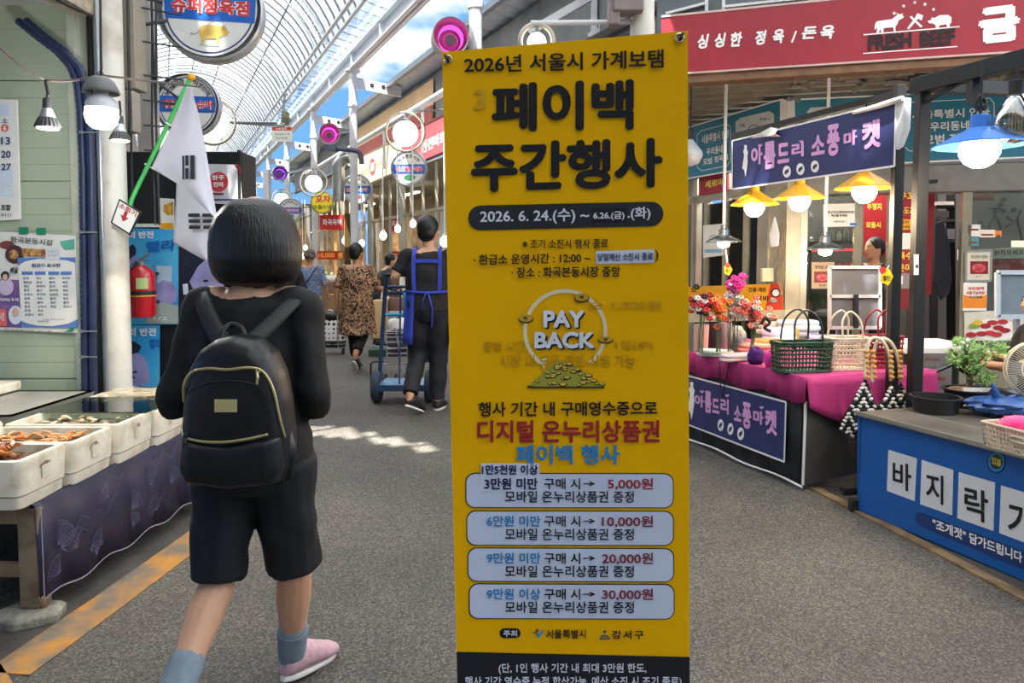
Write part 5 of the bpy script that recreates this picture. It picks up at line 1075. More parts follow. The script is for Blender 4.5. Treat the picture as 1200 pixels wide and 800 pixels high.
og = sheet(wl, [(20.5, 302), (88, 301.5), (91.5, 384), (25, 383.5)], mat('blue form border', '#5b7fc0', .5), 'white origin board sheet with blue waves and handwritten columns', 'notice', lift=.026, fills=[(('poly', [(21, 311), (30, 306), (44, 303.5), (60, 303), (78, 305), (88, 308), (91, 374), (80, 379), (62, 382), (45, 381.5), (33, 379), (25, 376)]), m_paper)] + [(rect(x, 318, x+13, 322), mat('blue form header', '#5b7fc0', .5)) for x in (25.5, 40.5, 56.5, 71)],
  texts=[('원산지 표시판', rect(37, 308.5, 71, 313), m_cblue, .03), ('담당 김치 미역', rect(50, 373.5, 75, 374.8), m_ktxt, .0), ('국내산 표시', rect(44, 375.5, 57, 377), m_ktxt, .02)])
RB = random.Random(8); words = ['조개', '꽃게', '새우', '국산', '중국', '낙지', '오징어', '멍게', '바지락', '굴비', '러시아', '북한산', '국산', '일본산', '주꾸미', '문어']
for c_ in range(4):
    for r_ in range(10 if c_ < 2 else 8):
        w_ = RB.choice(words); x = 27+c_*15.2+r_*.25; y = 324.5+r_*4.75; text(wl, w_, rect(x, y, x+(6.5 if len(w_) == 2 else 10), y+2.9), m_cblue, og, .01, .029, 1)
sheet(wl, rect(53.5, 290, 69.5, 304), mat('pale slip', '#d6d8dc', .6), 'small pale paper slip taped above the origin board', 'paper', name='paper_slip', lift=.031, texts=[('제주 은갈치 국산', rect(55.5, 293, 67, 296), MATS['grey print'], .0), ('대구 명태', rect(56, 298, 66, 300.5), MATS['grey print'], .0)])
# blue corrugated conduits
m_cond = mat('navy conduit', '#1c2748', .5, var=.15)
cd = empty('conduit', (W(100, 300, 4.05).x, 4.05, 0), 'pair of navy corrugated conduits curving down beside the green wall', 'conduit')
for px, r in ((97.5, .020), (107, .022)):
    pts = [W(20+(px-97), 24, 4.02), W(42+(px-97)*.9, 42, 4.02), W(66+(px-97)*.9, 60, 4.02), W(82+(px-97), 78, 4.03), W(91+(px-97), 100, 4.04), W(px-3, 130, 4.05), W(px, 200, 4.06), W(px+1, 300, 4.06), W(px+2, 400, 4.06), W(px+3, 480, 4.06), W(px+3, 560, 4.06)]
    fine = []
    for a, b in zip(pts, pts[1:]):
        k = max(2, int((b-a).length/.016)); fine += [a.lerp(b, i/k) for i in range(k)]
    mb = MB(); mb.tube(fine, [r*(1.08 if i % 2 else .92) for i in range(len(fine))], 8); mb.build('hose', m_cond, cd, smooth=180)
for y in (155, 272, 388, 418): 
    p = W(103, y, 4.03); mb = MB(); mb.box(p, (.10, .006, .008)).box(p+Vector((-.035, -.002, 0)), (.02, .02, .014)); mb.build('clip', m_galv, cd)
# ================================================================== LAMPS ON THE LEFT
m_lamphead = mat('dark lamp plastic', '#343434', .45); m_ring = mat('silver lamp body', '#b9b9b7', .3, .6); m_hot = mat('cool bulb glow', '#ffffff', .3, emit=9, var=.01); m_face = mat('spot glow', '#fff0d0', .3, emit=3, var=.01)
def par_lamp(px, py, d, s_, label, top):
    p = W(px, py, d); e = empty('spot_lamp', p, label, 'lamp')
    mb = MB(); mb.lathe([(.012*s_, .118*s_), (.016*s_, .115*s_), (.018*s_, .075*s_)], p, 14); mb.build('socket', m_lamphead, e, smooth=50)
    mb = MB(); mb.lathe([(.018*s_, .075*s_), (.026*s_, .055*s_), (.032*s_, .035*s_)], p, 16); mb.build('neck', m_ring, e, smooth=50)
    mb = MB(); n = 40; mb.loft([[p+Vector((r*s_*(1+.07*(i % 2))*math.cos(2*PI*i/n), r*s_*(1+.07*(i % 2))*math.sin(2*PI*i/n), z*s_)) for i in range(n)] for r, z in ((.031, .036), (.040, .02), (.047, .002), (.048, -.004), (.044, -.006))]); mb.build('fins', m_lamphead, e)
    mb = MB(); mb.lathe([(.043*s_, -.0065*s_), (.04*s_, -.012*s_), (.001, -.016*s_)], p, 18); mb.build('lens', m_face, e, smooth=180)
    mb = MB(); mb.tube([p+Vector((0, 0, .115*s_)), p+Vector((.006, 0, .135*s_)), top], .006, 6); mb.build('cord', m_dark, e, smooth=180)
    ld = bpy.data.lights.new('spot_light', 'SPOT'); ld.energy = 16; ld.spot_size = 1.4; ld.color = (1, .86, .65); lo = bpy.data.objects.new('spot_light', ld); COL.objects.link(lo); lo.location = p-Vector((0, 0, .03*s_))
W0, W1, W2 = W(-40, 12, 2.9), W(53, 94, 3.1), W(116, 88, 3.2)
par_lamp(56, 148, 3.1, 1.0, 'black finned spot lamp hanging before the green wall', W1)
par_lamp(141, 163, 3.7, 1.0, 'black finned spot lamp beside the white column, right of bright bulb', W(140, 118, 3.7))
mb = MB(); mb.tube(catenary(W0, W1, .03), .0055, 6); mb.tube(catenary(W1, W2, .012), .0055, 6); mb.tube([W2, Vector((-1.75, 4.12, 2.35))], .0055, 6); mb.tube([W0, W0+Vector((-.3, -.2, .45))], .0055, 6); mb.build('lamp_wire', mat('brown grey wire', '#5b5048', .6), None, smooth=180, label='thin sagging wire carrying the spot lamp on the left', cat='wire')
p = W(119, 130, 3.15); e = empty('bulb_lamp', p, 'bright white bulb under a grey dish shade, upper left', 'lamp')
mb = MB(); mb.lathe([(.072, .074), (.070, .088), (.052, .125), (.03, .142), (.012, .146)], p, 20, cap=False); mb.build('lamp_shade', mat('grey dish shade', '#6b6c6b', .5), e, smooth=50, solid=.003)
mb = MB(); mb.lathe([(.028, .11), (.03, .07), (.05, .055), (.064, .03), (.064, .01)], p, 18); mb.build('bulb_neck', mat('pearl bulb neck', '#cfd2d2', .3), e, smooth=60)
mb = MB(); mb.lathe([(.064, .01), (.067, -.02), (.06, -.05), (.038, -.072), (.001, -.08)], p, 18); mb.build('bulb', m_hot, e, smooth=180)
mb = MB(); mb.tube([p+Vector((0, 0, .146)), p+Vector((.004, 0, .18)), p+Vector((.01, .02, 1.2))], .005, 6); mb.tube([p+Vector((.012*math.cos(t)-.0, 0, .155+.012*math.sin(t))) for t in np.linspace(0, 2*PI, 13)[:-1]], .002, 5, closed=True); mb.build('cord', m_dark, e, smooth=180)
ld = bpy.data.lights.new('bulb_light', 'POINT'); ld.energy = 14; ld.shadow_soft_size = .06; lo = bpy.data.objects.new('bulb_light', ld); COL.objects.link(lo); lo.location = p-Vector((0, 0, .15))
# ================================================================== BOOTH BEHIND THE COLUMN: black panel, adverts, extinguisher, flag
bd = front(5.2); bx0, bx1 = W(146, 300, 5.2).x, W(285, 300, 5.2).x
m_bblack = mat('black booth panel', '#1a1a1c', .45)
bo = empty('booth', ((bx0+bx1)/2, 5.36, 0), 'black booth with blue adverts on its front, behind the white column', 'booth')
mb = MB(); mb.lohi((bx0, 5.215, .0), (bx1, 5.50, 2.155)); mb.build('cabin', m_bblack, bo, bevel=.01)
mb = MB(); board(bd, rect(148, 262, 189, 266), None, mb=mb, thick=.01, lift=.01); mb.build('strip', m_white, bo)
mb = MB(); mb.beam((bx1-.01, 5.19, 0), (bx1-.01, 5.19, 2.16), .022); mb.build('edge', m_dark, bo)
m_sky = mat('advert blue', '#2aa3e0', .4, hex2='#59bdea', nscale=2, coat=.3); m_dsky = mat('advert deep blue', '#1268b8', .4); m_lil = mat('advert lilac', '#8f8fc8', .4, hex2='#a9a5d8', nscale=6); m_nav = mat('advert navy', '#1b2238', .4)
def advert(y0, label, x0=148, x1=209, yb=380, top_text=True):
    f = [(('poly', [(x0, y0+20), (x0+8, y0+16), (x0+14, y0+22), (x0+13, y0+40), (x0, y0+50)]), m_nav), (('poly', [(x0, y0+45), (x0+10, y0+34), (x0+18, y0+40), (x0+20, y0+70), (x0, y0+85)]), m_lil)]
    return f
a1 = sheet(bd, [(148, 267), (209, 269), (209, 380), (148, 380)], m_sky, 'upper blue advert with a hand holding a pale glass, behind the extinguisher', 'poster', lift=.02,
   fills=[(('poly', [(149, 290), (156, 286), (160, 292), (158, 303), (149, 310)]), m_nav), (('poly', [(150, 305), (158, 299), (162, 306), (160, 330), (150, 335)]), m_lil), (('poly', [(183, 311), (202, 312), (200, 350), (185, 350)]), mat('advert glass', '#b8d4e6', .4)), (('poly', [(184, 333), (190, 328), (200, 330), (207, 338), (207, 352), (198, 357), (184, 360), (182, 350)]), m_lil), (('poly', [(176, 362), (186, 354), (209, 358), (209, 379), (170, 379)]), mat('advert sand', '#a9b8b0', .5))],
   texts=[('의 반전', [(150, 271), (180, 270.5), (180, 279), (150, 279.5)], m_wtxt, .04), ('켈리', [(171, 283), (204, 280), (203, 294), (170, 296)], m_dsky, .05), ('1/2', rect(180, 371, 196, 375), m_wtxt, .01)])
a2 = sheet(bd, [(148, 381), (187, 381), (187, 520), (148, 520)], m_sky, 'lower blue advert with the upper part of a lilac face', 'poster', lift=.02,
   fills=[(('poly', [(149, 400), (158, 400), (166, 406), (160, 416), (149, 420)]), m_nav), (('poly', [(149, 418), (160, 413), (170, 418), (174, 432), (175, 446), (170, 452), (149, 453)]), m_lil), (('disc', 155, 442, 3.2, 1.4), m_nav), (('poly', [(150, 437), (160, 434), (161, 436), (150, 439)]), m_nav), (('disc', 170.5, 440, 2.8, 5.5), mat('advert ear', '#c39bc4', .4)), (('poly', [(149, 453), (187, 452), (187, 461), (149, 461)]), mat('advert sea', '#6f9db4', .4))],
   texts=[('의 반전', rect(150, 384, 183, 393.5), m_wtxt, .04), ('켈리', rect(175, 397, 187, 409), m_dsky, .05)])
a3 = sheet(bd, [(210, 282), (264, 284), (264, 400), (210, 400)], m_nav, 'dark advert with a lilac face in profile, behind the woman', 'poster', lift=.02,
   fills=[(('poly', [(222, 330), (232, 312), (246, 300), (254, 308), (262, 322), (262, 345), (240, 345), (226, 338)]), m_lil), (('poly', [(248, 294), (264, 286), (264, 330), (257, 312)]), m_sky), (('disc', 241, 329, 3.2, 1.5), m_nav), (('disc', 252, 326, 2.6, 4.6), MATS['advert ear']), (('poly', [(214, 333), (220, 332), (221, 345), (215, 345)]), m_pale)])
sheet(bd, [(187, 232), (204, 233), (204, 269), (187, 268)], m_paper, 'small yellow food poster low on the black booth panel', 'poster', lift=.02, fills=[(('poly', [(192, 240), (203, 236), (203, 252), (196, 252), (191, 247)]), mat('gold print', '#d8a94a', .5, hex2='#b57a2a', nscale=30)), (rect(188, 261, 203, 268), m_oyel)])
sheet(bd, [(243, 192), (281, 193), (284, 240), (243, 238)], mat('grey white poster', '#cfd0d6', .5), 'pale poster with a round red seal on the black booth panel', 'poster', lift=.02, fills=[(('disc', 256, 213, 11.5, 12), mat('seal red', '#c8434a', .5)), (('poly', [(274, 193), (281, 193), (283, 204)]), m_maroon), (rect(246, 226, 262, 228.5), m_maroon), (rect(246, 233, 280, 235), m_cblue)], texts=[('청주', rect(248, 205, 263, 211), m_wtxt, .03), ('안마', rect(250, 213, 262, 219), m_wtxt, .03)])
# extinguisher
p = W(167, 372, 4.98); e = empty('fire_extinguisher', p, 'red fire extinguisher hanging in front of the blue advert', 'extinguisher'); r = .088; sc = .36/62*62
mb = MB(); mb.lathe([(r*.7, 0), (r*.95, .008), (r, .03), (r, .27), (r*.95, .31), (r*.6, .345), (r*.3, .36)], p, 20); mb.build('cylinder', mat('extinguisher red', '#c01422', .25, coat=.6, var=.05), e, smooth=50)
mb = MB(); mb.lathe([(.026, .36), (.026, .385), (.018, .39)], p, 12); mb.beam(p+Vector((-.02, 0, .39)), p+Vector((.07, -.02, .44)), .016, .014); mb.beam(p+Vector((-.02, 0, .385)), p+Vector((.07, -.02, .395)), .014, .01); mb.build('valve', m_galv, e)
mb = MB(); mb.tube([p+Vector((-.02, -.02, .38)), p+Vector((-.05, -.07, .33)), p+Vector((-.06, -.10, .25)), p+Vector((-.068, -.10, .15)), p+Vector((-.07, -.095, .08))], [.012, .012, .012, .014, .018], 8); mb.build('hose', m_dark, e, smooth=180)
mb = MB(); n = 20; mb.loft([[p+Vector(((r+.004)*math.cos(2*PI*i/n), (r+.004)*math.sin(2*PI*i/n), z)) for i in range(n)] for z in (.155, .185)], cap=False); mb.build('strap', m_dark, e, smooth=180)
mb = MB(); n = 20; mb.loft([[p+Vector(((r+.006)*math.cos(2*PI*i/n), (r+.006)*math.sin(2*PI*i/n), z)) for i in range(n)] for z in (.148, .157)], cap=False); mb.build('strap_edge', mat('strap yellow', '#e5b73a', .5), e, smooth=180)
mb = MB(); A0 = [math.radians(a) for a in range(-85, -35, 8)]; vs = [p+Vector(((r+.002)*math.cos(a), (r+.002)*math.sin(a), z)) for z in (.2, .275) for a in A0]; k = len(A0); mb.add(vs, [(i, i+1, k+i+1, k+i) for i in range(k-1)]); mb.build('label', mat('label green', '#c3d68e', .5), e, smooth=180)
mb = MB(); mb.beam(p+Vector((0, .085, .1)), p+Vector((0, .22, .1)), .05, .02); mb.beam(p+Vector((0, .085, .3)), p+Vector((0, .22, .3)), .05, .02); mb.build('wall_bracket', m_dark, e)
# diamond-shaped extinguisher sign on the column
sg = front(4.06); sheet(sg, [(139.5, 233), (165, 248.5), (152, 275.5), (129.5, 261)], m_dark, 'tilted white sign with red lettering and arrow on the white column', 'sign', lift=0, thick=.012, fills=[(('poly', [(140.3, 235.2), (162.8, 249.2), (151.4, 273), (131.6, 260.4)]), m_paper)],
   texts=[('소화기', [(141, 236.6), (161, 248.4), (158.6, 254.4), (138.6, 242.6)], m_bred, .03)])
mb = MB(); q = [(146.5, 246.5), (150, 248.6), (147.7, 254.6), (150.8, 256.2), (143.8, 259.4), (141.2, 251), (144, 252.6)]; fan_poly(mb, sg, q, .003); mb.build('arrow', m_bred, bpy.data.objects.get([o.name for o in bpy.data.objects if o.get('label', '').startswith('tilted white sign')][0]))
# flag
def fpt(x, y, d): return W(x, y, d)
e = empty('flag', W(155, 236, 4.3), 'white national flag with black bars hanging folded from a green pole', 'flag')
mb = MB(); mb.tube([W(150, 250, 4.2), W(155, 232, 4.22), W(222, 94, 4.35)], .0125, 10); mb.build('pole', mat('green pole', '#3fae52', .4), e, smooth=60)
mb = MB(); lump(mb, W(224.5, 90.5, 4.35), .024, random.Random(2), 12, 8, .05); mb.build('finial', mat('orange finial', '#e39a1c', .35), e, smooth=180)
mb = MB()
for x, y in ((180, 198), (205, 150)): mb.tube([W(x-10, y-6, 4.29)+Vector((0, 0, 0)), W(x, y, 4.27)], .005, 6)
mb.build('tie', m_pipe, e)
m_flag = mat('white flag cloth', '#d9d8e2', .7, var=.04, nscale=3, tr_lucent=.25); m_fcol = m_nk
def plyi(P, t): k = min(int(t*(len(P)-1)), len(P)-2); f = t*(len(P)-1)-k; return (P[k][0]+(P[k+1][0]-P[k][0])*f, P[k][1]+(P[k+1][1]-P[k][1])*f)
def flap(Lp, Rp, d, amp, ph):
    vs = []; fs = []; nr, nc = 32, 14
    for i in range(nr+1):
        a, b = plyi(Lp, i/nr), plyi(Rp, i/nr)
        for j in range(nc+1):
            u = j/nc; vs.append(W(a[0]+(b[0]-a[0])*u, a[1]+(b[1]-a[1])*u, d + amp*math.sin(u*7+ph+i*.03)*(.4+i/nr) - .05*u))
    for i in range(nr):
        for j in range(nc): a = i*(nc+1)+j; fs.append((a, a+nc+1, a+nc+2, a+1))
    return MB().add(vs, fs)
flap([(220, 100), (200, 150), (177, 197), (206, 214), (237, 241)], [(223, 100), (233, 135), (242, 180), (249, 225), (255, 258)], 4.27, .012, 0).build('upper_fold', m_flag, e, smooth=180, solid=.0015)
flap([(207, 212), (205, 250), (203, 284), (222, 295), (240, 305)], [(236, 212), (252, 245), (254, 262), (251, 285), (245, 304)], 4.36, .010, 1).build('lower_fold', m_flag, e, smooth=180, solid=.0015)
f1, f2 = front(4.20), front(4.27)
for x0, y0, x1, y1, s_ in ((213.5, 182.5, 215.8, 210, f1), (217.2, 182, 220.8, 194, f1), (217.2, 197, 220.8, 209.5, f1), (223, 182, 228, 210, f1), (220.5, 250, 234, 254, f2), (221, 257, 234.5, 261, f2), (221.5, 264, 235, 268.3, f2), (237, 250, 250, 254, f2), (237.5, 257, 250.5, 261, f2), (238, 264, 251, 268.3, f2)):
    mb = MB(); quad_on(mb, s_, rect(x0, y0, x1, y1), 0); mb.build('bar', m_fcol, e, solid=.001)
# ================================================================== ROUND HANGING SIGNS, RING LAMPS
m_sgw = mat('sign face white', '#d7d8d4', .4, var=.02); m_sgb = mat('sign face blue', '#1c5fb8', .4); m_rim = mat('chrome rim', '#c4c7ca', .3, .35); m_sred = mat('sign letter red', '#c8313a', .5)
def round_sign(px, py, rp, d, label, band, texts=(), pic=None, arm=None, face=m_sgw, group='round shop signs on arms', arcs=(), yaw=0.0):
    c = W(px, py, d); R_ = rp/850*d; e = empty('round_sign', c-Vector((0, 0, R_)), label, 'sign', group)
    n_ = Vector((-c.x*.3+yaw, -c.y, 0)).normalized(); s_ = Plane(c, n_); s_.n = n_
    mb = MB(); mb.lathe([(R_*.97, -.02), (R_*1.0, -.01), (R_*1.02, .0), (R_*1.02, .10), (R_*.97, .115), (.001, .115)], c, 40, axis=-n_, cap=False); mb.build('rim', m_rim, e, smooth=50)
    mb = MB(); disc_on(mb, s_, px, py, rp*.95, lift=.001, n=40); mb.build('face', face, e)
    mb = MB(); disc_on(mb, s_, px, py, rp*.90, lift=.003, n=40, rin=.965); mb.build('ring_line', mat('sign navy', '#27356b', .5), e)
    if band:
        y0, y1, sl = band; pts = []
        for yy in (y0, y1):
            hw = math.sqrt(max(0, (rp*.93)**2 - (yy-py)**2)); pts.append((px-hw, yy-sl*.5, px+hw, yy+sl*.5))
        ym = (y0+y1)/2; hm = math.sqrt(max(0, (rp*.935)**2-(ym-py)**2))
        mb = MB(); poly_on(mb, s_, [(pts[0][0], pts[0][1]), (pts[0][2], pts[0][3]), (px+hm, ym), (pts[1][2], pts[1][3]), (pts[1][0], pts[1][1]), (px-hm, ym)], .004); mb.build('band', m_sgb, e)
    for s, q, mm, b in texts:
        if b > .05: text(s_, s, [(x, y) for x, y in q], m_wtxt, e, b+.03, .005, 2); text(s_, s, q, mm, e, b-.03, .007, 3)
        else: text(s_, s, q, mm, e, b, .006, 3)
    for s, r0, a0, a1, sz in arcs:
        for i, ch in enumerate(s):
            a = a0+(a1-a0)*i/max(1, len(s)-1); cx, cy = px+r0*math.sin(a), py-r0*math.cos(a)
            q = [(cx+(u*math.cos(a)-v*math.sin(a))*sz, cy+(u*math.sin(a)+v*math.cos(a))*sz) for u, v in ((-1, -1), (1, -1), (1, 1), (-1, 1))]; text(s_, ch, q, m_nk, e, .02, .005, 1)
    if pic: pic(s_, e)
    if arm is not None:
        for a in arm:
            mb = MB(); mb.tube([c - n_*.05 + (Vector(a)-c).normalized()*R_*1.0, Vector(a)], .012, 6); mb.build('arm', m_dark, e)
    return s_, e
def cowpic(s_, e):
    mb = MB(); fan_poly(mb, s_, [(233.5, 34), (237, 29.5), (247, 29), (257, 30.5), (262, 30), (265, 33), (269, 38.5), (266, 41), (261, 41.5), (257, 44), (256.5, 52), (254, 52), (253.5, 45), (243, 45), (240, 46), (238, 51), (235.5, 51), (235, 44), (233, 40)], .005); mb.build('picture', mat('ochre cow', '#d8b45e', .5), e)
    mb = MB(); P_ = [s_.hit(x, y, .006) for x, y in ((233.5, 35), (231, 39), (227, 40), (223, 38))]; mb.tube(P_, .0015, 4); mb.tube([s_.hit(x, y, .006) for x, y in ((260, 32), (264, 30.5), (265, 34), (261, 36), (260, 32))], .0015, 4); mb.build('picture_line', mat('brown line', '#7a5a2c', .5), e)
    mb = MB(); quad_on(mb, s_, [(234, 51), (258, 52.5), (256, 54), (233, 52.8)], .0045); mb.build('picture_grass', mat('sign green', '#9fb59a', .5), e)
round_sign(246, 10, 58.5, 4.95, 'large round sign with a yellow cow picture, cut by the top edge', (-24, 24, 7), [('슈퍼정육점', [(200, -5), (292.5, 1.5), (292.5, 20), (200, 14)], m_sred, .075)], cowpic, arm=[(-2.45, 4.42, 2.75), (-2.45, 4.42, 3.0)], yaw=.25)
round_sign(219.5, 122.5, 36, 7.9, 'round sign with blue band half hidden behind the flag pole', (112.5, 131.5, 1.5), [('㈜', [(192, 115.5), (206, 116), (206, 128), (192, 127.5)], m_sred, .07), ('그린', [(207, 116), (222, 116.5), (222, 128), (207, 128)], m_sred, .06), ('슈퍼', [(229.5, 117), (249, 117.6), (249, 128.5), (229.5, 128)], m_sred, .07)], None, arm=[(xx+.05, 6.24, 2.9), (xx+.05, 6.24, 2.72)], arcs=(('농산물공급', 27.5, -1.05, -.25, 3), ('직영판매', 27.5, .35, 1.05, 3)), yaw=.3)
def band_sign(px, py, rp, d, lb, s, col=None, **k):
    def pic(s_, e): mb = MB(); disc_on(mb, s_, px+.5, py+rp*.52, rp*.32, rp*.17, .005, 16); mb.build('picture', mat('oval '+(col or '#2f6b46'), col or '#2f6b46', .5), e)
    return round_sign(px, py, rp, d, lb, (py-rp*.22, py+rp*.32, 0), [(s, rect(px-rp*.76, py-rp*.12, px+rp*.76, py+rp*.22), m_sred, .06)], pic, arcs=(('화곡본동시장', rp*.68, -.85, .85, rp*.10),), **k)
band_sign(479.3, 197, 21, 13.6, 'round blue banded sign directly under the largest ring lamp', '해산물건어물', arm=[A(13.2, 4.6, 3.3)])
band_sign(418.3, 221.5, 17.3, 16.8, 'round blue banded sign in front of the second arcade column', '반찬나라', '#8a4a55', arm=[A(16.6, 4.6, 3.1)])
band_sign(340, 246, 14, 19.5, 'small round blue banded sign left of the yellow round sign', '신발가게', '#3f8a58', arm=[A(20, 4.4, 3.0)])
round_sign(377.5, 237, 13.3, 18.2, 'yellow round sign with red letters among the hanging signs', None, [('포차', rect(369.5, 228.5, 387.5, 237.5), m_sred, .04), ('모듬스낵', rect(367, 240, 388, 245), mat('sign dark green', '#3f5a2c', .5), .02)], None, arm=[A(19, 4.4, 3.2)], face=mat('sign face yellow', '#f0d62c', .4))
round_sign(343, 261, 8.5, 22, 'tiny oval yellow green sign low behind the hair', None, [('국수', rect(337, 257, 349, 262), mat('sign dark green', '#3f5a2c', .5), .03)], None, face=mat('sign face olive', '#c9bf62', .4), arm=[A(22.5, 4.4, 2.9)])
m_globe = mat('white globe glow', '#fbffe8', .3, emit=2.6, var=.01)
def ring_lamp(px, py, rp, d, gp, label, arm):
    c = W(px, py, d); R_ = rp/850*d; g = gp/850*d; e = empty('ring_lamp', c-Vector((0, 0, R_)), label, 'lamp', 'globe lamps in rings')
    mb = MB(); mb.tube([c+Vector((R_*math.cos(t), 0, R_*math.sin(t))) for t in np.linspace(0, 2*PI, 41)[:-1]], .020, 6, closed=True); mb.build('ring', mat('ring paint', '#b3a99c', .4, .3), e, smooth=180)
    mb = MB(); mb.ell(c-Vector((0, 0, R_*.08)), g, 20, 12); mb.build('globe', m_globe, e, smooth=180)
    mb = MB(); mb.lathe([(g*.45, g*.85), (g*.5, g*1.05), (g*.2, g*1.15), (.012, g*1.2)], c-Vector((0, 0, R_*.08)), 12); mb.tube([c+Vector((0, 0, g)), c+Vector((0, 0, R_))], .015, 6); mb.build('holder', m_galv, e, smooth=50)
    mb = MB(); mb.tube([c+Vector((0, 0, R_)), Vector(arm)], .018, 6) if arm[2] > c.z+R_ else mb.tube([c+(Vector(arm)-c).normalized()*R_, Vector(arm)], .018, 6); mb.build('arm', m_galv, e, smooth=60)
ring_lamp(475, 154.5, 22.5, 12.6, 14.8, 'largest ring lamp with glowing globe, left of the banner', W(530, 128, 12.6))
ring_lamp(367.5, 213.5, 16, 17.4, 9.8, 'middle sized ring lamp above the yellow round sign', W(400, 198, 17.4))
ring_lamp(330, 233.5, 12, 21.5, 8.4, 'smallest ring lamp glowing just over the dark hair', W(350, 222, 21.5))
ring_lamp(250, 143, 25.5, 9.6, 17.5, 'ring lamp half hidden behind the blue banded sign over the flag', W(325, 144, 9.6))
ring_lamp(629, 48, 19, 5.5, 11, 'ring lamp peeping over the top of the yellow banner', W(629, 28, 5.5))
m_pk = mat('magenta glow', '#f23fc0', .4, emit=1.6); m_pp = mat('violet glow', '#8a3fe0', .4, emit=1.5)
for px, py, rp, d, mm, lb, al in ((528, 43, 21, 9.2, m_pk, 'nearest round fan housing glowing pink, above the banner corner', 8.76), (386, 156.5, 11.8, 15.4, m_pk, 'round fan housing glowing pink on the second arcade column', 15.4), (328, 203, 8.4, 20.5, m_pp, 'small round fan housing glowing violet, far columns', 19.8)):
    c = W(px, py, d); R_ = rp/850*d; e = empty('round_fan', c-Vector((0, 0, R_)), lb, 'fan', 'fan housings with coloured light'); ax = Vector((c.x*.05-.15, 1, .06)).normalized()
    mb = MB(); mb.lathe([(R_*.93, -.05), (R_, -.06), (R_, .22), (R_*.7, .34), (.001, .36)], c, 24, axis=ax, cap=False); mb.build('housing', mat('fan housing', '#a9a49a', .5), e, smooth=50, solid=.004)
    mb = MB(); mb.lathe([(R_*.7, -.03), (R_*.62, .12)], c+Vector((0, 0, -R_*.12)), 24, axis=ax, cap=False); mb.build('light_ring', mm, e, smooth=180)
    mb = MB(); mb.lathe([(R_*.45, .05), (R_*.3, -.02), (.001, -.02)], c+Vector((0, 0, -R_*.2)), 16, axis=ax); mb.build('hub', mat('fan hub', '#5d4550', .5), e, smooth=50)
    mb = MB(); mb.tube([c+Vector((0, .2, 0)), A(al, 3.7, c.z)+Vector((0, 0, .05))], .03, 6); mb.build('arm', m_galv, e)
# small red and white notice hanging from the roof, with its rod
pn = front(11.5); nt_ = sheet(pn, rect(318.5, 148.5, 342, 166), m_paper, 'small red and white hanging notice under the roof tubes', 'notice', name='hanging_notice', lift=0, thick=.02, fills=[(rect(318.7, 148.7, 341.8, 153), mat('notice red', '#c8482e', .5))], texts=[('소방통로', rect(323, 149.3, 336, 152.4), m_wtxt, .01), ('주차금지 구역', rect(322, 156, 339, 158.5), m_ktxt, .0), ('견인조치함', rect(323, 160.5, 337, 163), m_ktxt, .0)])
mb = MB(); mb.tube([W(270, 143, 11.5), W(332, 147, 11.5), W(341, 139, 11.5)], .025, 6); mb.tube([W(330, 146, 11.5), W(334, 110, 11.5)], .02, 6); mb.build('rod', m_galv, nt_, smooth=60)
mb = MB(); lump(mb, W(335, 138, 11.5), (.06, .06, .12), random.Random(4), 10, 8, .15); mb.build('cable_knot', mat('olive tape', '#7d7a5c', .7), nt_)
# ================================================================== PEOPLE
DG = bpy.context.evaluated_depsgraph_get
_cl = bpy.data.textures.new('folds', 'CLOUDS'); _cl.noise_scale = .11; _cl.noise_depth = 1
def remesh(mb, name, m, parent, voxel=.008, smooth=4, folds=0, **k):
    me = bpy.data.meshes.new(name); me.from_pydata(mb.v, [], mb.f); me.update()
    o = bpy.data.objects.new(name, me); COL.objects.link(o)
    r = o.modifiers.new('r', 'REMESH'); r.mode = 'VOXEL'; r.voxel_size = voxel; r.use_smooth_shade = True
    s = o.modifiers.new('s', 'SMOOTH'); s.factor = .5; s.iterations = smooth
    if folds:
        d = o.modifiers.new('d', 'DISPLACE'); d.texture = _cl; d.strength = folds; d.texture_coords = 'LOCAL'; d.mid_level = .5
    bpy.context.view_layer.update(); ev = o.evaluated_get(DG()); m2 = bpy.data.meshes.new_from_object(ev)
    bpy.data.objects.remove(o); bpy.data.meshes.remove(me); m2.name = name; m2.materials.clear(); m2.materials.append(m)
    m2.transform(Matrix.Translation(-base_of(parent))); m2.polygons.foreach_set('use_smooth', [True]*len(m2.polygons))
    o = bpy.data.objects.new(name, m2); COL.objects.link(o); o.parent = parent; return tag(o, **k)
def ring(c, rx, ry, n=20, p=2.0, tilt=0):
    c = Vector(c); out = []
    for i in range(n):
        t = 2*PI*i/n; a, b = math.cos(t), math.sin(t)
        out.append(c + Vector((rx*math.copysign(abs(a)**(2/p), a), ry*math.copysign(abs(b)**(2/p), b), tilt*b)))
    return out
def smooth_pts(pts, n=6):      # rounded limb path
    P = [Vector(p) for p in pts]; out = []
    for i in range(len(P)-1):
        a = P[max(i-1, 0)]; b, c = P[i], P[i+1]; d = P[min(i+2, len(P)-1)]
        for k in range(n):
            t = k/n; out.append(.5*((2*b)+(c-a)*t+(2*a-5*b+4*c-d)*t*t+(3*b-a-3*c+d)*t**3))
    return out+[P[-1]]
def limb(mb, pts, rad, n=12, sub=5, end=True):
    P = smooth_pts(pts, sub); m = len(pts)-1; rr = []
    for i in range(len(P)):
        t = i/sub; k = min(int(t), m-1); f = min(1, t-k); rr.append(rad[k]+(rad[k+1]-rad[k])*f)
    mb.tube(P, rr, n)
    mb.ell(P[0], rr[0]*.98, 10, 6)
    if end: mb.ell(P[-1], rr[-1]*.98, 10, 6)
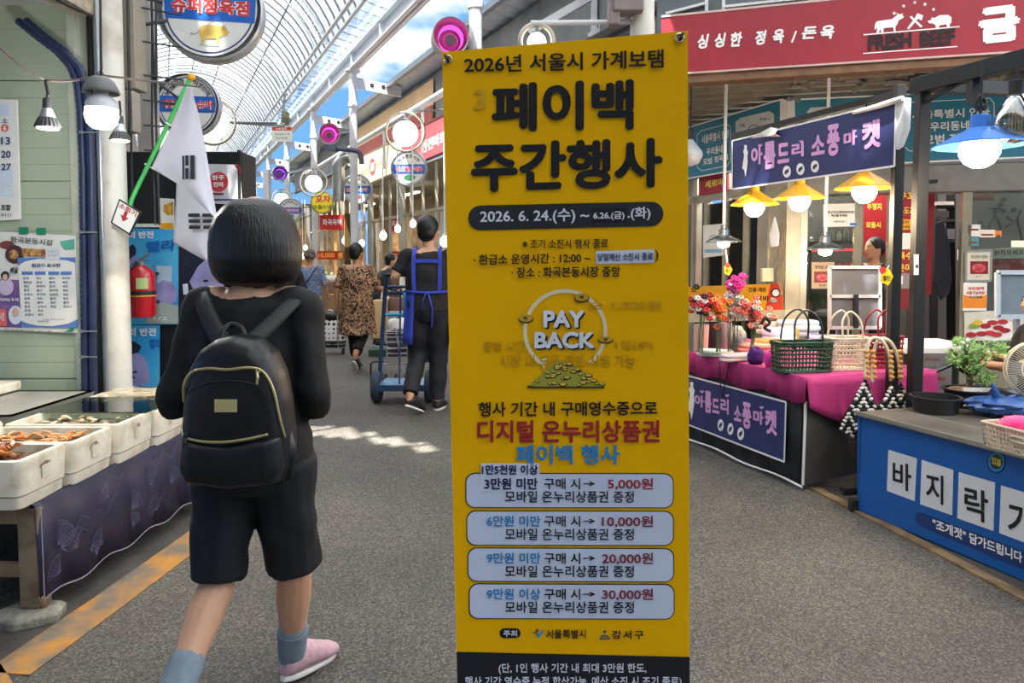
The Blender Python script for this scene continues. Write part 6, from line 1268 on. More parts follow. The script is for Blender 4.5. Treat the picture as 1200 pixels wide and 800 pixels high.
def hand(mb, w, d, palm, side, grip=.0):
    w, d = Vector(w), Vector(d).normalized(); palm = Vector(palm); palm = (palm-d*palm.dot(d)).normalized(); s = d.cross(palm)*side   # s: towards the thumb
    for k in range(4): mb.ell(w+d*(.018+.018*k), (.0, .0, .0) if False else .020-.001*k, 8, 6); mb.ell(w+d*(.03+.016*k)+s*.012, .0155, 8, 6); mb.ell(w+d*(.03+.016*k)-s*.013, .0150, 8, 6)
    for k, (off, L_) in enumerate(((.024, .066), (.008, .074), (-.008, .069), (-.023, .054))):
        p = w+d*.078+s*off; a = .25+grip; pts = [p]; v = d.copy()
        for seg in (.42, .33, .25):
            ca, sa = math.cos(a), math.sin(a); v = (v*ca+palm*sa).normalized(); p = p+v*L_*seg; pts.append(p); palm2 = palm
            a = .2+grip*.9
        mb.tube(pts, [.0095, .009, .0082, .007], 8); mb.ell(pts[-1], .0072, 8, 6)
    p = w+d*.025+s*.022; pts = [p, p+d*.028+s*.022+palm*.008, p+d*.055+s*.024+palm*(.015+.02*grip), p+d*.074+s*.016+palm*(.022+.03*grip)]
    mb.tube(pts, [.0125, .0115, .0105, .008], 8); mb.ell(pts[-1], .008, 8, 6)
m_skin_t = mat('skin warm', '#cf9f80', .5, var=.06, nscale=4); m_skin_d = mat('skin tan', '#b98561', .5, var=.06, nscale=4)
def hairmat(name, hx, rough=.38):
    if name in MATS: return MATS[name]
    m = mat(name, hx, rough, var=.5, nscale=30); nt = m.node_tree
    mp_ = nt.nodes.new('ShaderNodeMapping'); mp_.inputs['Scale'].default_value = (6, 6, .5)
    t = [n for n in nt.nodes if n.type == 'TEX_COORD'][0]; nz = [n for n in nt.nodes if n.type == 'TEX_NOISE'][0]
    nt.links.new(t.outputs['Object'], mp_.inputs['Vector']); nt.links.new(mp_.outputs[0], nz.inputs['Vector'])
    b = nt.nodes.new('ShaderNodeBump'); b.inputs['Strength'].default_value = .5; b.inputs['Distance'].default_value = .01
    nt.links.new(nz.outputs['Fac'], b.inputs['Height']); nt.links.new(b.outputs['Normal'], nt.nodes['Principled BSDF'].inputs['Normal']); return m
HB = hairmat('black hair', '#060507', .42); HG = hairmat('grey brown hair', '#5c5148', .6); HR = hairmat('brown hair', '#4a241c', .5)
m_eye = mat('eye dark', '#1d1512', .2); m_lip = mat('lips', '#a4564e', .5)
def person(label, loc, rz, h, arms, legs, top, bottom, hair, shoes, pelvis=(0, 0, .84), chest=(0, 0, 1.16), neck=(0, 0, 1.33), head=(0, .015, 1.475), turn=0.0, skin=None, sleeve=.55, hem=None, voxel=.009, shoulder=.165, waist_r=.135, tunic=None, fat=1.0, neckline=.02, socks=None, grip=.5):
    skin = skin or m_skin_t; e = empty('person', (0, 0, 0), label, 'person'); V = Vector
    pel, che, nek, hd = V(pelvis), V(chest), V(neck), V(head)
    # ---- body, one surface
    mb = MB(); wst = pel.lerp(che, .5)
    mb.loft([ring(pel+V((0, 0, -.06)), .10, .09), ring(pel, .155*fat, .11*fat), ring(wst, .120*fat, .088*fat), ring(che, .148*fat, .10*fat), ring(nek.lerp(che, .25), .13, .075), ring(nek, .055, .05)])
    limb(mb, [nek+V((0, 0, -.03)), nek.lerp(hd, .5), hd+V((0, -.01, -.03))], [.054, .050, .055])
    Rh = Matrix.Rotation(turn, 3, 'Z')
    def H(x, y, z): return hd + Rh @ V((x, y, z))
    mb.ell(hd, (.076, .094, .115), 20, 14, Rh); mb.ell(H(0, .035, -.055), (.055, .055, .055), 16, 10, Rh); mb.ell(H(0, .07, -.095), (.022, .02, .016), 10, 6, Rh)
    mb.tube([H(0, .088, .012), H(0, .102, -.012), H(0, .108, -.028)], [.007, .010, .012], 8); mb.ell(H(0, .098, -.033), (.016, .012, .008), 8, 6, Rh)
    for s_ in (-1, 1): mb.ell(H(s_*.078, -.005, -.012), (.009, .017, .030), 10, 8, Rh)
    sh = {}
    for sd, s_ in (('L', -1), ('R', 1)):
        S_ = nek + V((s_*shoulder, 0, -.055)); sh[sd] = S_; el, wr = V(arms[sd][0]), V(arms[sd][1])
        limb(mb, [nek+V((s_*.05, 0, -.06)), S_, S_.lerp(el, .5), el, el.lerp(wr, .4), wr], [.045, .050, .044, .036, .036, .024])
        d = (wr-el).normalized(); hand(mb, wr, d, arms[sd][2] if len(arms[sd]) > 2 else (0, 0, -1) if abs(d.z) < .8 else (0, 1, 0), s_*-1 if abs(d.z) < .8 else s_*1, grip)
    for sd, s_ in (('L', -1), ('R', 1)):
        kn, an, toe = V(legs[sd][0]), V(legs[sd][1]), V(legs[sd][2]); hp = pel+V((s_*.082, 0, -.02))
        limb(mb, [hp, hp.lerp(kn, .5), kn, kn.lerp(an, .3), kn.lerp(an, .7), an], [.088*fat, .075*fat, .052, .055, .040, .033])
        mb.ell(an+V((0, -.008, -.028)), (.028, .028, .03), 10, 8); limb(mb, [an+V((0, 0, -.02)), an.lerp(toe, .6)+V((0, 0, -.008)), toe+V((0, 0, -.008))], [.032, .024, .013])
    remesh(mb, 'body', skin, e, voxel, 3)
    for s_ in (-1, 1): mb = MB(); mb.ell(H(s_*.031, .084, .008), (.012, .007, .006), 10, 6, Rh); mb.build('eye', m_eye, e, smooth=180, origin=(0, 0, 0)); mb = MB(); mb.beam(H(s_*.016, .0925, .028), H(s_*.048, .080, .028), .004, .005); mb.build('eyebrow', hair[1], e, origin=(0, 0, 0))
    mb = MB(); mb.ell(H(0, .0905, -.058), (.022, .007, .006), 10, 6, Rh); mb.build('mouth', m_lip, e, smooth=180, origin=(0, 0, 0))
    # ---- top
    mb = MB(); low = tunic[0] if tunic else pel.z-.02; lr = tunic[1] if tunic else .175
    rings = [ring((pel.x, pel.y, low), lr*fat, (lr*.74)*fat)]
    if tunic: rings.append(ring((pel.x, pel.y, (low+pel.z)/2), (lr+.175)/2*fat, .125*fat))
    rings += [ring(pel+V((0, 0, .06)), .172*fat, .125*fat), ring(wst, (waist_r+.018)*fat, .110*fat), ring(che, .165*fat, .117*fat), ring(nek.lerp(che, .3)+V((0, 0, .0)), .150, .090), ring(nek+V((0, 0, -.028)), .095, .070), ring(nek+V((0, 0, -.005-neckline)), .080, .062)]
    mb.loft(rings)
    for sd, s_ in (('L', -1), ('R', 1)):
        el, wr = V(arms[sd][0]), V(arms[sd][1]); S_ = sh[sd]
        if sleeve <= 1: limb(mb, [nek+V((s_*.06, 0, -.075)), S_+V((0, 0, -.003)), S_.lerp(el, sleeve*.5), S_.lerp(el, sleeve)], [.048, .060, .056, .060], end=False)
        else: limb(mb, [nek+V((s_*.06, 0, -.075)), S_+V((0, 0, -.003)), S_.lerp(el, .5), el, el.lerp(wr, sleeve-1)], [.048, .058, .053, .052, .044], end=False)
    remesh(mb, 'shirt', top, e, .011, 3, folds=.022)
    # ---- bottom
    if bottom is not None:
        mb = MB(); mb.loft([ring(pel+V((0, 0, -.10)), .14*fat, .105*fat), ring(pel+V((0, 0, -.03)), .170*fat, .125*fat), ring(pel+V((0, 0, .07)), .150*fat, .112*fat)])
        for sd, s_ in (('L', -1), ('R', 1)):
            kn, an = V(legs[sd][0]), V(legs[sd][1]); hp = pel+V((s_*.082, 0, -.02)); hm = hem if hem is not None else 1.95
            if hm <= 1: limb(mb, [hp, hp.lerp(kn, .5*hm), hp.lerp(kn, hm)], [.100*fat, .088*fat, .083*fat], end=False)
            else: limb(mb, [hp, hp.lerp(kn, .5), kn, kn.lerp(an, (hm-1))], [.100*fat, .088*fat, .078, .066], end=False)
        remesh(mb, 'trousers' if hem is None or hem > 1 else 'shorts', bottom, e, .010, 2, folds=.022)
    # ---- shoes
    for sd in 'LR':
        an, toe = V(legs[sd][1]), V(legs[sd][2]); d = toe-an; fw = V((d.x, d.y, 0)).normalized(); up = V((0, 0, 1)); lowv = (toe-an)
        hl = an - fw*.035 + V((0, 0, -.055)); ax = (toe+V((0, 0, -.012)) + fw*.02 - hl); L_ = ax.length; ax.normalize(); sv = ax.cross(up).normalized(); uv = sv.cross(ax).normalized()
        def rr(t, w, z0, z1, n=14): c = hl+ax*L_*t; return [c+sv*w*math.cos(a)+uv*((z0+z1)/2+(z1-z0)/2*math.sin(a)) for a in [2*PI*i/n for i in range(n)]]
        mb = MB(); mb.loft([rr(-.02, .022, -.005, .045), rr(.07, .039, -.012, .080), rr(.25, .042, -.012, .095), rr(.45, .043, -.012, .076), rr(.7, .047, -.012, .052), rr(.9, .040, -.012, .036), rr(1.0, .022, -.008, .022)]); so = mb.build('shoe', shoes[0], e, smooth=60, origin=(0, 0, 0))
        mb = MB(); n_ = 14; mb.loft([[hl+ax*L_*(.49+.53*math.sin(a))+sv*(.047 - .006*math.cos(2*a))*math.cos(a)*s2*.84+uv*z for a in [2*PI*i/n_ for i in range(n_)]] for s2, z in ((.96, -.022), (1, -.018), (1, -.011), (.9, -.006))]); mb.build('sole', shoes[1], e, smooth=50, origin=(0, 0, 0))
        if socks: mb = MB(); limb(mb, [an+V((0, 0, -.03)), an, an.lerp(V(legs[sd][0]), socks[1])], [.039, .044, .050], 20); mb.build('sock', socks[0], e, smooth=60, origin=(0, 0, 0))
    # ---- hair
    kind, hm_ = hair[0], hair[1]; mb = MB()
    if kind == 'short':
        mb.ell(H(0, -.018, .028), (.088, .098, .103), 20, 14, Rh); mb.ell(H(0, -.05, -.02), (.078, .058, .075), 18, 10, Rh)
    elif kind == 'bun':
        mb.ell(H(0, -.018, .028), (.088, .098, .103), 20, 14, Rh); mb.ell(H(0, -.06, -.015), (.075, .055, .07), 18, 10, Rh); mb.ell(H(0, -.10, .0), (.04, .035, .04), 14, 8, Rh)
    elif kind == 'curly':
        rnd = random.Random(4)
        for k in range(60):
            a, b = rnd.uniform(0, 2*PI), rnd.uniform(-.4, 1.5); x, y, z = math.cos(a)*math.cos(b), math.sin(a)*math.cos(b), math.sin(b)
            if y > .55 and z < .45: continue
            mb.ell(H(x*.082, -.015+y*.09, .015+z*.10), .026, 8, 6, Rh)
        mb.ell(H(0, -.015, .02), (.085, .093, .1), 16, 10, Rh)
    elif kind == 'bob':
        pr = hair[2]
        mb.loft([ring(H(cx, -.022+cy, z), rx, ry, 32) for z, rx, ry, cx, cy in pr])
        for x, z in ((.01, -.165), (.03, -.160), (-.015, -.158)): mb.tube([H(x, -.075, -.12), H(x, -.062, z)], [.022, .004], 8)
    remesh(mb, 'hair', hm_, e, .007 if kind == 'bob' else .008, 3)
    k = h/1.6; e.scale = (k, k, k); e.location = loc; e.rotation_euler = (0, 0, rz); return e
m_black = mat('black knit', '#08080a', .8, var=.25, nscale=5, bump=.25, bscale=5); m_navysh = mat('navy shorts cloth', '#0c0e17', .75, var=.25, nscale=4, bump=.3, bscale=7)
m_blkshoe = mat('black shoe', '#1c1c1e', .5); m_wsole = mat('white sole', '#dcdad6', .5); m_pinkshoe = mat('pale pink knit shoe', '#c9a3ae', .8, var=.15, nscale=50, bump=.3, bscale=150)
# ---- 1: the woman in front, with backpack
PX, PY_ = -.775, 2.15
w1 = person('woman with black bob and all black clothes wearing a backpack, seen from behind', (PX, PY_, 0), 0, 1.60,
   {'L': ((-.222, -.02, .955), (-.10, .20, 1.04)), 'R': ((.195, -.02, .955), (.09, .21, 1.03))},
   {'L': ((-.10, -.04, .43), (-.135, -.27, .20), (-.15, -.15, .05)), 'R': ((.10, .05, .42), (.055, .16, .10), (.14, .32, .028))},
   m_black, m_navysh, ('bob', HB, [(.108, .02, .02, 0, 0), (.100, .058, .062, 0, 0), (.082, .086, .090, 0, 0), (.052, .111, .108, 0, 0), (.015, .126, .117, 0, 0), (-.03, .134, .122, .002, 0), (-.075, .1345, .120, .002, 0), (-.115, .127, .108, .002, .004), (-.142, .108, .088, .002, .01), (-.150, .08, .065, .002, .012)]), (m_pinkshoe, m_wsole),
   pelvis=(-.0, 0, .80), chest=(-.02, .0, 1.10), neck=(.005, 0, 1.305), head=(.012, .02, 1.455), turn=.15, sleeve=1.75, hem=.97, voxel=.006, shoulder=.140, fat=1.0, neckline=.03, socks=(mat('blue grey sock', '#7f8c98', .85, var=.15, nscale=40), .30))
# backpack
pbk = front(1.89); m_nyl = mat('black nylon', '#0a0b11', .42, var=.25, nscale=6, bump=.2, bscale=12); m_gold = mat('gold zipper', '#b5a878', .35, .6); m_strap = mat('webbing strap', '#101116', .6)
bp = empty('backpack', (PX+.03, 1.97, .77), 'black nylon backpack with gold zips and gold plate on the woman', 'backpack')
OL = [(212, 490), (213, 462), (219, 434), (231, 412), (250, 399), (273, 394), (297, 399), (315, 415), (326, 440), (332, 470), (336, 510), (337, 545), (331, 564), (300, 572), (272, 573), (244, 572), (220, 563), (211, 542), (210, 515)]
def outl(s, y, dz=0, cx=273, cy=488): 
    out = []
    for x, yy in OL: p = W(cx+(x-cx)*s, cy+(yy-cy)*s, 1.89); out.append(Vector((p.x, y, p.z+dz)))
    return out
mb = MB(); mb.loft([outl(.9, 2.005), outl(1.0, 1.98), outl(1.02, 1.94), outl(1.0, 1.905), outl(.93, 1.88), outl(.80, 1.866), outl(.5, 1.858), outl(.2, 1.855)]); remesh(mb, 'bag_body', m_nyl, bp, .007, 5)
mb = MB(); pk_ = [(216, 512), (272, 516), (331, 508), (334, 545), (327, 564), (272, 570), (222, 563), (213, 545)]
mb.loft([[Vector((W(272+(x-272)*s, 540+(y-540)*s, 1.89).x, yy, W(272+(x-272)*s, 540+(y-540)*s, 1.89).z)) for x, y in pk_] for s, yy in ((1.02, 1.92), (1.0, 1.88), (.93, 1.852), (.75, 1.84), (.3, 1.836))]); remesh(mb, 'front_pocket', m_nyl, bp, .007, 5)
def zpath(pts, name, m, r=.0042, yy=None):
    mb = MB(); P = smooth_pts([Vector((W(x, y, 1.89).x, yv, W(x, y, 1.89).z)) for x, y, yv in pts], 6); mb.tube(P, r, 6); return mb.build(name, m, bp, smooth=180)
zpath([(217, 470, 1.884), (219, 450, 1.872), (229, 435, 1.866), (248, 430, 1.862), (272, 431, 1.858), (296, 429, 1.862), (312, 434, 1.865), (323, 455, 1.87), (330, 490, 1.876), (334, 512, 1.888)], 'zip', m_gold)
zpath([(214, 504, 1.886), (222, 510, 1.866), (245, 513, 1.850), (272, 513, 1.846), (297, 510, 1.852), (318, 506, 1.862)], 'zip', m_gold)
zpath([(222, 470, 1.878), (228, 456, 1.868), (248, 447, 1.860), (272, 444, 1.857), (298, 447, 1.860), (314, 458, 1.868), (322, 476, 1.874)], 'seam', m_strap, .003)
mb = MB(); board(front(1.853), rect(251, 468, 277.5, 483), None, mb=mb, thick=.004); mb.build('gold_plate', mat('pale gold plate', '#d9cf96', .3, .5), bp, bevel=.001)
for x, y in ((301, 436), (216, 513)): mb = MB(); board(front(1.856), rect(x-1.5, y-4, x+3, y+1), None, mb=mb, thick=.004); mb.tube([W(x, y, 1.853), W(x+1, y+6, 1.85), W(x, y+14, 1.85)], [.003, .0045, .003], 6); mb.build('zip_pull', m_gold if x > 250 else m_strap, bp)
for pts in ([(266, 406, 1.96), (253, 388, 2.0), (243, 366, 2.045), (237, 352, 2.09), (231, 345, 2.14)], [(287, 406, 1.96), (308, 388, 2.0), (328, 368, 2.045), (342, 354, 2.09), (349, 347, 2.14)]):
    P = smooth_pts([W(*p) for p in pts], 5); vs = []; fs = []
    mb = MB()
    for i, p in enumerate(P):
        d = (P[min(i+1, len(P)-1)]-P[max(i-1, 0)]).normalized(); s_ = d.cross(Vector((0, -1, .3))).normalized()*.024; nn = Vector((0, -.005, .003)); vs += [p-s_, p-s_*.5+nn, p+s_*.5+nn, p+s_]
    for i in range(len(P)-1):
        for j in range(3): a = i*4+j; fs.append((a, a+4, a+5, a+1))
    mb.add(vs, fs).build('shoulder_strap', m_strap, bp, smooth=60, solid=.006)
mb = MB(); mb.tube(smooth_pts([W(261, 404, 1.935), W(262, 388, 1.95), W(272, 380, 1.965), (W(284, 386, 1.95)), W(288, 404, 1.935)], 5), .008, 8); mb.build('haul_loop', m_strap, bp, smooth=180)
mb = MB(); mb.tube([W(336, 500, 1.93), W(339, 530, 1.925), W(337, 560, 1.93)], [.012, .022, .014], 8); mb.build('side_pocket', m_nyl, bp, smooth=180)
# ---- 2: man in blue apron pushing the hand truck
D2 = 6.6; x2 = W(502, 300, D2).x
m_mblk = mat('black t-shirt', '#17171a', .8, var=.2, nscale=5); m_mtr = mat('dark navy trousers', '#11141f', .75, var=.2, nscale=5, bump=.2, bscale=6)
w2 = person('man in black t-shirt and blue apron pushing a hand truck, seen from behind', (x2, D2, 0), 0, 1.79,
   {'L': ((-.27, -.02, 1.10), (-.30, .22, 1.09)), 'R': ((.27, -.02, 1.10), (.24, .24, 1.09))},
   {'L': ((-.10, .02, .44), (-.13, -.20, .16), (-.05, -.08, .03)), 'R': ((.07, .03, .43), (.065, .0, .085), (.10, .19, .028))},
   m_mblk, m_mtr, ('short', HB), (m_blkshoe, m_wsole), skin=m_skin_t, shoulder=.18, sleeve=.78, fat=1.1, waist_r=.16, voxel=.008, turn=-.25)
m_apr = mat('royal blue apron', '#2a3fae', .7, var=.15, nscale=5, bump=.2, bscale=8)
def kid(mb, name, m, parent, **k): return mb.build(name, m, parent, origin=(0, 0, 0), **k)
w2l = w2.location.copy(); w2s = w2.scale.copy(); w2.location = (0, 0, 0)
mb = MB()
for s_ in (-1, 1): P = smooth_pts([(s_*.095, .06, 1.335), (s_*.10, -.06, 1.325), (s_*.105, -.112, 1.25), (s_*.105, -.125, 1.12), (s_*.10, -.122, .99)], 4); [mb.beam(a, b, .03, .006, up=(0, 1, 0)) for a, b in zip(P, P[1:])]
mb.beam((-.11, -.122, 1.23), (.11, -.122, 1.23), .006, .03); kid(mb, 'apron_strap', m_apr, w2)
mb = MB(); vs = []; fs = []; na, nz = 26, 7
for j in range(nz+1):
    for i in range(na+1):
        a = math.radians(236) - math.radians(262)*i/na; z = 1.0-.42*j/nz; r = .182+.03*j/nz+.006*math.sin(i*1.9)*j/nz; vs.append((r*math.cos(a), .135/.182*r*math.sin(a), z - .04*abs(i/na-.5)))
for j in range(nz):
    for i in range(na): a = j*(na+1)+i; fs.append((a, a+1, a+na+2, a+na+1))
kid(mb.add(vs, fs), 'apron_skirt', m_apr, w2, smooth=180, solid=.004)
mb = MB(); mb.tube([(-.19, -.05, .985), (-.1, -.125, .98), (0, -.135, .975), (.1, -.125, .98), (.19, -.05, .985)], .011, 6)
mb.tube([(0, -.14, .98), (-.03, -.145, .92), (-.035, -.145, .84)], .006, 5); mb.tube([(0.01, -.14, .98), (.045, -.145, .85), (.04, -.145, .70)], .008, 5); kid(mb, 'apron_tie', m_apr, w2, smooth=180)
w2.location = w2l
# ---- 3: woman in leopard tunic
def vormat(name, a, b, c, sc):
    m = bpy.data.materials.new(name); m.use_nodes = True; MATS[name] = m; nt = m.node_tree; N = nt.nodes.new; L = nt.links.new; P = nt.nodes['Principled BSDF']
    t = N('ShaderNodeTexCoord'); n = N('ShaderNodeTexNoise'); n.inputs['Scale'].default_value = sc; n.inputs['Detail'].default_value = 1.5; n.inputs['Distortion'].default_value = .8; L(t.outputs['Object'], n.inputs['Vector'])
    r = N('ShaderNodeValToRGB'); r.color_ramp.interpolation = 'CONSTANT'; e = r.color_ramp.elements; e[0].position = 0; e[0].color = (*rgb(a), 1); e[1].position = .47; e[1].color = (*rgb(b), 1); e2 = e.new(.57); e2.color = (*rgb(c), 1); e3 = e.new(.66); e3.color = (*rgb(a), 1)
    L(n.outputs['Fac'], r.inputs['Fac']); L(r.outputs['Color'], P.inputs['Base Color']); P.inputs['Roughness'].default_value = .8; return m
m_leo = vormat('leopard print cloth', '#2c1d16', '#b08a66', '#6d4a36', 26)
D3 = 9.0; x3 = W(418, 300, D3).x
person('woman in a brown leopard print tunic with black trousers walking away', (x3, D3, 0), -.05, 1.60,
   {'L': ((-.25, -.02, 1.03), (-.26, .03, .80)), 'R': ((.25, .03, 1.05), (.32, .26, .98))},
   {'L': ((-.07, .08, .44), (-.05, .12, .09), (-.06, .30, .028)), 'R': ((.05, .0, .43), (.02, -.20, .22), (.03, -.16, .05))},
   m_leo, mat('black leggings', '#141416', .8), ('short', HB), (m_blkshoe, m_wsole), skin=m_skin_d, tunic=(.46, .215), sleeve=.95, fat=1.15, hem=1.75, voxel=.009, turn=-.5, waist_r=.155)
# ---- 4: woman in blue floral blouse
m_flo = vormat('blue floral blouse', '#5f7d9c', '#49688c', '#b58f9a', 22)
D4 = 12.0; x4 = W(363, 300, D4).x
w4 = person('grey haired woman in blue floral blouse with a black shoulder strap, far down the lane', (x4, D4, 0), 0, 1.56,
   {'L': ((-.25, -.02, 1.05), (-.22, .16, .92)), 'R': ((.25, -.02, 1.03), (.27, .08, .82))},
   {'L': ((-.09, .04, .44), (-.10, -.02, .09), (-.12, .16, .028)), 'R': ((.09, .04, .44), (.10, .06, .09), (.12, .24, .028))},
   m_flo, mat('beige trousers', '#b9ab93', .8, var=.1), ('curly', HG), (m_blkshoe, m_wsole), skin=m_skin_d, sleeve=1.2, fat=1.15, voxel=.011)
w4l = w4.location.copy(); w4.location = (0, 0, 0); mb = MB(); P = smooth_pts([(.13, .02, 1.31), (.11, -.09, 1.26), (.0, -.135, 1.08), (-.13, -.14, .92), (-.20, -.08, .86)], 5); [mb.beam(a, b, .022, .008, up=(0, 1, 0)) for a, b in zip(P, P[1:])]; kid(mb, 'bag_strap', m_dark, w4); w4.location = w4l
# ---- 5: person in black half hidden behind the bob
D5 = 8.2; x5 = W(330, 300, D5).x
person('person in black with dark hair, half hidden behind the front woman\'s hair', (x5, D5, 0), .2, 1.55,
   {'L': ((-.25, -.02, 1.05), (-.2, .14, .9)), 'R': ((.25, -.02, 1.05), (.2, .16, .92))},
   {'L': ((-.08, .05, .44), (-.08, .02, .09), (-.09, .2, .028)), 'R': ((.09, .02, .44), (.09, -.08, .09), (.1, .1, .028))},
   m_black, m_mtr, ('short', HB), (m_blkshoe, m_wsole), sleeve=1.7, fat=1.05, voxel=.010)
# ---- 6: stooping vendor in dark jacket
D6 = 11.6; x6 = W(441, 300, D6).x
person('vendor with short black hair and dark grey jacket stooping at the shop front', (x6, D6, 0), -1.3, 1.60,
   {'L': ((-.20, .18, .98), (-.12, .38, .86)), 'R': ((.20, .18, .98), (.12, .38, .86))},
   {'L': ((-.09, .04, .44), (-.10, -.02, .09), (-.12, .16, .028)), 'R': ((.09, .04, .44), (.10, .0, .09), (.12, .18, .028))},
   mat('charcoal jacket', '#3a3536', .8, var=.2), m_mtr, ('short', HB), (m_blkshoe, m_wsole), pelvis=(0, -.06, .84), chest=(0, .08, 1.12), neck=(0, .17, 1.26), head=(0, .24, 1.375), sleeve=1.6, voxel=.010)
# ---- 7: woman inside the butcher's shop
D7 = 7.75; x7 = W(1025, 300, D7).x
w7 = person('woman in black top with white shoulder stripe standing inside the shop', (x7, D7, 0), 1.9, 1.63,
   {'L': ((-.22, .05, 1.06), (-.05, .25, 1.08)), 'R': ((.22, .05, 1.06), (.08, .26, 1.10))},
   {'L': ((-.09, .04, .44), (-.10, .0, .09), (-.12, .18, .028)), 'R': ((.09, .04, .44), (.10, .0, .09), (.12, .18, .028))},
   m_mblk, m_mtr, ('bun', HB), (m_blkshoe, m_wsole), sleeve=1.5, voxel=.009, turn=-.1)
w7l, w7r = w7.location.copy(), w7.rotation_euler.copy(); w7.location = (0, 0, 0); mb = MB()
for s_ in (-1, 1): P = smooth_pts([(s_*.12, .0, 1.31), (s_*.19, -.0, 1.295), (s_*.235, -.0, 1.22), (s_*.265, .02, 1.12)], 4); [mb.beam(a, b, .03, .02, up=(0, 1, 0)) for a, b in zip(P, P[1:])]
kid(mb, 'stripe', m_wsole, w7); w7.location = w7l
# ---- 8: seated vendor at the right edge
x8, D8 = 3.24, 4.36
person('seated brown haired vendor in black at the right edge, hand near the small tree', (x8, D8, 0), 1.45, 1.60,
   {'L': ((-.24, .15, .74), (-.14, .40, .76)), 'R': ((.22, .10, .74), (.02, .30, .80))},
   {'L': ((-.14, .40, .50), (-.14, .40, .09), (-.15, .56, .028)), 'R': ((.14, .40, .50), (.14, .36, .09), (.15, .54, .028))},
   m_black, m_mtr, ('bob', HR, [(.108, .02, .02, 0, 0), (.100, .058, .062, 0, 0), (.082, .086, .090, 0, 0), (.05, .098, .100, 0, 0), (.0, .102, .104, 0, 0), (-.05, .104, .10, 0, 0), (-.09, .10, .09, 0, 0), (-.115, .08, .07, 0, .01)]), (m_blkshoe, m_wsole), skin=m_skin_d,
   pelvis=(0, 0, .50), chest=(0, .02, .80), neck=(0, .03, .985), head=(0, .05, 1.13), sleeve=1.5, fat=1.12, voxel=.008)
e = empty('stool', (x8, D8, 0), 'round dark stool under the seated vendor at the right edge', 'stool'); mb = MB(); mb.lathe([(.15, .36), (.17, .37), (.17, .395), (.15, .40)], (x8, D8, 0), 20); mb.build('seat', mat('stool seat', '#4a2f2a', .6), e, smooth=50)
for a in range(4): t = PI/4+a*PI/2; mb = MB(); mb.tube([(x8+.12*math.cos(t), D8+.12*math.sin(t), .37), (x8+.17*math.cos(t), D8+.17*math.sin(t), 0)], .012, 8); mb.build('leg', m_galv, e, smooth=60)
# ================================================================== HAND TRUCK AND CARTS IN THE LANE
m_btruck = mat('dark blue truck paint', '#27466e', .4, var=.15); m_bplate = mat('pale blue plate', '#7fa9cf', .4, hex2='#5f86ad', nscale=12); m_cyan = mat('bright blue tape', '#35b4f0', .4); m_tyre = mat('grey blue tyre', '#39434e', .8)
dt = 7.0; ht = empty('hand_truck', W(470, 470, dt), 'dark blue hand truck with wide wheels pushed by the man in the apron', 'hand truck')
def wt(x, y, d=dt): return W(x, y, d)
pxm = dt/850
for x in (448.5, 508): mb = MB(); mb.tube([wt(x-4 if x < 480 else x+4, 447), wt(x-1, 400), wt(x+3, 340), wt(x+5, 322, dt-.12)], .021, 8); mb.build('rail', m_btruck, ht, smooth=60)
for y, m_, r in ((343, m_btruck, .018), (336, m_btruck, .016), (368.5, m_cyan, .014)): mb = MB(); mb.tube([wt(451, y), wt(511, y)], r, 8); mb.build('cross_bar', m_, ht, smooth=60)
mb = MB(); mb.tube([wt(469.5, 338), wt(468.5, 400), wt(468, 450, dt-.1)], .010, 6); mb.build('rod', m_btruck, ht, smooth=60)
mb = MB(); mb.tube([wt(474, 342, dt-.02), wt(474.5, 352, dt-.02), wt(474, 362, dt-.02), wt(473, 372, dt-.02)], .013, 6); mb.build('tape', m_cyan, ht, smooth=180)
mb = MB(); mb.tube([wt(452, 322, dt-.12), wt(466, 322, dt-.16), wt(492, 322, dt-.16), wt(512, 322, dt-.12)], .018, 8); mb.build('handle', m_dark, ht, smooth=60)
g = wt(468, 455); zt_ = g.z
a_, b_ = wt(446, 450), wt(512, 450)
mb = MB(); mb.lohi((a_.x, dt-.12, a_.z-.0), (b_.x, dt+.30, a_.z+.012)); mb.build('plate', m_bplate, ht, bevel=.003)
mb = MB(); mb.lohi((a_.x-.01, dt-.14, a_.z-.045), (b_.x+.01, dt-.115, a_.z+.012)); mb.build('plate_edge', m_btruck, ht)
for x in (441.5, 503.5):
    c = Vector((wt(x, 450).x, dt+.02, .158)); mb = MB(); mb.lathe([(.09, -.04), (.145, -.042), (.157, -.025), (.157, .025), (.145, .042), (.09, .04)], c, 28, axis=(1, 0, 0)); mb.build('wheel', m_tyre, ht, smooth=40)
    mb = MB(); mb.lathe([(.02, -.05), (.085, -.035), (.085, .035), (.02, .05)], c, 16, axis=(1, 0, 0)); mb.build('wheel_hub', m_galv, ht, smooth=40)
    mb = MB(); mb.tube([wt(x-7 if x < 470 else x+7, 448), wt(x-7 if x < 470 else x+7, 426), wt(x-4 if x < 470 else x+4, 423.5), wt(x+8 if x < 470 else x-8, 423.5)], .009, 6); mb.build('fender', m_dark, ht, smooth=60)
c0, c1 = Vector((wt(441.5, 450).x, dt+.02, .158)), Vector((wt(503.5, 450).x, dt+.02, .158)); mb = MB(); mb.tube([c0, c1], .014, 8); mb.build('axle', m_galv, ht, smooth=60)
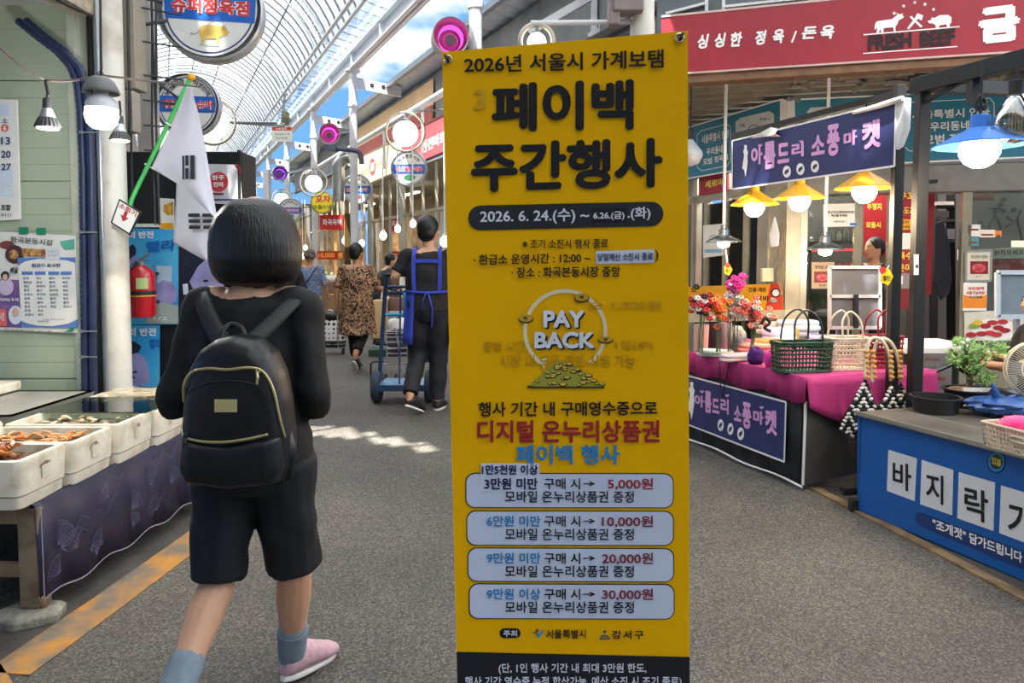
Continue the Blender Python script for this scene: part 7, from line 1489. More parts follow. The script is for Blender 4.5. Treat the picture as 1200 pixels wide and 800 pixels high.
# folding wire cart with stacked dark baskets and an oval lid
dc = 8.2; wc = empty('wire_cart', W(465, 430, dc), 'small wire cart carrying dark stacked trays under a white oval lid', 'cart')
def cw(x, y, d=dc): return W(x, y, d)
mb = MB()
for x in (452, 477): mb.tube([cw(x, 383), cw(x+1, 425)], .008, 6)
for y in (391, 400, 409, 419): mb.tube([cw(452, y), cw(478, y-1)], .006, 6)
mb.tube([cw(463, 384), cw(469, 416)], .011, 6); mb.tube([cw(450, 427), cw(478, 425)], .01, 6); mb.tube([cw(450, 427), cw(450, 435)], .008, 6); mb.tube([cw(470, 425), cw(474, 436)], .008, 6); mb.build('wire_frame', m_galv, wc, smooth=60)
for k in range(5):
    y = 388+k*6.4; p = cw(465, y+3); mb = MB(); mb.box(p+Vector((0, .14, 0)), (.235-.008*k, .26, .045)); mb.build('tray', mat('plum tray', '#35303f', .5), wc, bevel=.006)
    mb = MB(); mb.box(p+Vector((0, .14, .024)), (.25-.008*k, .275, .010)); mb.build('tray_rim', mat('pale tray rim', '#b6b2ba', .5), wc)
p = cw(465, 380); mb = MB(); mb.loft([ring(p+Vector((0, .14, z)), rx, .13, 20) for z, rx in ((-.05, .12), (-.02, .13), (.02, .13), (.05, .10), (.06, .05))]); mb.build('lid', m_white, wc, smooth=50)
mb = MB(); mb.box(p+Vector((0, .12, .062)), (.05, .03, .02)); mb.build('lid_knob', m_dark, wc)
for x in (450, 462, 474, 479): c = cw(x, 432); mb = MB(); c.z = .038; c.y += .12*(x % 4)/2; mb.lathe([(.03, -.012), (.038, 0), (.03, .012)], c, 14, axis=(1, 0, 0)); mb.build('caster', m_dark, wc, smooth=50)
# boxes behind
def solid(name, label, cat, px0, py0, px1, py1, d, dep, m, bevel=.01, group=None):
    a, b = W(px0, py1, d), W(px1, py0, d); mb = MB(); mb.lohi((a.x, d, max(0, a.z)), (b.x, d+dep, b.z)); return mb.build(name, m, None, label=label, cat=cat, group=group, bevel=bevel)
m_brbag = mat('brown leather', '#6a4a42', .5, var=.2)
e = empty('handbag', W(466, 366, 8.6), 'brown handbag on the arm of the leopard print woman', 'bag'); a = W(466, 356, 8.6); mb = MB(); mb.loft([ring(a+Vector((0, 0, z)), rx, ry, 16, 4) for z, rx, ry in ((-.08, .10, .05), (-.06, .115, .055), (.05, .11, .045), (.08, .10, .03))]); mb.build('bag_body', m_brbag, e, smooth=50); mb = MB(); mb.tube(smooth_pts([a+Vector((-.07, 0, .07)), a+Vector((-.05, 0, .17)), a+Vector((.05, 0, .17)), a+Vector((.07, 0, .07))], 5), .008, 6); mb.build('bag_handle', m_brbag, e, smooth=180)
solid('carton', 'upright pale cardboard carton behind the leopard print woman', 'box', 436, 352, 450, 397, 10.2, .3, mat('pale carton', '#c9a777', .7))
solid('carton', 'grey printed carton behind the wire cart', 'box', 456, 366, 480, 395, 9.4, .3, mat('grey carton', '#8f8985', .7))
solid('carton', 'brown carton pile beside the blue floral blouse', 'box', 384, 345, 402, 372, 13.6, .4, mat('brown carton', '#9a7a58', .7))
# dotted shopping trolley
m_dot = bpy.data.materials.new('polka dot cloth'); m_dot.use_nodes = True
def _dot():
    nt = m_dot.node_tree; N = nt.nodes.new; L = nt.links.new; P = nt.nodes['Principled BSDF']; t = N('ShaderNodeTexCoord'); v = N('ShaderNodeTexVoronoi'); v.inputs['Scale'].default_value = 15; v.inputs['Randomness'].default_value = .15; L(t.outputs['Object'], v.inputs['Vector'])
    r = N('ShaderNodeValToRGB'); r.color_ramp.interpolation = 'CONSTANT'; e = r.color_ramp.elements; e[0].position = 0; e[0].color = (.01, .01, .012, 1); e[1].position = .38; e[1].color = (.75, .74, .72, 1); L(v.outputs['Distance'], r.inputs['Fac']); L(r.outputs['Color'], P.inputs['Base Color']); P.inputs['Roughness'].default_value = .7
_dot()
dd = 10.6; tl = empty('shopping_trolley', W(391, 412, dd), 'black and white dotted shopping trolley bag on wheels', 'trolley'); p = W(390, 392, dd)
mb = MB(); mb.loft([ring(Vector((p.x, dd+.1, z)), rx, ry, 20, 4) for z, rx, ry in ((.12, .15, .11), (.15, .16, .12), (.42, .155, .115), (.50, .13, .09))]); mb.build('bag', m_dot, tl, smooth=50)
mb = MB(); mb.loft([ring(Vector((p.x, dd+.1, z)), rx, ry, 16, 4) for z, rx, ry in ((.10, .155, .115), (.20, .165, .125))]); mb.build('bag_base', m_dark, tl, smooth=50)
mb = MB(); mb.ell(Vector((p.x-.02, dd+.1, .55)), (.13, .1, .08), 14, 8); mb.build('bag_flap', m_dark, tl, smooth=180)
mb = MB(); mb.tube([(p.x-.12, dd-.02, .1), (p.x-.12, dd-.04, .62), (p.x-.02, dd-.06, .66), (p.x+.08, dd-.04, .62), (p.x+.08, dd-.02, .1)], .010, 6); mb.build('handle', m_galv, tl, smooth=60)
for s_ in (-.15, .15): mb = MB(); mb.lathe([(.04, -.015), (.06, -.012), (.06, .012), (.04, .015)], (p.x+s_, dd, .06), 18, axis=(1, 0, 0)); mb.build('wheel', m_dark, tl, smooth=40)
# ================================================================== GOODS ON THE MAGENTA STALL
def on(px, py, z=TZ): return G(px, py, z)
def woven_bag(name, cx, cy, z, L_, D_, H_, m, label, rz=0, hm=None, nh=7, taper=.93, handle_h=.17):
    e = empty(name, (cx, cy, z), label, 'bag'); mb = MB(); c_, s_ = math.cos(rz), math.sin(rz)
    def P(x, y, zz): f = taper+(1-taper)*(zz/H_); x, y = x*f, y*f; return Vector((cx+x*c_-y*s_, cy+x*s_+y*c_, z+zz))
    per = [(-L_/2, -D_/2), (L_/2, -D_/2), (L_/2, D_/2), (-L_/2, D_/2)]; nv = int(round(L_/.024)); nd = int(round(D_/.024)); pts = []
    for (ax, ay), (bx, by), k in zip(per, per[1:]+per[:1], (nv, nd, nv, nd)):
        for i in range(k): pts.append((ax+(bx-ax)*(i+.5)/k, ay+(by-ay)*(i+.5)/k, (by-ay)/math.hypot(bx-ax, by-ay), -(bx-ax)/math.hypot(bx-ax, by-ay)))
    for j in range(nh):
        zz = H_*(j+.5)/nh; loop = []
        for i, (x, y, nx, ny) in enumerate(pts): o = .0055*(1 if (i+j) % 2 else -1); loop.append(P(x+nx*o, y+ny*o, zz))
        mb.tube(loop, .0062, 5, closed=True)
    mb.build('weave_band', m, e, smooth=180, kind='stuff'); mb = MB()
    for i, (x, y, nx, ny) in enumerate(pts):
        if i % 2 == 0 or True: mb.tube([P(x-nx*.003, y-ny*.003, 0), P(x-nx*.003, y-ny*.003, H_)], .004, 4)
    mb.build('weave_stake', m, e, kind='stuff'); mb = MB()
    mb.tube([P(x, y, H_) for x, y, nx, ny in pts], .009, 6, closed=True); mb.tube([P(x, y, .004) for x, y, nx, ny in pts], .008, 6, closed=True); mb.slab([P(-L_/2, -D_/2, .008), P(L_/2, -D_/2, .008), P(L_/2, D_/2, .008), P(-L_/2, D_/2, .008)], .006); mb.build('rim', m, e, smooth=60)
    for sy in (-1, 1):
        hw = L_*.27; mb = MB(); mb.tube(smooth_pts([P(-hw, sy*D_/2, H_*.8), P(-hw, sy*D_/2, H_+.03), P(-hw*.8, sy*(D_/2-.02), H_+handle_h*.7), P(0, sy*(D_/2-.035), H_+handle_h), P(hw*.8, sy*(D_/2-.02), H_+handle_h*.7), P(hw, sy*D_/2, H_+.03), P(hw, sy*D_/2, H_*.8)], 5), .0065, 7); mb.build('handle', hm or m, e, smooth=180)
    return e
m_gw = mat('dark green plastic cord', '#16452f', .4, var=.15); m_cw = mat('cream plastic cord', '#d8cdb8', .45, var=.1); m_rw = mat('dark red plastic cord', '#8c1722', .4, var=.15); m_dgr = mat('black green cord', '#1b2e27', .4)
p = on(943, 437); woven_bag('woven_basket', p.x, p.y+.06, TZ+.003, .335, .17, .185, m_gw, 'dark green woven plastic basket bag on the magenta cloth', .12, m_dgr, handle_h=.20)
p = on(998, 436); woven_bag('woven_basket', p.x+.01, p.y+.12, TZ+.003, .25, .16, .20, m_cw, 'cream woven plastic basket bag right of the green one', .12, handle_h=.17)
p = on(1046, 436); woven_bag('woven_basket', p.x+.03, p.y+.22, TZ+.003, .24, .15, .20, m_rw, 'dark red woven basket bag behind the black post', .12, handle_h=.17)
# black and white knitted bag hanging from a post by beaded handles
hb_ = empty('knitted_bag', W(1024, 515, 4.18), 'black and white chevron knitted bag with wooden ring handles, hanging at the stall corner', 'bag')
m_kb, m_kw, m_bead, m_rope = mat('black knit cord', '#16161c', .8), mat('white knit cord', '#d9d5cc', .8), mat('amber wood ring', '#c58a2a', .4, coat=.3), mat('cream rope', '#d8cbb0', .8, bump=.3, bscale=120)
prof = [(985, 502), (990, 485), (1003, 462), (1014, 443), (1020, 456), (1026, 474), (1033, 470), (1044, 447), (1050, 462), (1056, 447), (1063, 465), (1065, 500), (1052, 514), (1030, 516), (1005, 514)]
def topy(x):
    up = [(985, 500), (992, 480), (1003, 462), (1014, 443), (1020, 456), (1027, 474), (1034, 468), (1044, 447), (1050, 462), (1056, 447), (1064, 468), (1066, 500)]
    for (a, ya), (b, yb) in zip(up, up[1:]):
        if a <= x <= b: return ya+(yb-ya)*(x-a)/(b-a)
    return 505
for side_ in (0, 1):
    mbk, mbw = MB(), MB()
    for r_ in range(17):
        y = 446+r_*4.3
        for c_ in range(20):
            x = 984+c_*4.3+(2.1 if r_ % 2 else 0); ym = 514-((x-1025)/42)**2*7
            if y < topy(x)+2 or y > ym: continue
            d = 4.16-.06*math.sin(max(0, min(1, (x-983)/85))*PI)*min(1, (y-435)/50) if side_ == 0 else 4.20
            mb_ = mbw if ((c_ + (r_ if c_ % 4 < 2 else -r_)) % 4) < 2 else mbk
            Rt = Matrix.Rotation(.6 if c_ % 2 else -.6, 3, 'Y'); mb_.ell(W(x, y, d), (.0145, .011, .009), 7, 5, Rt)
    mbk.build('knit_black', m_kb, hb_, smooth=180, kind='stuff'); mbw.build('knit_white', m_kw, hb_, smooth=180, kind='stuff')
mb = MB(); vs = [W(x, y, 4.17) for x, y in prof]; ce = W(1027, 492, 4.10); mb.add(vs+[ce], [(i, (i+1) % len(prof), len(prof)) for i in range(len(prof))]); mb.build('lining', m_kb, hb_, smooth=180)
for k, pts in enumerate(([(1014, 444), (1014, 415), (1020, 398), (1028, 396), (1036, 402), (1043, 420), (1044, 446)], [(1022, 448), (1023, 420), (1028, 400), (1037, 397), (1046, 404), (1053, 422), (1055, 446)])):
    P = smooth_pts([W(x, y, 4.12+.03*k) for x, y in pts], 6); mb = MB(); mb.tube(P, .010, 8); mb.build('rope_handle', m_rope, hb_, smooth=180)
    for x in ((1015, 1043.5) if k == 0 else (1023, 1054)):
        for j in range(6): mb = MB(); c = W(x+(j*.3), 412+j*6, 4.12+.03*k); mb.lathe([(.009, -.011), (.0155, -.006), (.0155, .006), (.009, .011)], c, 12); mb.build('bead', m_bead, hb_, smooth=60)
# folded clothes and knitted things
def cloth_pile(px, py, w, dpt, h, m, label, rz=0.0, n=3, seed=0, cat='clothes', name='folded_cloth', z0=TZ, z_add=0):
    p = G(px, py, z0); mb = MB(); rnd = random.Random(seed)
    for k in range(n):
        t = h/n; z = z0+z_add+.003+k*t; rg = []
        ox, oy, rr_ = rnd.uniform(-.012, .012), rnd.uniform(-.012, .012), rz+rnd.uniform(-.12, .12)
        for zz, s_ in ((0, .96), (t*.3, 1), (t*.8, .98), (t*.98, .9)):
            rg.append([Vector((p.x+ox+a*math.cos(rr_)-b*math.sin(rr_), p.y+dpt/2+oy+a*math.sin(rr_)+b*math.cos(rr_), z+zz+rnd.uniform(0, .005))) for a, b, _ in [tuple(v) for v in ring((0, 0, 0), w/2*s_, dpt/2*s_, 20, 3.2)]])
        mb.loft(rg)
    return mb.build(name, m, None, smooth=60, label=label, cat=cat, group='folded garments on the magenta stall' if cat == 'clothes' else None)
for args in ((908, 412, .20, .16, .055, mat('orange fabric', '#e08048', .8), 'folded orange garment left of the green basket, behind', .2, 2, 1), (917, 403, .22, .16, .08, mat('lilac white fabric', '#cdc4d8', .8, var=.2, nscale=14), 'folded lilac and white garment behind the orange one', -.3, 2, 2), (888, 414, .2, .16, .04, mat('salmon fabric', '#d08a78', .8), 'folded salmon garment between purple knit and flowers', .1, 2, 3), (926, 400, .16, .14, .07, mat('yellow fabric', '#e0b050', .8), 'small folded yellow garment just behind the green basket', .3, 1, 4), (940, 394, .30, .2, .09, mat('white lilac fabric', '#d8d6e0', .8, var=.15, nscale=10), 'loose white garment heap far behind the green basket', 0, 3, 5), (905, 392, .22, .15, .07, mat('cream pink fabric', '#e2c4b4', .8, var=.3, nscale=16), 'cream and pink garment heap beside the bouquet', .4, 2, 6), (870, 424, .26, .12, .03, mat('striped pink fabric', '#d9b09c', .8, hex2='#b9b4c8', nscale=14), 'striped pale pink scarf at the table edge', .5, 2, 7), (842, 419, .2, .12, .03, mat('mint white fabric', '#cfdccb', .8, var=.15, nscale=12), 'mint white cloth at the table edge under the flower buckets', -.4, 2, 8), (975, 408, .26, .16, .06, mat('mauve fabric', '#7f5f86', .8, var=.2), 'mauve folded garment behind the cream basket', 0, 2, 9)):
    cloth_pile(args[0], args[1], args[2]*1.25, args[3]*1.15, args[4]*1.5, *args[5:])
rnd = random.Random(3)
mb = MB(); p = on(889, 428); lump(mb, p+Vector((0, .05, .055)), (.058, .05, .062), rnd, 22, 14, .13); mb.build('knit_hat', mat('purple knit', '#4a1d6e', .9, bump=.6, bscale=90), None, label='purple knitted hat at the front of the magenta stall', cat='hat', smooth=60)
mb = MB(); p = on(904, 432); lump(mb, p+Vector((0.012, .05, .055)), (.045, .05, .062), rnd, 22, 14, .06); mb.build('knit_hat', mat('bright pink knit', '#e0389a', .9, bump=.6, bscale=90), None, label='bright pink knitted hat touching the green basket', cat='hat', smooth=60)
# flower buckets and bunches
def bucket(px, py, w, h, m, label, d=None):
    p = on(px, py); mb = MB(); mb.lathe([(w*.42, 0), (w*.5, h), (w*.47, h), (w*.40, .01)], (p.x, p.y, TZ+.003), 4 if w < .1 else 14); return mb.build('bucket', m, None, label=label, cat='bucket', smooth=40, group='flower buckets at the back of the magenta stall')
bk = [(811, 412, .09, .21, mat('grey bucket', '#7d7672', .5), 'grey narrow bucket nearest the yellow banner'), (823, 411, .10, .20, mat('pale pink bucket', '#c8a49a', .5), 'pale pink bucket second from the banner'), (836, 409, .10, .20, mat('black bucket', '#1f1c22', .4), 'black bucket in the middle of the row'), (849, 408, .11, .20, mat('mauve bucket', '#a78f96', .5), 'mauve bucket at the right end of the row')]
for b_ in bk: bucket(*b_)
def bunch(px, py, d, cols, label, n=26, spread=(.08, .06, .08), r=.021, stem=True, seed=0, base=None):
    rnd = random.Random(seed); c = W(px, py, d); e = empty('flower_bunch', (c.x, c.y, (base or TZ+.05)), label, 'flowers', 'artificial flowers on the magenta stall'); by = {}
    for k in range(int(n*1.7)):
        a = [rnd.gauss(0, .5) for _ in range(3)]; q = c+Vector((a[0]*spread[0], a[1]*spread[1], a[2]*spread[2])); hx = cols[k % len(cols)]; mb = by.setdefault(hx, MB())
        for j in range(6): t = 2*PI*j/6+k; Rt = Euler((rnd.uniform(-.6, .6), rnd.uniform(-.6, .6), t)).to_matrix(); mb.ell(q+Vector((math.cos(t)*r*.7, math.sin(t)*r*.5-.003, math.sin(t)*r*.6)), (r*.62, r*.35, r*.5), 6, 4, Rt)
    for hx, mb in by.items(): mb.build('petal', mat('petal '+hx, hx, .7), e, smooth=180, kind='stuff')
    if stem:
        mb = MB()
        for k in range(7): q = c+Vector((rnd.uniform(-1, 1)*spread[0]*.5, 0, 0)); mb.tube([q, Vector((c.x+rnd.uniform(-.02, .02), c.y, base or TZ+.05))], .003, 4)
        mb.build('stem', mat('stem green', '#4c5d3a', .6), e, kind='stuff')
    return e
bunch(822, 356, 5.05, ['#c9202e', '#1f1c1e', '#d8d8d4', '#a11f2a'], 'red black and white flower bunch in the leftmost buckets', 22, (.09, .05, .10), seed=1)
bunch(842, 356, 5.10, ['#e07a2a', '#f0a050', '#e05a30'], 'orange flower bunch above the black bucket', 22, (.06, .05, .09), seed=2)
bunch(857, 352, 5.12, ['#d8cfd0', '#8c7f86', '#f0eef0', '#5d4a55'], 'grey and white speckled flower bunch beside the orange one', 24, (.05, .05, .12), r=.012, seed=3)
bunch(862, 333, 5.15, ['#d42a8a', '#e040a0'], 'magenta pompom flower highest in the row', 26, (.055, .04, .05), seed=4, stem=True)
bunch(882, 364, 5.05, ['#c83a3c', '#e08a72', '#b8b4a8', '#8a8c84', '#d86a5a'], 'round bouquet of red salmon and grey flowers', 46, (.11, .07, .11), r=.02, seed=5)
mb = MB(); p = on(866, 413); lump(mb, p+Vector((0, .07, .10)), (.075, .06, .10), rnd, 20, 12, .08); mb.build('stuffed_bag', mat('blue grey print fabric', '#56687c', .8, hex2='#b5ab8e', nscale=14), None, smooth=60, label='blue grey patterned round cloth bag under the bouquet', cat='bag')
mb = MB(); mb.tube(smooth_pts([W(x, y, 4.95) for x, y in ((892, 380), (897, 372), (902, 378), (896, 384), (903, 388))], 4), .012, 7); mb.build('hair_ribbon', m_dark, None, smooth=180, label='black ribbon bow beside the bouquet', cat='ribbon')
for (x, y, d, nm_, lb) in ((853, 316, 6.9, 'small_tag', 'yellow heart shaped tag hanging below the left tin lamp'), (1039, 324, 4.28, 'small_tag', 'yellow flower shaped tag with a red dot on the black post')):
    s_ = front(d); k = 1 if x < 900 else 1.5; e = empty(nm_, W(x, y+8, d), lb, 'tag'); n = 14; pts = [(x+(5.2+.7*math.cos(5*t))*k*math.cos(t)*.9, y+(6.5+.8*math.cos(5*t))*k*math.sin(t)) for t in [2*PI*i/n for i in range(n)]]
    vs = [s_.hit(a, b) for a, b in pts]; mb = MB(); mb.slab(vs, .004); mb.build('card', mat('tag yellow', '#ecd01e', .5), e)
    mb = MB(); disc_on(mb, s_, x-3*k if x > 900 else x, y-5*k, 2.7*k, 2.7*k, .006, 12); mb.build('dot', mat('tag red', '#d8302c', .5), e); t_ = W(x, y-6*k, d); mb = MB(); mb.tube([t_, t_+Vector((-.02 if x < 900 else .02, .01, .14 if x < 900 else .02))], .0025, 5); mb.build('string', m_pipe, e); mb = MB(); text(s_, '할인', rect(x-2.5*k, y-1*k, x+3*k, y+3*k), None, None, .02, .006, 2, mb=mb); mb.build('lettering', m_ktxt, e)
# framed boards on stands
def fboard(q, d, label, rows, m=mat('grey board', '#616267', .6), fm=mat('silver frame', '#c9cbca', .4, .3), fw=.022):
    s_ = front(d); e = empty('display_board', W((q[0]+q[2])/2, q[3], d), label, 'board'); mb = MB(); board(s_, rect(q[0], q[1], q[2], q[3]), None, mb=mb, thick=.012); mb.build('panel', m, e)
    x0, y0, x1, y1 = q
    for a, b in (((x0, y0), (x1, y0)), ((x1, y0), (x1, y1)), ((x1, y1), (x0, y1)), ((x0, y1), (x0, y0))) + tuple(((x0, r), (x1, r)) for r in rows): mb = MB(); mb.beam(s_.hit(*a, .006), s_.hit(*b, .006), fw, fw*.8, up=(0, 1, 0)); mb.build('frame_bar', fm, e)
    mb = MB(); mb.tube([W((x0+x1)/2, y1, d+.01), W((x0+x1)/2, y1, d+.01)-Vector((0, -.0, .01))], .01, 6); return e, s_
e, s_ = fboard((972, 313, 1031, 384), 5.05, 'grey double display board in a silver frame standing behind the baskets', (347,))
mb = MB(); pz = W(1000, 384, 5.05); mb.beam((pz.x-.1, 5.07, TZ), (pz.x-.1, 5.07, pz.z), .02); mb.beam((pz.x+.1, 5.07, TZ), (pz.x+.1, 5.07, pz.z), .02); mb.build('stand', m_galv, e)
mb = MB(); mb.beam(s_.hit(1003, 345, .02), s_.hit(1003, 384, .02), .03, .02); mb.build('clip', m_dark, e)
e, s_ = fboard((1169, 319, 1225, 371), 4.95, 'grey blue board in a pale frame leaning in the right window', (), mat('blue grey board', '#71808c', .6), mat('pale blue frame', '#b5c2cc', .4), .03)
mb = MB(); pz = W(1195, 371, 4.95); mb.beam((pz.x, 4.98, 0), (pz.x, 4.98, pz.z), .03); mb.build('stand', m_galv, e)
# white folding table with tripod leg, grey price board under it
wtb = empty('folding_table', W(1095, 410, 5.5), 'white folding table in the shop doorway behind the black post', 'table'); a, b = W(1043, 410, 5.45), W(1140, 410, 5.45)
mb = MB(); mb.lohi((a.x, 5.25, .70), (b.x, 5.9, .745)); mb.build('table_top', m_white, wtb, bevel=.006)
for x in (a.x+.08, b.x-.08):
    for y in (5.35, 5.8): mb = MB(); mb.beam((x, y, 0), (x, y, .70), .03); mb.build('leg', m_dark, wtb)
ts_ = empty('tripod_stand', W(1121, 460, 4.9), 'black tripod stand with slanting arm behind the shallow tub', 'stand'); mb = MB(); P0 = W(1120, 425, 4.9); mb.tube([P0, Vector((P0.x, 4.9, .0))], .022, 8); mb.tube([W(1082, 441, 4.9), W(1112, 428, 4.9), P0], .016, 6); mb.tube([W(1120, 425, 4.9), W(1132, 434, 4.9)], .03, 6); mb.build('arm', m_dark, ts_, smooth=60)
for dx, dy in ((.2, 0), (-.12, .17), (-.12, -.17)): mb = MB(); mb.tube([Vector((P0.x, 4.9, .25)), Vector((P0.x+dx, 4.9+dy, .01))], .012, 6); mb.build('leg', m_dark, ts_, smooth=60)
sp = front(5.1); gb = sheet(sp, rect(1080, 414, 1120, 470), mat('grey price board', '#6d6a68', .6), 'grey price board with faint lines under the white table', 'board', name='price_board', lift=0, thick=.02, texts=[(w_, rect(1084, 419+k*7.5, 1084+17+(k*7) % 13, 422.5+k*7.5), MATS['grey print'] if k % 3 else m_bred, .01) for k, w_ in enumerate(('한우 등심', '국거리 불고기', '양지 사태', '갈비 찜용', '삼겹살 목살', '앞다리 뒷다리'))])
mb = MB(); p = W(1100, 470, 5.1); mb.lohi((p.x-.12, 5.11, 0), (p.x+.12, 5.15, .6)); mb.build('stand', m_dark, gb)
# ================================================================== ON THE BLUE COUNTER
def onc(px, py, z=None): return G(px, py, CZ if z is None else z)
m_tub = mat('black plastic tub', '#17181a', .45, var=.2)
def tub(px, py, r, h, label):
    p = onc(px, py); e = empty('plastic_tub', (p.x, p.y+r, CZ+.002), label, 'tub'); mb = MB(); mb.lathe([(r*.86, 0), (r*.95, h*.9), (r*1.04, h*.92), (r*1.04, h), (r*.92, h), (r*.84, .012), (.001, .012)], (p.x, p.y+r, CZ+.002), 28, cap=False); mb.build('basin', m_tub, e, smooth=40); return e, Vector((p.x, p.y+r, CZ))
tub(1112, 488, .125, .085, 'shallow black plastic tub on the blue counter behind the post')
e, pc_ = tub(1150, 481, .125, .10, 'deeper black tub holding the small tree')
bz = empty('bonsai', (pc_.x, pc_.y, CZ+.10), 'small bushy green tree growing in the black tub on the counter', 'plant')
mb = MB(); mb.lathe([(.11, .088), (.09, .10), (.04, .108), (.001, .11)], (pc_.x, pc_.y, CZ), 20); mb.build('soil', mat('dry soil', '#7a6850', .9, hex2='#4c3d2c', nscale=30, bump=.6), bz, smooth=180)
mb = MB(); pt = pc_+Vector((0, 0, .1))
mb.tube(smooth_pts([pt, pt+Vector((.015, 0, .05)), pt+Vector((-.01, .01, .11)), pt+Vector((-.03, 0, .17))], 5), [.014]*16, 8)
for dx, dz, dy in ((-.10, .22, 0), (.02, .25, .03), (.10, .20, 0), (-.06, .27, -.03), (.05, .12, -.02)): mb.tube(smooth_pts([pt+Vector((-.01, .0, .09)), pt+Vector((dx*.5, dy, dz*.7)), pt+Vector((dx, dy, dz))], 4), [.008, .007, .006, .006, .005, .005, .004, .004, .003], 6)
mb.build('trunk', mat('bark', '#5a4a3a', .8, bump=.5), bz, smooth=60)
rnd = random.Random(12); mg = [MB(), MB()]
for cx, cy, rx, ry in ((1126, 413, 14, 9), (1140, 408, 15, 9), (1158, 409, 17, 9), (1172, 409, 9, 8), (1133, 424, 13, 9), (1148, 441, 17, 8), (1158, 445, 10, 6), (1125, 400, 8, 4), (1148, 420, 14, 8), (1120, 422, 8, 6), (1142, 432, 10, 6)):
    for k in range(150):
        a, rr_ = rnd.uniform(0, 2*PI), math.sqrt(rnd.random()); p = W(cx+rx*rr_*math.cos(a), cy+ry*rr_*math.sin(a), pc_.y+rnd.gauss(0, .05)); d1 = Vector((rnd.gauss(0, 1), rnd.gauss(0, 1), rnd.gauss(.3, 1))).normalized(); d2 = d1.orthogonal().normalized(); L_ = rnd.uniform(.018, .034)
        mg[k % 2].add([p, p+d1*L_*.5+d2*L_*.22, p+d1*L_, p+d1*L_*.5-d2*L_*.22], [(0, 1, 2, 3)])
for k in (0, 1): mg[k].build('foliage', mat(('leaf green', 'leaf light green')[k], ('#4c7a30', '#7fa850')[k], .5, var=.25, nscale=12), bz, kind='stuff')
for k, (x, y) in enumerate(((1128, 402), (1124, 408), (1134, 399))): mb = MB(); lump(mb, W(x, y, pc_.y-.07), .012, rnd, 8, 6, .2); mb.build('blossom', m_paper, bz, smooth=180)
mb = MB(); a = W(1134, 456, pc_.y+.05); mb.add([W(x, y, pc_.y-.09) for x, y in ((1128, 454), (1162, 454), (1156, 462), (1146, 458), (1140, 464), (1131, 463))], [(0, 1, 2, 3, 4, 5)]); mb.build('paper_scrap', m_paper, None, label='torn white paper at the foot of the small tree', cat='paper', solid=.002)
# cream basket with fluffy scrubbers
q0, q1, q2 = G(1150, 521.5, CZ+.003), G(1200, 535.5, CZ+.003), None
bd_ = (q1-q0).normalized(); bn = Vector((-bd_.y, bd_.x, 0)); Bh, BL_, BD_ = .105, .40, .26
bs_ = empty('plastic_basket', q0+bd_*.2+bn*.13, 'cream perforated basket full of bright fluffy scrubbers on the counter edge', 'basket'); m_bk = mat('cream basket plastic', '#cdbfa8', .5)
def BP(s, t, z): 
    f = .94+.06*z/Bh; v = q0+bd_*(BL_/2+(s-BL_/2)*f)+bn*(BD_/2+(t-BD_/2)*f); return Vector((v.x, v.y, CZ+.003+z))
mb = MB()
def side(fa, L_, hole=True):
    n = int(L_/.0165)
    for i in range(n+1): mb.beam(fa(L_*i/n, .0), fa(L_*i/n, Bh), .006, .006, up=(1, .3, 0))
    for j in range(6): mb.beam(fa(0, Bh*(j+.2)/5.4), fa(L_, Bh*(j+.2)/5.4), .008 if j in (0, 5) else .006, .007)
side(lambda s, z: BP(s, 0, z), BL_); side(lambda s, z: BP(s, BD_, z), BL_); side(lambda s, z: BP(0, s, z), BD_); side(lambda s, z: BP(BL_, s, z), BD_)
mb.slab([BP(0, 0, .004), BP(BL_, 0, .004), BP(BL_, BD_, .004), BP(0, BD_, .004)], .004); mb.build('lattice', m_bk, bs_, kind='stuff')
mb = MB(); mb.tube([BP(0, 0, Bh), BP(BL_, 0, Bh), BP(BL_, BD_, Bh), BP(0, BD_, Bh)], .008, 6, closed=True); mb.build('rim', m_bk, bs_)
mb = MB(); mb.tube(smooth_pts([BP(.13, -.004, Bh*.62), BP(.15, -.004, Bh*.72), BP(.20, -.004, Bh*.72), BP(.22, -.004, Bh*.62), BP(.20, -.004, Bh*.52), BP(.15, -.004, Bh*.52), BP(.13, -.004, Bh*.62)], 3), .006, 6); mb.build('handle_hole', m_bk, bs_, smooth=180)
for k, (s, t, z, r, hx, lb) in enumerate(((.10, .09, .10, .075, '#ff2f80', 'hot pink fluffy scrubber at the left of the basket'), (.14, .20, .10, .07, '#ff3a86', 'second hot pink fluffy scrubber behind the first'), (.25, .17, .115, .07, '#ff6a24', 'orange fluffy scrubber at the back of the basket'), (.26, .07, .095, .07, '#1f7fd0', 'blue fluffy scrubber at the front of the basket'), (.05, .18, .06, .05, '#e8307a', 'small deep pink scrubber in the back left corner'))):
    c = BP(s, t, z); mb = MB(); rnd = random.Random(k)
    lump(mb, c, (r*1.05, r*.9, r*.62), rnd, 26, 18, .05)
    for j in range(420):
        v = Vector((rnd.gauss(0, 1), rnd.gauss(0, 1), rnd.gauss(0, 1))).normalized(); b = c+Vector((v.x*r*1.05, v.y*r*.9, v.z*r*.62)); o = v.orthogonal().normalized()*.003; tp = b+v*.009+Vector((rnd.uniform(-.004, .004),)*3); mb.add([b-o, b+o, tp], [(0, 1, 2)])
    mb.build('scrubber', mat('fluff '+hx, hx, .9, var=.15, nscale=30, sheen=.5), None, smooth=180, label=lb, cat='scrubber', group='fluffy scrubbers in the cream basket')
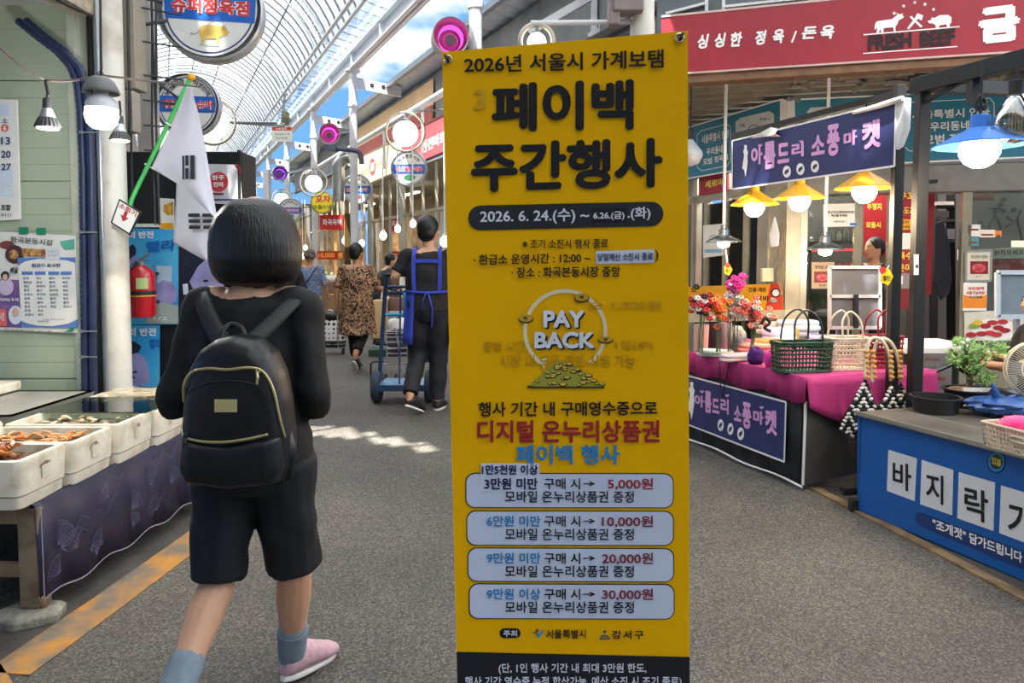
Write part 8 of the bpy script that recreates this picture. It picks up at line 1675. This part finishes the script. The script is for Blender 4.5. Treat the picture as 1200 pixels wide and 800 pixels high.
# blue plastic bag and fan
m_bbag = mat('blue translucent bag', '#1f4f96', .35, var=.3, nscale=8, coat=.2, alpha=.88); rnd = random.Random(21)
bb = onc(1196, 498); mb = MB(); lump(mb, Vector((bb.x+.06, bb.y+.22, CZ+.055)), (.19, .12, .05), rnd, 26, 14, .13)
kk = W(1172, 478, bb.y+.2); mb.tube([Vector((bb.x-.06, bb.y+.2, CZ+.06)), kk, W(1167, 462, bb.y+.2), W(1163, 449, bb.y+.2)], [.035, .014, .022, .004], 8); mb.tube([kk, W(1184, 466, bb.y+.2), W(1190, 463, bb.y+.2)], [.012, .016, .006], 7); mb.build('plastic_bag', m_bbag, None, label='knotted translucent blue plastic bag behind the scrubber basket', cat='plastic bag', smooth=60)
fc = W(1217, 433, 3.86); fe = empty('electric_fan', (fc.x, fc.y+.1, CZ), 'cream round grille of an electric fan at the right edge of the counter', 'fan'); m_fan = mat('cream fan plastic', '#d5cdb8', .4); ax = Vector((-.25, -1, .1)).normalized(); sx = ax.cross(Vector((0, 0, 1))).normalized(); sz = sx.cross(ax).normalized(); Rf = .148
mb = MB()
for k in range(72):
    t = 2*PI*k/72; d = sx*math.cos(t)+sz*math.sin(t); mb.tube([fc+ax*.045+d*.03, fc+ax*.04+d*Rf*.6, fc+ax*.015+d*Rf*.95, fc-ax*.01+d*Rf], .0017, 4, cap=False)
mb.build('grille_wires', m_fan, fe, kind='stuff')
for rr_, dz in ((Rf, -.01), (Rf, -.045), (Rf*.62, .04)): mb = MB(); mb.tube([fc+ax*dz+(sx*math.cos(t)+sz*math.sin(t))*rr_ for t in np.linspace(0, 2*PI, 49)[:-1]], .005, 6, closed=True); mb.build('grille_ring', m_fan, fe, smooth=180)
mb = MB(); mb.lathe([(.033, .04), (.03, .052), (.001, .054)], fc, 18, axis=ax); mb.lathe([(.05, -.05), (.06, -.09), (.05, -.16), (.02, -.17)], fc, 18, axis=ax); mb.build('motor', m_fan, fe, smooth=50)
for k in range(4):
    t = PI/2*k; d = sx*math.cos(t)+sz*math.sin(t); o = ax.cross(d); mb = MB(); mb.slab([fc-ax*.02+d*.03-o*.02, fc-ax*.03+d*.13-o*.05, fc-ax*.01+d*.13+o*.04, fc+ax*.0+d*.03+o*.02], .003); mb.build('blade', mat('fan blade', '#5c6670', .4), fe)
mb = MB(); fb = fc-ax*.1; mb.tube([fb, Vector((fb.x, fb.y, CZ+.03))], .016, 8); mb.lathe([(.10, 0), (.10, .02), (.03, .03)], (fb.x, fb.y, CZ+.002), 20); mb.build('stand', m_fan, fe, smooth=50)
# ================================================================== SHOPS ALONG THE RIGHT OF THE ARCADE
def flat_sign(surf, q, m, label, texts, name='shop_sign', thick=.12, lift=.05, fills=()): return sheet(surf, q, m, label, 'sign', name=name, lift=lift, thick=thick, texts=texts, fills=fills)
flat_sign(pf, [(407, 192.5), (470, 162.5), (470, 198), (431, 215)], m_cream, 'cream fascia with small dark writing and a red oval, right arcade shops', [('우리집 반찬', [(422, 200), (432, 195), (432, 203), (422, 207)], mat('olive print', '#5f5a34', .5), .0), ('홍', [(434, 191), (439, 188.5), (439, 199), (434, 202)], m_wtxt, .05), ('전통수제', [(440, 191), (447, 187.5), (447, 194), (440, 197)], MATS['olive print'], .0), ('두부', [(424, 209), (436, 204), (436, 207), (424, 211.5)], MATS['olive print'], .0)], fills=[(('disc', 436.5, 195.5, 3.6, 10), mat('oval red', '#c0403c', .5))])
flat_sign(pf, [(471, 161.5), (560, 117), (560, 160), (471, 198)], m_rose, 'faded red fascia with white letters running behind the banner', [('안전마트', [(494, 166), (522, 152), (522, 166), (494, 181)], m_wtxt, .04)])
mb = MB(); mb.tube([A(9, 4.25, 4.15), A(24, 4.25, 4.15)], .06, 10); mb.build('trim_17', m_steel, kind='structure', smooth=60)
mb = MB()
for al in (10, 12.5, 15, 17.5, 20, 22.5): mb.beam(A(al, 4.25, 4.15), A(al, 4.25, 3.3), .05)
mb.build('trim_18', m_steel, kind='structure')
mb = MB(); P = smooth_pts([W(410, 184, 15.8), W(402, 186, 15.8), W(397, 194, 15.8), W(397, 206, 15.8), W(397, 236, 15.8)], 6); mb.tube(P, .13, 14); mb.build('duct', mat('bright duct', '#b9bdbc', .25, .8), None, smooth=60, label='bent silver exhaust duct on the right, beside the cream fascia', cat='duct')
mb = MB(); mb.tube(smooth_pts([W(424, 192, 14.5), W(422, 180, 14.5), W(414, 176, 14.5), W(392, 174, 14.5)], 5), .05, 8); mb.box(W(388, 173.5, 14.5), (.22, .2, .11)); mb.build('street_camera', mat('camera housing', '#4e5262', .4), None, smooth=50, label='dark camera box on a curved black arm below the pink fan housing', cat='camera')
# frames, glazing and curtains of those shops
mb = MB(); AL_ = [9.2+.78*k for k in range(22)]
for al in AL_: mb.beam(A(al, FL+.12, 0), A(al, FL+.12, 3.25), .05)
for z in (.5, 2.35): mb.beam(A(8, FL+.12, z), A(26, FL+.12, z), .05, .06)
mb.build('wall_arcade_frames', m_alu2, kind='structure')
pg2 = glass('arcade glass', '#dfe6dc', .3)
for k in range(9): mb = MB(); a0, a1 = AL_[2*k]+.05, AL_[2*k+1]-.05; mb.add([A(a0, FL+.12, .55), A(a1, FL+.12, .55), A(a1, FL+.12, 2.3), A(a0, FL+.12, 2.3)], [(0, 1, 2, 3)]); mb.build('window_%d' % (10+k), pg2, kind='structure')
RB = random.Random(17); cols = ['#b9863a', '#8a9a4a', '#c05a3a', '#d8c8a0', '#7a4a34', '#d8d4cc', '#4f6a4a', '#c8a24a']
for k in range(16):                                          # display tables with goods before and inside the shops
    al = 11.2+.95*k; mb = MB(); c = A(al, FL+.75, 0); mb.box((c.x, c.y, .42), (.8, .55, .84), math.atan2(AA.y, AA.x)); hx = cols[k % 8]
    mb.build('display_counter', mat('counter '+hx, hx, .6, var=.4, nscale=9), None, label='%s shop counter behind the arcade fronts, %s one of its colour' % ('amber olive orange cream brown white green gold'.split()[k % 8], 'nearer' if k < 8 else 'farther'), cat='counter', group='counters inside the arcade shops', bevel=.01)
for k in range(46):
    al = 11+15*RB.random(); c = A(al, FL+.55+.4*RB.random(), .86); r = .07+.07*RB.random(); mb = MB(); lump(mb, c+Vector((0, 0, r*.7)), (r, r, r*.7), RB, 10, 7, .15)
    mb.build('produce', mat('goods '+cols[k % 8], cols[k % 8], .6), None, smooth=60, label='heap of wares on the counters of the arcade shops', cat='wares', group='wares on the arcade counters')
mb = MB(); w_ = AL_[0]
for k, (px, hx, lb) in enumerate(((410, '#b9a068', 'gold striped curtain panel beside the red shop sign'), )):
    vs = []; fs = []
    for i in range(40): x = 403.5+i*.34; d = 19.0+.06*(i % 2); vs += [W(x, 250, d), W(x, 315, d)]
    for i in range(39): fs.append((2*i, 2*i+1, 2*i+3, 2*i+2))
    MB().add(vs, fs).build('curtain', mat('gold curtain', '#b9a068', .7, var=.2), None, label=lb, cat='curtain', solid=.01)
pz_ = front(18.6); flat_sign(pz_, [(374.5, 252), (402, 251.5), (402, 269.5), (375, 269)], mat('bright red sign', '#d32f2f', .45), 'bright red square sign with white letters above the far produce shop', [('화곡육떡', rect(378, 256.5, 400, 264), m_wtxt, .04)], lift=0, thick=.1)
flat_sign(pz_, [(371.5, 294), (403, 294), (403, 304), (371.5, 304)], mat('price red', '#c22a1c', .45), 'red price banner reading 10,000 over the far produce shop', [('10,000', rect(373, 296, 392, 302.5), mat('price amber', '#f0a83a', .5), .04), ('원', rect(396, 295.5, 401.5, 302.5), m_ytxt, .04)], lift=0, thick=.05)
for x, y, d, s_, lb in ((449, 276, 13.0, .085, 'cool white bulb hanging in front of the arcade shop doors'), (424, 285, 16, .085, 'cool white bulb beside the second column'), (521, 283, 11.6, .1, 'bright white lamp right behind the apron man'), (404, 282, 19.5, .10, 'warm cone lamp above the price banner'), (355, 300, 22, .09, 'warm bulb cluster lamp left over the floral blouse'), (358, 290, 22.5, .09, 'second warm bulb in the far produce shop'), (350, 306, 21.5, .09, 'third warm bulb in the far produce shop, lowest'), (369, 310, 21, .07, 'fourth warm bulb in the far produce shop'), (466, 268, 12.4, .07, 'white bulb between two hanging cords in the arcade shop'), (484, 262, 12, .07, 'white bulb nearest the banner in the arcade shop')):
    c = W(x, y, d); e = empty('hanging_bulb', c, lb, 'lamp'); mb = MB(); s_ *= .72; mb.ell(c, (s_, s_, s_*1.25), 14, 10); mb.build('bulb', m_hot if x > 410 else m_bulbw, e, smooth=180); mb = MB(); mb.tube([c+Vector((0, 0, s_)), Vector((c.x, c.y, 3.25))], .012, 5); mb.lathe([(s_*.5, s_*1.1), (s_*.5, s_*1.7), (.01, s_*1.8)], c, 10); mb.build('cord', m_white, e)
for al, l, z, en, cc in ((13, 5.5, 3.0, 30, (1, .93, .8)), (17, 5.5, 3.0, 30, (1, .9, .7)), (21, 5.5, 3.0, 40, (1, .8, .5)), (27.5, 3.5, 3.0, 90, (1, .75, .45)), (27.5, 1.5, 3.0, 70, (1, .75, .45))):
    p = A(al, l, z); mb = MB(); mb.beam(p-AA*.5, p+AA*.5, .06, .04); mb.build('tube_lamp', m_tube, None, label='glowing tube lamp under the ceiling of an arcade shop', cat='lamp', group='tube lamps in the arcade shops')
    ld = bpy.data.lights.new('tube_light', 'AREA'); ld.shape = 'RECTANGLE'; ld.size = 1.2; ld.size_y = .3; ld.energy = en; ld.color = cc; lo = bpy.data.objects.new('tube_light', ld); COL.objects.link(lo); lo.location = p-Vector((0, 0, .06))
# far produce shop: slatted partition, tiers of boxes
for k in range(18):
    r_, c_ = divmod(k, 6); c = W(302+c_*10+(r_ % 2)*4, 332+r_*9, 22.6-r_*1.3); hx = ['#c8a04a', '#7a9a3c', '#c8653a', '#d8c8a0', '#9a5a34', '#8fb05a'][(k*5) % 6]; mb = MB(); mb.box((c.x, c.y, max(.14, c.z)), (.235, .4, .22)); lump(mb, (c.x, c.y, max(.14, c.z)+.13), (.10, .17, .08), RB, 9, 6, .1)
    mb.build('produce_box', mat('produce '+hx, hx, .6, var=.4, nscale=18), None, label='box of fruit or vegetables tiered at the far produce shop', cat='box', group='boxes at the far produce shop', bevel=.01)
mb = MB(); c = W(392, 330, 17.5); mb.lohi((c.x-.35, 17.3, 0), (c.x+.35, 17.9, c.z+.0)); mb.build('stall_box', mat('brown stall box', '#8a6f52', .7, var=.3), None, label='brown vendor box with white bundles, left of the leopard print woman', cat='box', bevel=.02)
for k in range(6): mb = MB(); lump(mb, (c.x-.28+.11*k, 17.5+.05*(k % 2), c.z+.07), (.09, .09, .09), RB, 9, 6, .2); mb.build('white_bundle', m_paper, None, smooth=60, label='white plastic bundle on the brown vendor box', cat='bundle', group='white bundles on the vendor box')
# small green-strip box at the foot, white panels in the left booth row
mb = MB(); mb.lohi((W(432, 395, 10.4).x, 10.35, 0), (W(454, 395, 10.4).x, 10.7, .10)); mb.build('crate_tray', mat('dark green tray', '#2c4a36', .6), None, label='low dark green tray on the ground under the pale carton', cat='tray', bevel=.01)
# small things on the corner pier and the posts
jb = ps.hit(899, 322, .12); mb = MB(); mb.box(jb, (.12, .06, .14)); mb.build('junction_box', mat('cream box', '#d3c6a2', .5), None, label='cream electric box low on the corner pier of the butcher shop', cat='electric box', bevel=.006)
mb = MB()
for k in range(4): mb.tube(smooth_pts([ps.hit(916+k, 262, .10), ps.hit(914+k*2, 300, .13+.01*k), ps.hit(919-k*3, 318, .12), ps.hit(914+k, 345, .11)], 5), .006, 5)
mb.tube([ps.hit(911, 288, .12), ps.hit(902, 307, .13)], .012, 6); mb.build('cable_bundle', mat('tan cable', '#8c7a5c', .6), None, smooth=60, label='bundle of tan cables down the corner pier of the butcher shop', cat='cable')
mb = MB(); vs = [ps.hit(x, y, .14) for x, y in ((909, 254), (914, 275), (913, 288), (905, 290), (903, 275))]; mb.slab(vs, .02); tg_ = mb.build('hanging_bag', mat('white plastic bag', '#d5d8dc', .5), None, label='small white bag with a blue mark hanging on the corner pier', cat='bag', bevel=.004); mb = MB(); poly_on(mb, ps, [(906, 277), (909, 274), (911, 277), (908, 280)], .146); mb.build('mark', m_bluetxt, tg_)
pq = front(4.055); sheet(pq, rect(1071, 298, 1076.5, 322), m_paper, 'narrow white tag stuck on the thick black canopy post', 'tag', name='paper_tag', lift=0, thick=.002, fills=[(rect(1073, 310, 1076, 314), m_nk)])
